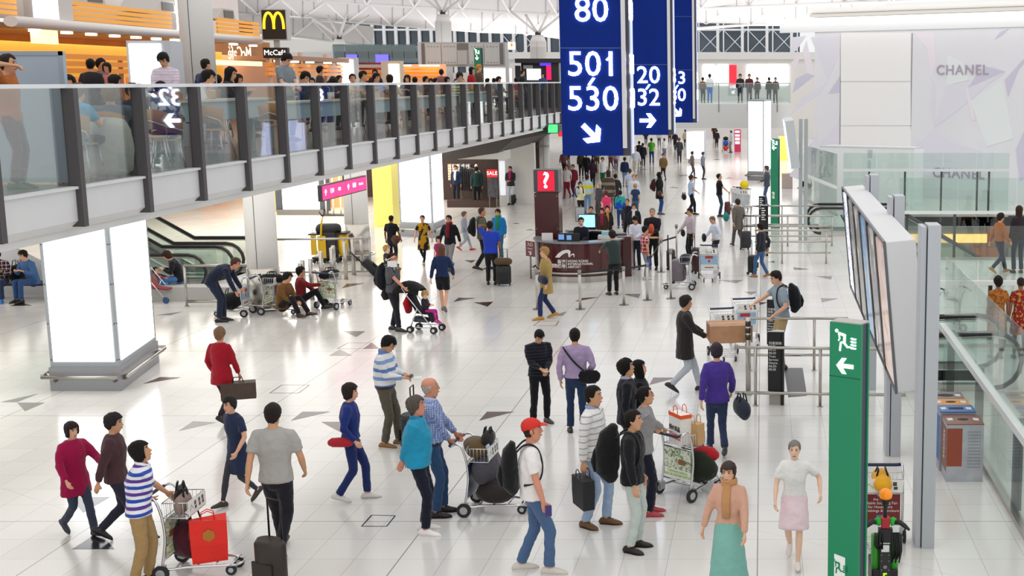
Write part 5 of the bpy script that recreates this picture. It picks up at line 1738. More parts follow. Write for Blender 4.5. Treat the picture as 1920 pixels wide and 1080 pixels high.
def hand(mb, w, f, n, side, sc, curl, fine):
    f = f.normalized(); n = (n - f * n.dot(f)).normalized(); s = f.cross(n)
    if not fine:
        mb.tube([w, w + f * .05 * sc, w + f * .09 * sc + n * .005, w + f * .13 * sc + n * .03 * (1 + curl) * sc],[(.022,.016),(.036,.02),(.036,.02),(.026,.015)],8, tuple(s), dome=True)
        b = w + f * .03 * sc + s * side * .03 * sc
        mb.tube([b, b + (f * .7 + s * side * .6 + n * .4) * .06 * sc],[.014,.010],6, dome=True)
        return
    mb.tube([w, w + f * .03 * sc, w + f * .07 * sc, w + f * .098 * sc],[(.024 * sc, .018 * sc),(.036 * sc, .018 * sc),(.041 * sc, .016 * sc),(.038 * sc, .012 * sc)],12, tuple(s), dome=True)
    for i, (off, ln) in enumerate(((.031,.066),(.0105,.078),(-.0105,.072),(-.031,.056))):
        p = w + f * .088 * sc + s * (side * off * sc)
        pts = [p]; a = curl * .25
        for k in range(3):
            a += curl * (.30 + .06 * i)
            dr = f * math.cos(a) + n * math.sin(a)
            p = p + dr * ln * sc * (.42,.32,.26)[k]
            pts.append(p)
        mb.tube(pts, [.0098 * sc, .0095 * sc, .0088 * sc, .0072 * sc],8, tuple(s), dome=True)
    b = w + f * .025 * sc + s * (side * .026 * sc)
    d1 = (f * .62 + s * side * .72 + n * .25).normalized()
    m_ = b + d1 * .045 * sc
    d2 = (f * .85 + s * side * (.35 - .35 * min(1, curl)) + n * (.2 + .5 * min(1, curl))).normalized()
    mb.tube([b, m_, m_ + d2 * .035 * sc],[.014 * sc, .0115 * sc, .009 * sc],8, tuple(n), dome=True)

SHOES = [(-.075,.024,.030),(-.06,.034,.042),(-.02,.038,.052),(.03,.040,.050),(.08,.044,.038),(.13,.044,.030),(.17,.034,.024),(.19,.018,.016)]
TOPNAME = {'shirt': 'shirt','tee': 'shirt','jacket': 'jacket','coat': 'coat','dress': 'dress'}

def person(label, px, py, h=1.7, face=0, top=('shirt','#888888'), low=('trousers','#22232a'), hair=('short','#17130f'), skin='tan', shoes='#1c1a1a',
           pose='stand', RH=None, LH=None, lean=0.0, look=(0,0), z=0.0, q=1, w=1.0, fem=False, pel=None, feet=None, collar=None, cuffs=None, scarf=None, curl=.5,
           at=None, group='people in the hall', bare=False, palm=None, twist=0.0, glasses=False, belly=0.0):
    """q: detail 0 far, 1 middle, 2 near. Local axes: x ahead, y to the person's left, z up; sizes for 1.72 m scaled by h."""
    s = h / 1.742
    pos = Vector(at) if at is not None else fl(px, py, z)
    rz = math.radians(face)
    V_ = lambda p: Vector(p) * s
    sit = pose in ('sit','sitlow','stool')
    # pelvis, feet
    P = Vector((0,0,.952))
    ft = [(.02,.10,0,6,0),(.0,-.10,0,-6,0)]
    aL, aR = None, None
    knee_pole = Vector((1,0,.12))
    if pose == 'walk':
        ft = [(.27,.07,0,3,-8),(-.26,-.08,.05,-3,32)]; P.z = .925; aR, aL = (.20,-.25,.92),(-.16,.26,.88)
    elif pose == 'walkb':
        ft = [(-.26,.08,.05,3,32),(.27,-.07,0,-3,-8)]; P.z = .925; aL, aR = (.20,.25,.92),(-.16,-.26,.88)
    elif pose == 'stride':
        ft = [(.18,.08,0,4,0),(-.20,-.09,.02,-8,12)]; P.z = .935
    elif pose == 'hold':
        aL, aR = (.30,.05,1.08),(.29,-.07,1.06)
    elif pose == 'phone':
        aL, aR = (.30,.06,1.12),(.31,-.05,1.14)
    elif pose == 'push':
        aL, aR = (.42,.22,1.03),(.42,-.22,1.03)
    elif pose == 'sit':
        P = Vector((-.02,0,.50)); ft = [(.44,.10,0,5,0),(.40,-.10,0,-5,0)]; aL, aR = (.34,.12,.78),(.34,-.12,.78)
    elif pose == 'stool':
        P = Vector((-.02,0,.62)); ft = [(.34,.10,.10,5,0),(.30,-.10,.10,-5,0)]; aL, aR = (.36,.12,.98),(.36,-.12,.98)
    elif pose == 'sitlow':
        P = Vector((0,0,.26)); ft = [(.62,.14,0,12,-10),(.55,-.12,0,-8,-8)]; aL, aR = (.40,.08,.36),(.42,-.08,.36); knee_pole = Vector((.2,0,1))
    elif pose == 'squat':
        P = Vector((0,0,.14)); ft = [(.40,.12,0,10,0),(.42,-.12,0,-10,0)]; aL, aR = (.36,.10,.52),(.36,-.10,.52); knee_pole = Vector((.2,0,1))
    elif pose == 'bend':
        ft = [(.03,.09,0,4,0),(-.03,-.09,0,-4,0)]; P = Vector((-.16,0,.925))
    if pel is not None:
        P = Vector(pel)
    if feet:
        ft = feet
    if LH is not None:
        aL = LH
    if RH is not None:
        aR = RH
    up = lambda f_: rot_y(Vector((0,0,1)), lean * f_)
    fw = lambda f_: rot_y(Vector((1,0,0)), lean * f_)
    waist = P + up(.35) * .13
    chest = waist + up(.75) * .19
    sc_ = chest + up(1.0) * .175
    nb = sc_ + up(1.0) * .05
    yaw, pit = math.radians(look[0]), math.radians(look[1])
    HR = Matrix.Rotation(yaw, 3,'Z') @ Matrix.Rotation(pit + lean * .45,3,'Y')
    hc = nb + up(.8) * .035 + HR @ Vector((.022,0,.105))
    hs = 1.0 if h > 1.4 else 1.0 + (1.4 - h) * .9
    hd = lambda v: hc + HR @ (Vector(v) * hs)
    shw = (.165 if fem else .18) * w
    TW = Matrix.Rotation(math.radians(twist),3,'Z')
    yv = TW @ Vector((0,1,0))
    hipw = .165 if fem else .155
    n_ = (8,12,16)[q]
    vox = (.030,.016,.0078)[q] * (1 if q else s)
    torso = [(P + up(.2) * -.085,(.115,.095)),(P, (hipw + .005,.108 + belly * .3)),(waist, ((.128 if fem else .142),.096 + belly)),(chest, (.152 if fem else .165,.112 + belly * .4 + (.015 if fem else 0))),(sc_ - up(1) * .06,(.165,.10)),(sc_, (.145,.075)),(nb, (.066,.058))]
    torso = [(p, (a * w, b * (.5 + .5 * w))) for p, (a, b) in torso]
    # ---- limbs
    arms = []
    for sd, tgt in ((1, aL),(-1, aR)):
        S = sc_ + yv * (sd * shw) - up(1) * .03
        T = Vector(tgt) if tgt is not None else S + Vector((.03, sd * .06,-.52)) + fw(1) * 0
        el, wr = ik(S, T, .285,.25,(-.7, sd * .55,-.35) if tgt is not None else (-1, sd * .2,0))
        arms.append((sd, S, el, wr))
    legs = []
    for sd, (fx, fy_, fz, fyaw, fp) in zip((1,-1), ft):
        hp = P + Vector((0, sd * .088,-.03))
        fyaw = math.radians(fyaw); fp = math.radians(fp)
        fd = Vector((math.cos(fyaw), math.sin(fyaw),0))
        fdir = Vector((fd.x * math.cos(fp), fd.y * math.cos(fp),-math.sin(fp)))
        an = Vector((fx, fy_, fz + .085 + (.07 * math.sin(fp) if fp > 0 else 0)))
        kn, an2 = ik(hp, an, .43,.425, knee_pole + fd * .3)
        legs.append((sd, hp, kn, an2, fdir, fz))
    # ---- body, one continuous skin
    slim = .80
    tk0 = top[0]; lng = tk0 in ('shirt','jacket','coat','sweater','cardigan'); lk = .80 if low[0] in ('trousers','jeans') else (.74 if low[0] == 'leggings' else 1.0)
    mb = MB()
    mb.tube([p * s for p, r in torso],[(r[0] * slim * s, r[1] * slim * s) for p, r in torso], n_, tuple(yv), dome=True)
    mb.tube([(nb - up(1) * .04) * s, (nb + up(.9) * .03) * s, hd((-.012,0,-.075)) * s],[.056 * s * (.95 if fem else 1.05),.05 * s * (.92 if fem else 1.05),.05 * s], n_, None, dome=True)
    hp_, hr_ = [],[]
    for z_, xc, rx, ry in HEAD:
        hp_.append(hd((xc, 0, z_)) * s); hr_.append((ry * s * hs, rx * s * hs))
    mb.tube(hp_, hr_, max(10, n_), tuple(HR @ Vector((0,1,0))), dome=False)
    if q:
        mb.tube([hd((.088,0,.018)) * s, hd((.102,0,-.010)) * s, hd((.113,0,-.032)) * s, hd((.098,0,-.042)) * s],[.009 * s, .011 * s, .014 * s, .010 * s],8, None, dome=True)
        for sd in (1,-1):
            mb.tube([hd((-.005, sd * .070,-.035)) * s, hd((-.008, sd * .082,-.005)) * s, hd((-.008, sd * .078,.022)) * s],[(.012 * s, .009 * s),(.018 * s, .010 * s),(.012 * s, .008 * s)],8,(1,0,0), dome=True)
        mb.tube([hd((.086,-.022,-.072)) * s, hd((.094,0,-.070)) * s, hd((.086,.022,-.072)) * s],[.008 * s] * 3,6, None, dome=True)
    for sd, S, el, wr in arms:
        cov = tk0 != 'vest'
        mb.tube([S.lerp(el, .06 if cov else 0) * s, S.lerp(el, .3) * s, S.lerp(el, .6) * s, el * s],[(.036 if cov else .05) * s * w, (.038 if cov else .045) * s * w, (.036 if lng else .043) * s, (.032 if lng else .038) * s], n_, None, dome=True)
        mb.tube([el * s, el.lerp(wr, .35) * s, wr * s],[(.032 if lng else .038) * s, (.031 if lng else .039) * s, (.024 if lng else .026) * s], n_, None, dome=True)
        f = (wr - el).normalized()
        pn = Vector(palm) if palm is not None else (Vector((0,-sd, 0)) if f.z < -.6 else Vector((0,-sd * .3,-1)))
        hand(mb, wr * s, f, pn, -sd if f.z >= -.6 or palm is not None else -sd, s, curl, q == 2)
    for sd, hp, kn, an, fdir, fz in legs:
        mb.tube([hp * s, hp.lerp(kn, .5) * s, kn * s],[.080 * s * min(lk, .85),.068 * s * lk, .052 * s * lk], n_, None, dome=True)
        mb.tube([kn * s, kn.lerp(an, .35) * s, an.lerp(kn, .1) * s, an * s],[.050 * s * lk, .053 * s * lk, .036 * s * lk, .035 * s], n_, None, dome=True)
        mb.tube([(an - Vector((0,0,.02))) * s, (an + fdir * .10 - Vector((0,0,.045))) * s],[.03 * s, .025 * s], n_, None, dome=True)
    body = mb.build('person', skin_mat(skin), None, pos, rz)
    smoothed(body, vox)
    tag(body, label, 'person', group)

    def part(name, mb_, m_, v=None, it=2):
        o = mb_.build(name, m_, body)
        if v:
            smoothed(o, v, it)
            if q and name not in ('shoe',):
                d_ = o.modifiers.new('folds','DISPLACE'); d_.texture = FOLDS; d_.strength = .020 if q == 2 else .014; d_.mid_level = .5
                d_.texture_coords = 'LOCAL'
        return o
    # ---- trousers, shorts, skirt
    kind, lc = low[0], low[1]
    lm = cloth(lc, *low[2:]) if not isinstance(lc, bpy.types.Material) else lc
    vc = (.034,.020,.013)[q]
    if kind in ('trousers','jeans','shorts','leggings'):
        g = {'trousers': 1.0,'jeans': .94,'shorts': 1.08,'leggings': .80}[kind]
        mb = MB()
        pts = [P + up(.2) * -.07, P + up(.2) * -.02, P + up(.3) * .05, waist + up(.5) * .02]
        rr = [(.135,.105),(hipw + .014,.114 + belly * .3),(hipw - .004,.104 + belly * .5),((.125 if fem else .138),.092 + belly * .8)]
        mb.tube([p * s for p in pts],[(a * w * s, b * (.5 + .5 * w) * s) for a, b in rr], n_, (0,1,0), dome=True)
        for sd, hp, kn, an, fdir, fz in legs:
            e = kn.lerp(hp, .25) if kind == 'shorts' else None
            if e is None:
                mb.tube([(hp + Vector((0,0,.02))) * s, hp.lerp(kn, .5) * s, kn * s],[.098 * s * g, .084 * s * g, .068 * s * g], n_, None, dome=True)
                en = an.lerp(kn, .05) + Vector((0,0,-.01))
                mb.tube([kn * s, kn.lerp(an, .4) * s, en * s],[.068 * s * g, .064 * s * g, .058 * s * (g if kind != 'jeans' else 1.04) * (.8 if kind == 'leggings' else 1)], n_, None, dome=False)
            else:
                mb.tube([(hp + Vector((0,0,.02))) * s, hp.lerp(kn, .5) * s, e * s],[.102 * s, .096 * s, .094 * s], n_, None)
        part({'jeans': 'jeans','shorts': 'shorts','leggings': 'leggings'}.get(kind, 'trousers'), mb, lm, vc)
    elif kind in ('skirt','longskirt'):
        bot = .50 if kind == 'skirt' else .10
        mb = MB()
        k1 = (legs[0][2] + legs[1][2]) / 2; a1 = (legs[0][3] + legs[1][3]) / 2
        mid = Vector((P.x * .5 + k1.x * .5,0,.72)); en = Vector((k1.x if kind == 'skirt' else a1.x, 0, bot))
        mb.tube([(waist) * s, P * s, mid * s, en * s],[(.14 * s, .11 * s),(.185 * s, .135 * s),(.2 * s, .17 * s),((.22 if kind == 'skirt' else .27) * s, (.2 if kind == 'skirt' else .28) * s)],20,(0,1,0))
        part('skirt', mb, lm, vc if q else None)
    # ---- shoes
    sm = mat(shoes, .45, name='shoe_leather') if isinstance(shoes, str) else shoes
    for sd, hp, kn, an, fdir, fz in legs:
        mb = MB()
        base = an - Vector((0,0,.085))
        pit_ = fdir.z
        pts, rr = [],[]
        for x, hw, hh in SHOES:
            c = an + fdir * x
            upv = Vector((0,0,1)) if abs(pit_) < .05 else (Vector((0,0,1)) - fdir * fdir.z).normalized()
            pts.append((c - upv * (.085 - hh - .006 + (.012 if abs(pit_) < .05 else 0)) + (Vector((0,0,0)))) * s); rr.append((hw * s * 1.02, hh * s))
        ref = Vector((0,0,1)).cross(fdir).normalized()
        mb.tube(pts, rr, 10 if q < 2 else 14, tuple(ref), dome=True)
        o = part('shoe', mb, [sm])
        if q == 2:
            ms = MB()
            ms.tube([p - Vector((0,0,1)) * (r[1] * .82) for p, r in zip(pts, rr)],[(r[0] * 1.08,.009 * s) for r in rr],12, tuple(ref), dome=True)
            x = ms.build('sole', mat('#d8d4cc' if sum(srgb(shoes)[:3]) > .4 else '#3a2a20',.6), o)
    # ---- top
    tk, tcol = top[0], top[1]
    tm = cloth(tcol, *top[2:])
    long_ = tk in ('shirt','jacket','coat','sweater','cardigan')
    ex = {'tee': .020,'shirt': .020,'sweater': .022,'jacket': .028,'coat': .034,'dress': .014,'vest': .012,'cardigan': .024}[tk]
    hem = {'tee': -.07,'shirt': .02,'sweater': -.07,'jacket': -.09,'coat': -.30,'dress': -.42,'vest': -.02,'cardigan': -.22}[tk]
    mb = MB()
    pts = [p for p, r in torso][1:]; rr = [(r[0] + ex, r[1] + ex + .004) for p, r in torso][1:]
    rr[-1] = (.072 + ex * .5,.064 + ex * .5); rr[-2] = (rr[-2][0] - .004, rr[-2][1])
    P0 = P + up(.2) * hem
    if sit and hem < -.1:
        P0 = P + up(.2) * -.07
    pts = [P0] + ([P + up(.2) * (hem * .5)] if hem < -.15 and not sit else []) + pts
    f_ = 1.0 + max(0,-hem - .1) * .5
    rr = [((hipw * w + ex + .012) * f_, (.118 + belly * .4 + ex) * f_)] + ([((hipw * w + ex + .010) * (f_ + 1) / 2,(.118 + ex) * (f_ + 1) / 2)] if hem < -.15 and not sit else []) + rr
    mb.tube([p * s for p in pts],[(a * s, b * s) for a, b in rr], max(12, n_), tuple(yv), dome=False)
    for sd, S, el, wr in arms:
        r0 = .060 * w + ex * .5
        S2 = S - yv * (sd * .02)
        if tk == 'vest':
            continue
        mb.tube([(S2 + yv * (-sd * .05)) * s, S2 * s, S.lerp(el, .35) * s, S.lerp(el, .62) * s],[r0 * .9 * s, r0 * s, (.054 * w + ex * .5) * s, (.054 + ex * .45) * s], n_, None, dome=False)
        if long_ or tk == 'dress' and cuffs == 'long':
            mb.tube([S.lerp(el, .6) * s, el * s, el.lerp(wr, .5) * s, el.lerp(wr, .93) * s],[(.051 + ex * .4) * s, (.046 + ex * .4) * s, (.044 + ex * .35) * s, (.036 + ex * .3) * s], n_, None, dome=False)
        else:
            mb.tube([S.lerp(el, .55) * s, S.lerp(el, .72) * s],[(.054 + ex * .45) * s, (.053 + ex * .6) * s], n_, None, dome=False)
    part({'tee': 'shirt','vest': 'top','sweater': 'sweater','dress': 'dress'}.get(tk, tk), mb, tm, vc)
    if collar:
        mb = MB()
        c0 = nb + up(1) * .012
        ring = [(c0 + fw(1) * (.074 * math.cos(a)) + yv * (.074 * math.sin(a)) - up(1) * (.03 * max(0, math.cos(a)))) * s for a in [2 * PI * i / 14 for i in range(14)]]
        mb.tube(ring, (.024 * s, .010 * s),6,(0,0,1), closed=True)
        if q == 2 or True:
            for sd in (1,-1):
                a_ = c0 + fw(1) * .075 + yv * (sd * .015) - up(1) * .02
                mb.tube([a_ * s, (a_ + fw(1) * .02 + yv * (sd * .02) - up(1) * .06) * s],[(.022 * s, .008 * s),(.006 * s, .006 * s)],6, tuple(yv))
        part('collar', mb, cloth(collar))
    if scarf:
        mb = MB()
        c0 = nb + up(1) * .02
        mb.tube([(c0 + fw(1) * (.085 * math.cos(a)) + yv * (.085 * math.sin(a))) * s for a in [2 * PI * i / 14 for i in range(14)]],(.045 * s, .022 * s),8,(0,0,1), closed=True)
        mb.tube([(c0 + fw(1) * .09) * s, (chest + fw(1) * .15) * s, (waist + fw(1) * .14) * s],[(.05 * s, .02 * s),(.06 * s, .02 * s),(.05 * s, .015 * s)],8, tuple(yv))
        part('scarf', mb, cloth(scarf))
    if q == 2 and kind in ('trousers','jeans'):
        mb = MB()
        bw = P + up(.3) * .008
        mb.tube([(bw + Vector((math.cos(a) * (.122 + belly * .35) * (.5 + .5 * w), math.sin(a) * (hipw + .020) * w, 0))) * s for a in [2 * PI * i / 20 for i in range(20)]],(.018 * s, .006 * s),6,(0,0,1), closed=True)
        if hem > 0:
            part('belt', mb, mat('#2a1d16',.5))
    # ---- hair
    st, hcx = hair
    if st != 'none':
        fr, sd_, bk, th = HAIRS[st]
        mb = MB(); na, nv = (16,26,40)[q],(6,9,14)[q]
        vs, fs = [],[]
        rnd = random.Random(len(label) * 7 + int(h * 1000))
        ed = [rnd.uniform(-1,1) for _ in range(na)]; lump = [rnd.uniform(-1,1) for _ in range(na)]
        ph = rnd.uniform(0,6)
        for i in range(nv + 1):
            for j in range(na):
                a = 2 * PI * j / na
                ca = math.cos(a)
                side = sd_ + (bk - sd_) * min(1, max(0.0,-ca + .15) * 1.1)
                k = min(1, max(0.0,(ca - .30) / .28)); k = k * k * (3 - 2 * k)
                zb = side + (fr - side) * k + ed[j] * (.010 if q else 0) + .010 * k * math.sin(3 * a + ph)
                zt = .118
                if st == 'bald':
                    zt = .04
                z_ = zt + (zb - zt) * (i / nv) ** .85
                xc, rx, ry = lerp_tab(HEAD, max(z_, -.05))
                t_ = th * min(1,.55 + 1.1 * i / nv) if i < nv else th * .1
                if z_ < -.06:
                    rx, ry = rx * .95, ry * 1.0
                    if st in ('short','crop','full','tied','bald','cap'):
                        rx, ry, t_ = rx * (1 - (-.06 - z_) * 3), ry * (1 - (-.06 - z_) * 4), t_ * .6
                am = {'curly': .35,'full': .22,'bob': .10,'long': .10,'short': .14}.get(st, .06)
                t_ *= 1 + am * (lump[(j + i // 2) % na] * .7 + math.sin(5 * a + 2.3 * i + ph) * .5)
                if st == 'bald' and ca > .2:
                    t_ = -.012
                up_ = 0 if st == 'bald' else th * .75 * max(0.0,1 - i / nv / .5)
                if st in ('short','full','crop') and ca > 0:
                    up_ *= 1 + .6 * ca
                vs.append(hd((xc + (rx + t_) * ca, (ry + t_) * math.sin(a), z_ + up_)) * s)
        for i in range(nv):
            for j in range(na):
                j2 = (j + 1) % na
                fs.append((i * na + j, (i + 1) * na + j, (i + 1) * na + j2, i * na + j2))
        if st != 'bald':
            fs.append(tuple(range(na)))
        mb.add(vs, fs, 0, True)
        if st == 'tied':
            mb.ball(hd((-.115,0,.02)) * s, .042 * s, 10)
        if st == 'cap':
            mb.tube([hd((.07,0,.05)) * s, hd((.13,0,.045)) * s, hd((.175,0,.03)) * s],[(.075 * s, .008 * s),(.07 * s, .006 * s),(.04 * s, .004 * s)],12, tuple(HR @ Vector((0,1,0))), dome=True)
            part('cap', mb, mat(hcx, .7))
            m2 = MB(); v2 = []
            for i in range(5):
                for j in range(16):
                    a = PI * (.45 + 1.1 * j / 15)
                    z_ = .02 - .085 * i / 4 * (1 if math.cos(a) < -.2 else .6)
                    xc, rx, ry = lerp_tab(HEAD, max(z_, -.05)); v2.append(hd((xc + (rx + .005) * math.cos(a),(ry + .005) * math.sin(a), z_)) * s)
            m2.add(v2,[(i * 16 + j, (i + 1) * 16 + j, (i + 1) * 16 + j + 1, i * 16 + j + 1) for i in range(4) for j in range(15)],0, True)
            part('hair', m2, hair_mat('#3a2a1e'))
        else:
            part('hair', mb, hair_mat(hcx))
    # ---- face
    if q:
        mb = MB()
        for sd in (1,-1):
            if q == 2:
                mb.ball(hd((.083, sd * .031,.012)) * s, (.0105 * s, .0125 * s, .0060 * s),10,0, HR)
                mb.ball(hd((.0905, sd * .031,.012)) * s, (.005 * s, .0065 * s, .0058 * s),8,1, HR)
            else:
                mb.ball(hd((.086, sd * .031,.012)) * s, (.010 * s, .013 * s, .007 * s),8,1, HR)
        part('eyes', mb, [mat('#c9c0b8',.4), mat('#1e1512',.3)])
        mb = MB()
        for sd in (1,-1):
            mb.tube([hd((.094, sd * .016,.030)) * s, hd((.092, sd * .034,.036)) * s, hd((.080, sd * .05,.030)) * s],[(.0035 * s, .005 * s)] * 3,6,(0,0,1))
        part('eyebrows', mb, mat('#2a1f18' if hcx[1] < '8' else '#8c8278',.7))
        mb = MB()
        mb.tube([hd((.084,.024,-.073)) * s, hd((.0985,.010,-.070)) * s, hd((.1005,0,-.0715)) * s, hd((.0985,-.010,-.070)) * s, hd((.084,-.024,-.073)) * s],[(.004 * s, .004 * s),(.006 * s, .006 * s),(.006 * s, .006 * s),(.006 * s, .006 * s),(.004 * s, .004 * s)],6,(0,0,1))
        part('lips', mb, mat('#a45a52',.5))
    if glasses:
        mb = MB()
        gc = glasses if isinstance(glasses, str) else '#2a2422'
        for sd in (1,-1):
            mb.tube([hd((.104, sd * .032 + .022 * math.cos(a),.010 + .017 * math.sin(a))) * s for a in [2 * PI * i / 12 for i in range(12)]],.0022 * s, 5, closed=True)
            mb.tube([hd((.104, sd * .054,.014)) * s, hd((.01, sd * .082,.012)) * s],.002 * s, 5)
        mb.tube([hd((.104,-.01,.014)) * s, hd((.104,.01,.014)) * s],.002 * s, 5)
        part('glasses', mb, mat(gc, .4))
    R3 = Matrix.Rotation(rz, 3,'Z')
    body_info = {'o': body, 'pos': pos, 'rz': rz, 's': s,
                 'wrist': {sd: pos + R3 @ (wr * s) for sd, S, el, wr in arms}, 'wdir': {sd: R3 @ (wr - el).normalized() for sd, S, el, wr in arms},
                 'chest': chest * s, 'waist': waist * s, 'sc': sc_ * s, 'P': P * s, 'lean': lean, 'hand': {sd: pos + R3 @ ((wr + (wr - el).normalized() * .07) * s) for sd, S, el, wr in arms},
                 'head': pos + R3 @ (hc * s),'shl': {sd: S * s for sd, S, el, wr in arms}, 'R3': R3,'belly': belly, 'w': w, 'ex': ex}
    return body_info

# ------------------------------------------------------------------ bags and trolleys
def curve_through(P, n=5):
    out = []
    for i in range(len(P) - 1):
        a, b, c, d = P[max(0, i - 1)], P[i], P[i + 1], P[min(len(P) - 1, i + 2)]
        for k in range(n):
            t = k / n
            out.append(((b * 2) + (c - a) * t + (a * 2 - b * 5 + c * 4 - d) * t * t + (b * 3 - a - c * 3 + d) * t ** 3) * .5)
    return out + [P[-1]]

def backpack(I, label, col_='#17171a', h_=.46, wd=.15, dp=.13, trim=None):
    s = I['s']; R3 = I['R3']
    t = thing('backpack', label, 'backpack', I['pos'] + R3 @ I['chest'], I['rz'])
    R = Matrix.Rotation(I['lean'] * .8,4,'Y')
    d0 = -(.112 * (.5 + .5 * I['w']) + I['ex'] + .02) * s
    q = lambda x, y, z_: R @ Vector((x, y, z_))
    mb = MB(); mb.tube([q(d0 - dp * .45,0,-h_ * .58), q(d0 - dp * .62,0,-h_ * .45), q(d0 - dp * .62,0,0), q(d0 - dp * .5,0, h_ * .3), q(d0 - dp * .35,0, h_ * .42)],[(wd * .75, dp * .4),(wd, dp * .62),(wd, dp * .64),(wd * .9, dp * .52),(wd * .5, dp * .3)],16,(0,1,0), dome=True); mb.build('body', cloth(col_), t)
    mb = MB(); mb.tube([q(d0 - dp * 1.2,0,-h_ * .45), q(d0 - dp * 1.28,0,-h_ * .25), q(d0 - dp * 1.2,0,-.02)],[(wd * .6,.03),(wd * .72,.045),(wd * .6,.03)],12,(0,1,0), dome=True); mb.build('pocket', cloth(trim or col_), t)
    sh = {k: v - I['chest'] for k, v in I['shl'].items()}
    for sd in (1,-1):
        y = sd * .10 * s; zt_ = (I['sc'] - I['chest']).z + .022 * s + I['ex']
        f = .074 * s + I['ex'] + .008
        sp = curve_through([q(d0 - .01, y, h_ * .28), q(d0 * .55, y, zt_), q(0, y, zt_ + .012), q(f * .8, y * 1.05, zt_ - .06), q(f + .012, y * 1.15,-.02), q(f * .65, y * 1.5,-.17), q(d0 * .6, y * 1.6,-h_ * .42)])
        mb = MB(); mb.tube(sp, (.028,.010),8,(0,1,0)); mb.build('strap', cloth('#1c1c20'), t)
    mb = MB(); mb.tube([q(d0 - .05,-.03, h_ * .44), q(d0 - .06,0, h_ * .52), q(d0 - .05,.03, h_ * .44)],.008,6); mb.build('grab_loop', cloth('#1c1c20'), t)
    return t

def suitcase(label, px, py, face, col_='#19191c', w=.38, d=.24, h_=.58, tilt=0.0, handle=True, at=None, top=None):
    t = thing('suitcase', label, 'suitcase', Vector(at) if at is not None else fl(px, py), math.radians(face))
    R = Matrix.Rotation(tilt, 4,'Y')
    q = lambda v: R @ Vector(v)
    mb = MB(); mb.tube([q((0,0,.06)), q((0,0,.10)), q((0,0, h_ - .05)), q((0,0, h_))],[(w * .44, d * .40),(w * .5, d * .5),(w * .5, d * .5),(w * .42, d * .38)],20,(0,1,0)); o = mb.build('shell', mat(col_, .5, var=.1), t)
    # square the round section
    for v in o.data.vertices:
        pass
    mb = MB(); mb.box((-d * .52,-w * .36,.18),(-d * .42, w * .36, h_ * .62),0, R); mb.build('front_pocket', mat(col_, .6), t)
    if handle:
        mb = MB(); mb.tube([q((d * .3,-w * .25, h_ - .02)), q((d * .3,-w * .25, h_ + .42)), q((d * .3, w * .25, h_ + .42)), q((d * .3, w * .25, h_ - .02))],.011,8); mb.build('pull_handle', mat('#2a2a2c',.4,.6), t)
    for sy in (-1,1):
        mb = MB(); mb.tube([q((d * .3, sy * w * .36 - .015,.04)), q((d * .3, sy * w * .36 + .015,.04))],.04,14); mb.build('wheel', RUBBER, t)
    if top:
        mb = MB(); mb.tube([q((0,-.14, h_ + .10)), q((0,.14, h_ + .10))],[(.10,.12)] * 2,14,(0,0,1), dome=True); mb.build('strapped_bag', cloth(top), t)
    return t

def box_bag(name, label, cat, loc, rz, size, col_, col2=None, handles=True, kind='paper', mark=None):
    """shopping or carrier bag standing at loc: size = width y, depth x, height"""
    w, d, h_ = size
    t = thing(name, label, cat, loc, rz)
    mb = MB()
    lo = [(-d / 2,-w / 2,0),(d / 2,-w / 2,0),(d / 2, w / 2,0),(-d / 2, w / 2,0)]
    k_ = 1.06
    hi = [(x * k_ * (1 if kind == 'paper' else .8), y * k_, h_ + (.03 if (i % 2 and kind != 'paper') else 0)) for i, (x, y, _) in enumerate(lo)]
    mid = [(x * 1.08, y * 1.05, h_ * .45) for x, y, _ in lo]
    mb.add(lo + mid + hi, [(3,2,1,0)] + [(a * 4 + i, a * 4 + (i + 1) % 4, a * 4 + 4 + (i + 1) % 4, a * 4 + 4 + i) for a in (0,1) for i in range(4)] + [(8,9,10,11)],0)
    mb.build('bag_body', mat(col_, .6, var=.05, bump=.3, bscale=14), t)
    if col2:
        mb = MB(); f = .78
        a = [tuple(p + (q - p) * f for p, q in zip(m_, hh)) for m_, hh in zip(mid, hi)]
        o4 = [(x * 1.03, y * 1.03, z_) for x, y, z_ in a]; o5 = [(x * 1.03, y * 1.03, z_ + .004) for x, y, z_ in hi]
        mb.add(o4 + o5,[(i, (i + 1) % 4,4 + (i + 1) % 4,4 + i) for i in range(4)],0); mb.build('band', mat(col2,.5), t)
    if handles:
        for sx_ in (-1,1):
            mb = MB(); x = sx_ * d / 2 * (.9 if kind == 'paper' else .4)
            mb.tube([(x, -w * .2, h_ - .02),(x, -w * .17, h_ + .08),(x, 0, h_ + .11),(x, w * .17, h_ + .08),(x, w * .2, h_ - .02)],.006,6); mb.build('handle', mat(col2 or col_, .6), t)
    return t

def duffel(name, label, cat, loc, rz, size, col_, handles=True, pat=()):
    w, d, h_ = size
    t = thing(name, label, cat, loc, rz)
    mb = MB(); mb.tube([(0,-w * .5, h_ * .45),(0,-w * .42, h_ * .48),(0,0, h_ * .5),(0, w * .42, h_ * .48),(0, w * .5, h_ * .45)],[(h_ * .36, d * .38),(h_ * .47, d * .48),(h_ * .5, d * .52),(h_ * .47, d * .48),(h_ * .36, d * .38)],16,(0,0,1), dome=True); mb.build('bag_body', cloth(col_, *pat), t)
    if handles:
        for sx_ in (-1,1):
            mb = MB(); mb.tube([(sx_ * d * .3,-w * .2, h_ * .85),(sx_ * d * .2,-w * .15, h_ * 1.2),(sx_ * d * .2, w * .15, h_ * 1.2),(sx_ * d * .3, w * .2, h_ * .85)],.011,6); mb.build('handle', cloth('#1b1a1a'), t)
    return t

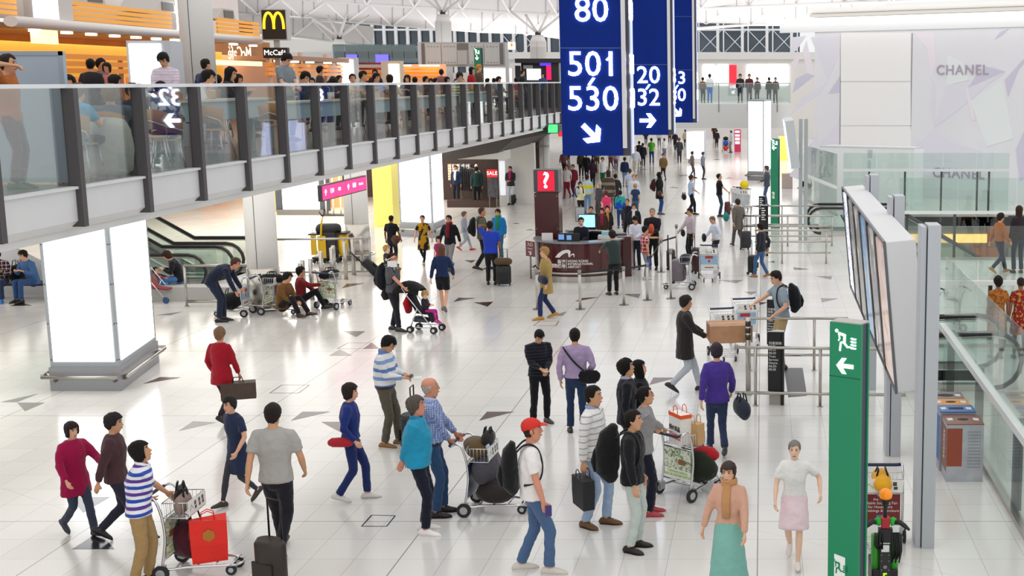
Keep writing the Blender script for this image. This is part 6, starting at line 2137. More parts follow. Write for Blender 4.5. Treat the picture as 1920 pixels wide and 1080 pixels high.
def blossom_mat():
    if 'blossom' not in MATS:
        m, nt, b = new_mat('printed_garden')
        t = nt.nodes.new('ShaderNodeTexCoord'); n = nt.nodes.new('ShaderNodeTexVoronoi'); n.inputs['Scale'].default_value = 34
        n2 = nt.nodes.new('ShaderNodeTexNoise'); n2.inputs['Scale'].default_value = 7; n2.inputs['Distortion'].default_value = 2
        r = nt.nodes.new('ShaderNodeValToRGB'); e = r.color_ramp.elements
        e[0].position, e[0].color = 0.30, srgb('#2c3a26'); e[1].position, e[1].color = .75, srgb('#dfe3d2')
        x = e.new(.48); x.color = srgb('#5d7448'); x = e.new(.6); x.color = srgb('#93a57c')
        mx = nt.nodes.new('ShaderNodeMath'); mx.operation = 'MULTIPLY_ADD'; mx.inputs[1].default_value = .35
        nt.links.new(t.outputs['Object'], n.inputs['Vector']); nt.links.new(t.outputs['Object'], n2.inputs['Vector'])
        nt.links.new(n.outputs['Distance'], mx.inputs[0]); nt.links.new(n2.outputs[0], mx.inputs[2]); nt.links.new(mx.outputs[0], r.inputs[0]); nt.links.new(r.outputs[0], b.inputs['Base Color'])
        b.inputs['Roughness'].default_value = .3
        MATS['blossom'] = m
    return MATS['blossom']

TROLLEYS = []

def trolley(label, px, py, face, ad='garden', at=None, load=()):
    """airport luggage trolley; x points from the pusher over the platform, origin on the floor under the handle legs"""
    t = thing('luggage_trolley', label, 'trolley', Vector(at) if at is not None else fl(px, py), math.radians(face),'luggage trolleys')
    t.scale = (.9,.9,.9)
    W = .29
    for sd in (1,-1):
        mb = MB(); mb.tube(curve_through([Vector(p) for p in ((-.16, sd * W * .95,1.0),(-.08, sd * W, 1.04),(.0, sd * W, 1.0),(.06, sd * W, .80),(.08, sd * W, .55),(.05, sd * W, .32),(.03, sd * W, .19),(.10, sd * W, .14),(.30, sd * W * .85,.15),(.85, sd * W * .45,.13))],3),.017,8); mb.build('side_frame', CHROME, t)
        mb = MB(); mb.box((-.03, sd * W - .03,.08),(.06, sd * W + .03,.20)); mb.build('wheel_bracket', mat('#b9bbbf',.35,.7), t)
    mb = MB()
    for z_, x in ((.74,.07),(.26,.05)):
        mb.tube([(x, -W, z_),(x, W, z_)],.012,8)
    for x in (.2,.4,.6,.8):
        mb.tube([(x, -W * (1 - x * .55),.15),(x, W * (1 - x * .55),.15)],.010,6)
    mb.tube([(.85,-W * .45,.13),(.90,0,.13),(.85, W * .45,.13)],.015,8); mb.build('cross_bars', CHROME, t)
    mb = MB(); mb.tube([(-.13,-W * .95,1.02),(-.18,-W * .8,1.0),(-.18, W * .8,1.0),(-.13, W * .95,1.02)],.022,10); mb.build('handle_bar', NAVYP, t)
    mb = MB(); z0, z1, x0_, x1_ = .78,.97,.06,.36
    for z_ in (z0, z1):
        mb.tube([(x0_, -W * .92, z_),(x1_, -W * .92, z_),(x1_, W * .92, z_),(x0_, W * .92, z_)],.006,6, closed=True)
    for i in range(11):
        y = -W * .92 + 2 * W * .92 * i / 10
        mb.tube([(x0_, y, z1),(x0_, y, z0),(x1_, y, z0),(x1_, y, z1)],.0035,5)
    for i in range(1,6):
        x = x0_ + (x1_ - x0_) * i / 6
        mb.tube([(x, -W * .92, z1),(x, -W * .92, z0),(x, W * .92, z0),(x, W * .92, z1)],.0035,5)
    mb.build('basket', CHROME, t)
    mb = MB(); mb.box((x1_ + .006,-W * .88,.80),(x1_ + .016, W * .88,.965))
    o = mb.build('label_board', mat('#e9e7e2',.4), t)
    mb = MB()
    for i, y in enumerate((-.06,.06,.16)):
        mb.box((x1_ + .0165, y - .03,.89),(x1_ + .018, y + .02,.94)); mb.box((x1_ + .0165, y - .02,.84),(x1_ + .018, y + .03,.88),0)
    mb.tube([(x1_ + .017,-.22,.85),(x1_ + .017,-.18,.92),(x1_ + .017,-.12,.86)],.003,4, mi=1)
    mb.build('icon_print',[mat('#4a4346',.5), mat('#3b8a80',.5)], o)
    # advertisement, printed on both sides
    Ws, za, zb = W * .9,.28,.73
    ax = lambda z_: .065 + .02 * math.sin((z_ - .28) / .45 * PI)
    mb = MB(); mb.box((.055,-Ws, za),(.075, Ws, zb))
    adp = mb.build('ad_panel', mat('#dfe2e0',.35), t)

    def prt(nm, y0, y1, z0_, z1_, m_, lift=.0):
        mb_ = MB(); mb_.box((.052 - lift, y0, z0_),(.078 + lift, y1, z1_)); return mb_.build(nm, m_, adp)
    if ad == 'garden':
        prt('picture',-Ws, Ws, .42, zb, blossom_mat()); prt('caption',-Ws, Ws, za, .42, mat('#e9ece4',.4))
        prt('badge',-.16,-.02,.50,.58, mat('#8a5a3c',.5),.001)
        for sx_, mir in ((-1,1),(1,-1)):
            mb = MB(); Mx = frame((.0505 if sx_ < 0 else .0795,0,.355),(0,-sx_ * -1,0) if sx_ > 0 else (0,-1,0),(0,0,1))
            text_mb('TAIWAN HAKKA\nTUNG BLOSSOM FESTIVAL',.052, Mx, mb=mb, depth=.001, offset=.001)
            mb.build('lettering', mat('#9dbb3a',.5), adp)
    elif ad == 'blue':
        prt('picture',-Ws, Ws, .44, zb - .02, mat('#9cc0dc',.4, var=.15, scale=5)); prt('ribbon',-.12,.12,.62, zb - .03, mat('#c04038',.4),.001); prt('figure',-.03,.03,.50,.58, mat('#c8382e',.4),.001)
        prt('caption',-.14,.14,.33,.36, mat('#b0563c',.5),.001)
    elif ad == 'gate':
        prt('picture',-Ws, Ws, za, .60, mat('#2b4150',.4, var=.9, scale=9)); prt('header',-Ws, Ws, .60, zb, mat('#e3c024',.4))
        for sx_ in (-1,1):
            mb = MB(); Mx = frame((.0505 if sx_ < 0 else .0795,0,.665),(0,1,0) if sx_ > 0 else (0,-1,0),(0,0,1))
            text_mb('Gate 40',.10, Mx, mb=mb, depth=.001, offset=.001); mb.build('lettering', BLACK, adp)
    elif ad == 'navy':
        prt('picture',-Ws, Ws, za, zb, mat('#26366e',.35, var=.2, scale=5))
    elif ad == 'red':
        prt('picture',-Ws, Ws, za, zb, mat('#7a2326',.4))
        for sx_ in (-1,1):
            mb = MB(); Mx = frame((.0505 if sx_ < 0 else .0795,0,.56),(0,1,0) if sx_ > 0 else (0,-1,0),(0,0,1))
            text_mb('Visit\nthe most\nReliable Sourcing Fair\nfor Houseware\nFurnishings & Furniture',.052, Mx, mb=mb, depth=.001); mb.build('lettering', mat('#f2e8e6',.5), adp)
        prt('emblem',-.05,.05,.34,.40, mat('#4a7ea8',.5),.001)
    else:
        prt('picture',-Ws, Ws, za, zb, mat('#cfd6da',.4, var=.3, scale=4))
    for sd in (1,-1):
        mb = MB(); mb.cyl((.01, sd * (W + .035) - .018,.10),.10,.036,22, axis=(0,1,0)); o = mb.build('wheel', RUBBER, t)
        mb = MB(); mb.cyl((.01, sd * (W + .035) - .020,.10),.055,.040,16, axis=(0,1,0)); mb.build('hub', mat('#b9bbc0',.4,.5), o)
        mb = MB(); mb.cyl((.78, sd * .13 - .015,.065),.065,.03,18, axis=(0,1,0)); o = mb.build('wheel', RUBBER, t)
        mb = MB(); mb.cyl((.78, sd * .13 - .017,.065),.032,.034,12, axis=(0,1,0)); mb.build('hub', mat('#b9bbc0',.4,.5), o)
    return t

def on_trolley(t, x, y, z_):
    a = t.rotation_euler.z
    x, y, z_ = x * .9, y * .9, z_ * .9
    return Vector(t.location) + Vector((x * math.cos(a) - y * math.sin(a), x * math.sin(a) + y * math.cos(a), z_))

def in_hand(I, side, f):
    """point a little beyond the wrist"""
    return I['hand'][side] + Vector(f)
# ------------------------------------------------------------------ who stands where

def HH(px, py, hy):
    """body height from the pixel of the feet and of the crown"""
    p = fl(px, py)
    return on_y(px, hy, p.y).z - .015

def to_local(I, p):
    return (I.inverted() @ p)

def trolley_at(label, hpx, hpy, fpx, fpy, ad):
    A, B = fl(hpx, hpy, .91), fl(fpx, fpy)
    d = (B - A); d.z = 0; u = d.normalized()
    o = A + u * .16; o.z = 0
    return trolley(label, 0,0, math.degrees(math.atan2(u.y, u.x)), ad, at=o)

def grip(T, px, py, face, h, y, back=0.0, z_=1.0):
    """hand goal on the handle of trolley T in the local frame of a person at the pixel"""
    s = h / 1.742
    W_ = on_trolley(T, -.18 - back, y, z_)
    d = W_ - fl(px, py)
    a = math.radians(face)
    return ((d.x * math.cos(a) + d.y * math.sin(a)) / s, (-d.x * math.sin(a) + d.y * math.cos(a)) / s, z_ * .9 / s + .02)

# --- woman in the blue and purple striped polo, leaning on her trolley
T = trolley('luggage trolley of the striped polo woman, carrying the bright red bag',322,1072,2,'garden')
h_ = HH(272,1098,828)
person('person in blue and white striped polo leaning on a trolley, looking up',272,1098, h_, 14,('tee','#eceaf0','stripe','#2b4fb0',.075,.5,'#5a3c94'),('trousers','#a5875a'),('bob','#15100e'),'tan','#3a2c22',
       LH=grip(T, 272,1098,14, h_, .02,-.18,1.0), RH=grip(T, 272,1098,14, h_, -.24,-.10,1.02), lean=.17, look=(8,-22), q=2, fem=True, w=1.04, feet=[(.02,.12,0,10,0),(-.10,-.10,0,-4,0)], collar='#f0eef2', belly=.015, group=None)
p = on_trolley(T, .20,.02,.795)
duffel('handbag','shiny black handbag in the basket of the striped polo woman','bag', p + Vector((-.06,.08,0)), T.rotation_euler.z + .3,(.30,.14,.24),'#141214')
duffel('handbag','taupe tote bag beside the shiny black handbag','bag', p + Vector((.04,-.10,0)), T.rotation_euler.z, (.26,.12,.22),'#8d7a70')
duffel('bag','maroon cloth bag on the trolley behind the bright red bag','bag', on_trolley(T, .24,.06,.16), T.rotation_euler.z + 1.2,(.40,.34,.44),'#4a1424')
b = box_bag('shopping_bag','bright red shopping bag with faint gold emblem on the trolley','bag', on_trolley(T, .50,-.04,.17),-1.15,(.36,.20,.46),'#e02010', None, True, 'cloth')
mb = MB(); Mx = frame((.0,-.2,.30),(1,0,0),(0,0,1)); 
flat(mb, frame((-.0,-.196,.31),(1,0,0),(0,0,1)),[(0,-.06),(.05,-.03),(.05,.03),(0,.06),(-.05,.03),(-.05,-.03)]); flat(mb, frame((.101,0,.31),(0,1,0),(0,0,1)),[(0,-.07),(.06,-.035),(.06,.035),(0,.07),(-.06,.035),(-.06,-.035)])
mb.build('emblem', mat('#b0701c',.5), b)

# --- man in the blue and white striped shirt looking at his telephone
h_ = HH(728,836,627)
I = person('person in blue and white striped long shirt looking down at a phone',728,836, h_, -4,('shirt','#e4e2e2','stripe','#5b80b8',.13,.42,'#7f9fd0'),('trousers','#5a5346'),('full','#0f0c0b'),'tan','#8a6436',
           pose='phone', LH=(.31,.05,1.13), RH=(.30,-.06,1.10), look=(0,32), q=2, w=1.12, belly=.045, glasses=True, feet=[(.14,.10,0,4,0),(-.02,-.10,0,-6,0)], curl=.9, collar='#6b8cc0', group=None)
mb = MB(); mb.box((-.035,-.07,-.004),(.035,.07,.004)); tag(mb.build('phone', BLACK, None, (I['hand'][1] + I['hand'][-1]) / 2 + Vector((.045,0,.02)),.3),'dark phone in the hands of the blue and white striped shirt wearer','phone')
mb = MB(); mb.box((-.06,-.05,-.001),(.09,.05,.001)); tag(mb.build('paper', WHITE, None, (I['hand'][1] + I['hand'][-1]) / 2 + Vector((.11,0,-.01)),.1),'small white paper held under the dark phone','paper')

# --- couple with trolley: turquoise blouse and checked shirt
h_ = HH(790,998,744)
person('person in turquoise blouse and navy trousers with hands behind the back',790,998, h_, 4,('sweater','#1f8fb4'),('trousers','#15182a'),('full','#5f554e'),'red','#eeeae8', LH=(-.20,.05,.93), RH=(-.20,-.02,.92), look=(6,-10), q=2, fem=True, w=1.16, belly=.05,
       feet=[(.02,.10,0,10,0),(.08,-.12,0,-14,0)], collar='#1b86aa', group=None)
T = trolley_at('luggage trolley of the grey haired pair, with stacked dark bags',853,826,938,957,'navy')
h_ = HH(815,966,709)
person('elderly balding person in blue checked shirt holding a trolley handle',815,966, h_, 10,('shirt','#b9c4e0','check','#6d80b4',.028,.35),('jeans','#2c4a6e'),('bald','#b9b2aa'),'red','#17171a',
       LH=grip(T, 815,966,10, h_, .16), RH=grip(T, 815,966,10, h_, -.16), look=(8,-8), q=2, w=1.08, glasses='#b0a8a0', collar='#b9c4e0', belly=.03, curl=1.1, feet=[(.10,.10,0,6,0),(.02,-.10,0,-4,0)], group=None)
p = on_trolley(T, .20,0,.80)
duffel('jacket_bundle','folded brown jacket in the basket of the grey haired pair','jacket', p + Vector((-.08,.06,.0)), T.rotation_euler.z + .4,(.46,.30,.20),'#5a4526', False)
duffel('bag','small dark leather bag on top of the brown jacket','bag', p + Vector((.08,.03,.12)), T.rotation_euler.z, (.22,.15,.20),'#2b2422')
mb = MB(); mb.tube([(0,0,0),(0,0,.15),(0,0,.19)],[.03,.03,.015],12); o = mb.build('bottle', mat('#b9cde0',.1), None, p + Vector((.10,-.10,0))); tag(o, 'clear bottle with blue cap in the basket of the grey haired pair','bottle')
mb = MB(); mb.cyl((0,0,.19),.018,.03,12); mb.build('cap', mat('#1f5fd8',.4), o)
duffel('travel_bag','grey travel bag standing on the trolley of the grey haired pair','bag', on_trolley(T, .26,.02,.40), T.rotation_euler.z, (.44,.30,.42),'#4a4650')
duffel('travel_bag','dark travel bag with orange stripe at the bottom of the trolley','bag', on_trolley(T, .42,0,.165), T.rotation_euler.z, (.46,.50,.28),'#2c2624')
mb = MB(); mb.tube([(0,-.16,0),(0,.16,0)],.016,8); tag(mb.build('strap', mat('#e2691e',.6), None, on_trolley(T, .38,-.14,.43), T.rotation_euler.z + 1.57),'orange strap lying over the dark travel bag','strap')
suitcase('black suitcase with tall pull handle behind the turquoise blouse',768,845,0,'#1a1a1e',.36,.24,.56)

# --- man in the red cap
h_ = HH(1008,1072,783)
I = person('person in red cap, white tee and blue jeans with a backpack',1005,1072, h_, 8,('tee','#e9e4e2'),('jeans','#4a6488'),('cap','#cf2416'),'red','#cfc8c0', pose='stride', RH=(.12,-.26,.84), LH=(.0,.24,.86), look=(4,-4), q=2, w=1.1, belly=.03, lean=-.03, curl=.8, group=None,
           feet=[(-.17,.09,0,8,0),(.15,-.09,0,-8,0)])
backpack(I, 'black rucksack on the back of the red cap wearer','#141416',.50,.165,.15)
mb = MB(); mb.box((-.03,-.006,-.06),(.04,.006,.06)); tag(mb.build('phone', mat('#3a2a6e',.3), None, I['hand'][-1] + Vector((.035,-.03,-.02)),.2),'purple phone in the lowered hand of the red cap wearer','phone')
# --- man with the big black backpack
h_ = HH(1186,1030,770)
I = person('person in black jacket, pale jeans and big black backpack',1188,1030, h_, -8,('jacket','#15161b'),('jeans','#bfc9c4'),('short','#1a120e'),'tan','#131214', RH=(.10,-.29,.86), LH=(.06,.27,.86), look=(2,-6), q=2, w=1.08, curl=.7, lean=.02,
           feet=[(.02,.10,0,4,0),(-.02,-.12,0,-18,0)], group=None)
backpack(I, 'very large black backpack of the black jacket wearer','#121214',.56,.19,.22,'#1b191b')
# --- white striped sweater
h_ = HH(1115,988,724)
I = person('person in white sweater with thin grey stripes carrying a black shopping bag',1115,985, h_, -14,('sweater','#e6e4e2','stripe','#a8a6a6',.075,.2),('jeans','#9db3cf'),('short','#16110e'),'tan','#6a4a2c', pose='stride', RH=(-.02,-.27,.86), LH=(.08,.26,.86), look=(6,-4), q=2, w=1.08,
           feet=[(.12,.09,0,6,0),(-.08,-.10,0,-20,0)], collar='#8fa3cf', curl=.9, group=None)
box_bag('shopping_bag','black shopping bag carried low by the white sweater wearer','bag', I['hand'][-1] + Vector((.0,-.04,-.46)),.5,(.36,.14,.36),'#1d1d20')
# --- pair behind with trolley
T = trolley('luggage trolley with white and orange carrier bag, garden picture on its panel',1266,934,50,'garden')
h_ = HH(1210,968,727)
I = person('person in grey hoodie and red glasses pushing the garden picture trolley',1208,966, h_, 12,('sweater','#8f8d90'),('trousers','#17182a'),('tied','#14100e'),'tan','#b03a42', LH=grip(T, 1208,966,12, h_, .16), RH=grip(T, 1208,966,12, h_, -.10), look=(4,-14), q=2, fem=True, glasses='#8c2a34', lean=.08,
           feet=[(.10,.08,0,4,0),(.05,-.10,0,-4,0)], curl=1.0, group=None)
b = box_bag('carrier_bag','white carrier bag with orange band and lettering in the trolley basket','bag', on_trolley(T, .16,.04,.80), T.rotation_euler.z - .3,(.30,.15,.40),'#efece8','#ef5a1e', True)
mb = MB(); Mx = frame((-.083,0,.20),(0,-1,0),(0,0,1)); text_mb('優の良品',.072, Mx, mb=mb, depth=.003, offset=.001); mb.build('lettering', BLACK, b)
mb = MB(); mb.box((-.084,-.14,.06),(-.08,.14,.13)); mb.build('stripe', mat('#ea4a1c',.5), b)
mb = MB(); text_mb('AJI ICHIBAN',.05, frame((-.085,0,.095),(0,-1,0),(0,0,1)), mb=mb, depth=.002); mb.build('lettering', WHITE, b)
box_bag('paper_bag','brown paper bag tucked beside the white carrier bag','bag', on_trolley(T, .26,-.18,.80), T.rotation_euler.z, (.18,.12,.28),'#c9a06c')
duffel('travel_bag','dark olive travel bag on the platform of the garden picture trolley','bag', on_trolley(T, .42,.02,.165), T.rotation_euler.z, (.46,.42,.44),'#23281e')
duffel('jacket_bundle','red jacket bundle on top of the olive travel bag','jacket', on_trolley(T, .52,-.06,.46), T.rotation_euler.z + .3,(.34,.26,.20),'#b01c24', False)
h_ = HH(1180,905,674)
person('person in black suit behind the grey hoodie wearer, looking up',1178,905, h_, 10,('jacket','#14161e'),('trousers','#14161c'),('full','#100d0c'),'tan','#131313', look=(8,-16), q=2, fem=False, collar='#a9a6c4', group=None)
h_ = HH(1200,885,676)
person('person with long black hair in a black coat beyond the black suit',1202,885, h_, 8,('coat','#121217'),('trousers','#141419'),('long','#0e0b0b'),'fair','#131313', look=(6,-16), q=1, fem=True, group=None)
# --- standing pair in the middle
h_ = HH(1015,793,614)
I = person('person in black striped sweater looking down at a phone',1013,793, h_, -62,('sweater','#14151e','stripe','#2c2e3c',.05,.25),('trousers','#13131a'),('short','#120e0d'),'tan','#4c4744', pose='phone', LH=(.27,.06,1.04), RH=(.28,-.05,1.06), look=(0,34), q=2, w=1.1, curl=.9, group=None, feet=[(.0,.13,0,16,0),(.04,-.15,0,-20,0)])
mb = MB(); mb.box((-.035,-.07,-.004),(.035,.07,.004)); tag(mb.build('phone', mat('#d8c8c0',.3), None, (I['hand'][1] + I['hand'][-1]) / 2 + I['R3'] @ Vector((.05,0,.01)),.6),'pale phone of the black striped sweater wearer','phone')
h_ = HH(1082,812,617)
I = person('person in lilac shirt seen from behind with shoulder bag',1082,812, h_, 96,('shirt','#a591b4'),('jeans','#1f3352'),('short','#17110f'),'tan','#2b2624', RH=(.12,-.20,1.00), LH=(.0,.25,.90), q=2, w=1.08, group=None, feet=[(.08,.11,0,8,0),(-.08,-.11,0,-8,0)])
c = fl(1107,812); q_ = Vector((c.x, c.y - .06,.80))
t = duffel('shoulder_bag','black shoulder bag at the hip of the lilac shirt wearer','bag', q_, 1.7,(.28,.10,.22),'#15151a', False)
mb = MB(); a_ = I['pos'] + I['R3'] @ I['shl'][1] - q_; pts = []
for k_ in range(9):
    f = k_ / 8
    l0 = I['R3'] @ I['shl'][1]; w0 = q_ - I['pos'] + Vector((-.05,0,.2))
    p_ = l0.lerp(w0, f); p_.y -= .04 + .10 * math.sin(f * PI); p_.z += .05 * (1 - f)
    pts.append(p_ + I['pos'] - q_)
mb.tube([t.matrix_basis.to_3x3().inverted() @ p_ for p_ in pts],(.02,.006),6); mb.build('strap', cloth('#1a1a1e'), t)

# --- hurrying people, built at rest
person('person in pale grey shirt and dark trousers striding away from the camera',527,1040, HH(527,1040,754),92,('tee','#a8a4a0'),('trousers','#1c1a22'),('short','#241b18'),'tan','#241c1a', pose='walk', q=1, w=1.08, group=None)
suitcase('dark suitcase at the bottom edge, pulled behind the pale grey shirt wearer',512,1112,60,'#2a2019',.40,.26,.60)
person('person in dark blue tunic and grey leggings walking beside the pale grey shirt',452,944, HH(452,944,738),240,('dress','#27324e'),('leggings','#3b3c44'),('full','#2a2624'),'fair','#3a342f', pose='walkb', q=1, fem=True, lean=.12, group=None)
I = person('person in red cardigan carrying a brown box near the lit column',422,792, HH(422,792,612),80,('cardigan','#a01426'),('trousers','#27242a'),('full','#8c6a50'),'red','#241f20', pose='walk', RH=(.14,-.26,.84), LH=(.10,.22,.9), q=1, fem=True, group=None)
t = thing('box','brown carton carried at the side of the red cardigan wearer','box', I['hand'][-1] + Vector((.0,-.10,-.20)),.35)
mb = MB(); mb.box((-.26,-.12,-.12),(.26,.12,.14)); mb.build('carton', mat('#4a3830',.6, var=.15), t)
mb = MB(); mb.tube([(-.08,0,.14),(-.06,0,.22),(.06,0,.22),(.08,0,.14)],.008,6); mb.build('handle', BLACK, t)
person('person in magenta coat and jeans walking at the far bottom edge by the lit column',150,1002, HH(150,1002,788),330,('coat','#a01048'),('jeans','#3a4254'),('bob','#2c2224'),'fair','#33363f', pose='walk', LH=(.36,.22,1.10), q=1, fem=True, group=None)
person('person in brown jacket walking hand in hand with the magenta coat',228,1016, HH(228,1016,772),15,('jacket','#4a3034'),('trousers','#2a2a3a'),('full','#2a2226'),'tan','#221e22', pose='walkb', LH=(-.05,.40,.98), q=1, fem=True, group=None)
person('person in dark blue top and flared jeans with a red bag, walking past',664,938, HH(664,938,717),8,('shirt','#1c2f74'),('jeans','#1d2c62'),('bob','#2a201e'),'fair','#d9d4cf', pose='stride', q=1, fem=True, RH=(.10,-.24,.94), group=None)
duffel('shoulder_bag','red shoulder bag at the hip of the dark blue top wearer','bag', fl(655,938) + Vector((0,-.22,.78)),1.6,(.25,.10,.13),'#b32a34', False)
person('person in peach blouse and long teal skirt at the bottom edge',1368,1122, HH(1368,1122,866),255,('shirt','#cfa08a'),('longskirt','#7db3a8'),('full','#4a3a34'),'fair','#4a6a66', q=1, fem=True, scarf='#bd8a5c', RH=(.06,-.34,.84), LH=(.22,.26,.92), group=None)
person('pale child in white top and pink skirt near the green exit pillar',1489,1052, HH(1489,1052,822),265,('tee','#e9e7e5'),('skirt','#ecd3da'),('tied','#8a8480'),'pale','#e6dcd8', pose='walk', q=1, fem=True, LH=(.05,.36,1.0), group=None)
I = person('person in purple jacket and blue jeans with a dark shoulder bag',1345,852, HH(1345,852,642),100,('jacket','#4b3590'),('jeans','#2c3a58'),('full','#3a2e38'),'fair','#2a2c36', pose='walk', q=1, fem=True, group=None)
duffel('shoulder_bag','dark shoulder bag swinging beside the purple jacket','bag', fl(1385,850) + Vector((.05,-.05,.55)),.3,(.42,.18,.30),'#2a3240')
I = person('person in black jacket and pale trousers carrying a tan box past the trolleys',1285,735, HH(1285,735,552),10,('coat','#2a2624'),('trousers','#b9c0c8'),('full','#2b2320'),'tan','#24262a', pose='walk', LH=(.36,.18,1.02), RH=(.36,-.18,1.02), q=1, w=1.1, group=None)
mb = MB(); mb.box((-.12,-.28,0),(.62,.28,.30)); mb.box((-.12,-.02,.30),(.62,.02,.303),1); tag(mb.build('box',[mat('#b98a66',.6, var=.12), mat('#d8b890',.5)], None, I['hand'][1].lerp(I['hand'][-1],.5) + Vector((.12,0,-.06)),.17),'long tan carton held out by the black jacket and pale trousers','box')
I = person('person with black rucksack reaching left to the parked luggage trolleys',1466,690, HH(1466,690,506),196,('tee','#8fa0ac'),('trousers','#b39a70'),('short','#241b17'),'fair','#4a4038', q=1, RH=(.62,.02,1.12), LH=(.2,.2,1.0), look=(0,16), lean=.12, group=None)
backpack(I, 'black rucksack of the person reaching for the trolleys','#1c1d22',.46,.17,.18)

# --- family with the pushchair
hd_ = HH(742,622,476)
I = person('person in grey tee carrying a toddler on the shoulders and pushing a buggy',740,620, hd_, -12,('tee','#55545a'),('trousers','#22242e'),('crop','#33261e'),'red','#24262a', LH=(.12,.12,1.34), RH=(.40,-.20,1.0), q=1, w=1.12, lean=.03, group=None, feet=[(-.10,.09,0,4,0),(.16,-.09,0,-4,0)])
backpack(I, 'dark rucksack on the back of the grey tee wearer with the toddler','#1e2027',.50,.17,.17)
mb = MB(); mb.tube([(-.15,0,-.1),(-.19,0,0),(-.17,0,.1)],[(.16,.03),(.17,.05),(.14,.03)],12,(0,1,0), dome=True); tag(mb.build('jacket', cloth('#3a353b'), None, I['pos'] + I['R3'] @ I['P'] + Vector((0,0,-.12)), I['rz']),'dark jacket tied round the hips of the grey tee wearer','jacket')
sh_ = I['pos'] + I['R3'] @ I['sc']
person('toddler with blond hair in a dark tee riding on the shoulders',0,0,.86,-15,('tee','#3a3c46'),('trousers','#9aa089'),('full','#c49a5c'),'pale','#8a8078', pose='sit', at=sh_ + Vector((-.10,.0,-.20)), LH=(.26,.10,.86), RH=(.28,-.12,.84), q=1, group=None, feet=[(.24,.20,-.10,0,0),(.24,-.20,-.10,0,0)])
mb = MB(); mb.box((-.002,-.10,-.07),(.002,.10,.07)); tag(mb.build('paper', WHITE, None, I['head'] + Vector((.02,-.13,-.10)),-1.2),'white sheet of paper held beside the face of the buggy pusher','paper')
B0 = fl(800,622)
t = thing('pushchair','black and red pushchair with a child in pink tights','pushchair', B0, math.radians(-12))
for sd in (1,-1):
    y = sd * .20
    mb = MB(); mb.tube([(-.42, y, 1.05),(-.44, y, .98),(-.30, y, .78),(.25, y, .12)],.013,8); mb.tube([(-.10, y, .55),(-.28, y, .10)],.013,8); mb.tube([(-.28, y, .12),(.25, y, .13)],.010,6); mb.build('frame', CHROME, t)
    mb = MB(); mb.tube([(-.40, y, 1.06),(-.47, y, 1.08),(-.52, y, 1.02)],.018,8, dome=True); mb.build('grip', BLACK, t)
    for x in (-.28,.27):
        for dy in (-.025,.025):
            mb = MB(); mb.cyl((x, y + dy - .01,.075),.075,.02,18, axis=(0,1,0)); o = mb.build('wheel', RUBBER, t)
            mb = MB(); mb.cyl((x, y + dy - .012,.075),.035,.024,12, axis=(0,1,0)); mb.build('hub', mat('#d8d8d8',.4), o)
mb = MB(); mb.tube([(-.34,0,.92),(-.26,0,.66),(-.14,0,.44),(.12,0,.42),(.20,0,.24)],[(.17,.02),(.18,.025),(.18,.03),(.17,.025),(.16,.015)],12,(0,1,0), dome=True); mb.build('seat', cloth('#1f1b22'), t)
mb = MB()
vs = [(-.34 + .34 * math.cos(a) * 1.0 - .02,.21 * math.sin(b) * 1.0,.82 + .30 * math.sin(a) * (math.cos(b) ** .5)) for a in [PI * (.15 + .75 * i / 8) for i in range(9)] for b in [-PI / 2 * .98 + PI * .98 * j / 8 for j in range(9)]]
mb.add(vs, [(i * 9 + j, i * 9 + j + 1,(i + 1) * 9 + j + 1,(i + 1) * 9 + j) for i in range(8) for j in range(8)],0, True)
o = mb.build('canopy', cloth('#141417'), t); so = o.modifiers.new('thickness','SOLIDIFY'); so.thickness = .012
mb = MB(); mb.tube([(-.36,0,.80),(-.42,0,.62),(-.40,0,.44)],[(.13,.05),(.16,.09),(.13,.05)],12,(0,1,0), dome=True); mb.build('hung_bag', cloth('#b01624'), t)
mb = MB(); mb.tube([(-.22,0,.28),(.05,0,.26)],[(.16,.07),(.15,.05)],12,(0,1,0), dome=True); mb.build('basket', mat('#33404a',.7), t)
person('small child with blond hair, dark jacket and pink tights in the pushchair',0,0,.92,-12,('jacket','#2a1f2e'),('leggings','#c02a8e'),('full','#c49a5c'),'pale','#b8358f', pose='sit', at=B0 + Vector((.0,0,.20)), q=1, group=None, lean=-.05, look=(-30,20), feet=[(.48,.10,.0,0,20),(.50,-.10,.0,0,20)], LH=(.25,.08,.75), RH=(.25,-.08,.75))

# --- left side: resting travellers and their trolleys
T = trolley('luggage trolley with blue white panel beside the bending man',467,591,182,'blue')
duffel('rucksack','black rucksack lying on the trolley of the bending man','bag', on_trolley(T, .42,0,.165), T.rotation_euler.z, (.44,.40,.40),'#131317')
person('person in navy suit bending over the trolley',416,603,1.78,8,('jacket','#1c2338'),('trousers','#222a40'),('short','#4a362a'),'red','#1c1a1e', pose='bend', lean=1.32, RH=(.40,-.10,.56), LH=(.46,.16,.62), look=(0,-10), q=1, group=None)
T = trolley('luggage trolley that the brown jacket man is sitting on',500,587,-4,'garden')
duffel('bag','black bag in the basket of the trolley with the seated brown jacket','bag', on_trolley(T, .2,0,.80),1.5,(.48,.26,.22),'#141418')
person('person in brown jacket sitting low on the trolley platform',531,592,1.72,-18,('jacket','#6e4a22'),('trousers','#16151a'),('full','#120e0d'),'tan','#3a241e', pose='sitlow', q=1, look=(25,14), lean=.25, group=None)
person('person in dark red shirt sitting behind the brown jacket wearer',566,580,1.68,15,('shirt','#7a1a20'),('trousers','#141318'),('full','#120e0d'),'tan','#2a2022', pose='sitlow', q=1, RH=(.5,-.1,.62), group=None)
T = trolley('luggage trolley beside the steel bollards, garden picture facing out',612,580,68,'garden')
duffel('bag','black bag in the basket of the trolley beside the steel bollards','bag', on_trolley(T, .2,0,.80),2.6,(.46,.24,.22),'#141418')
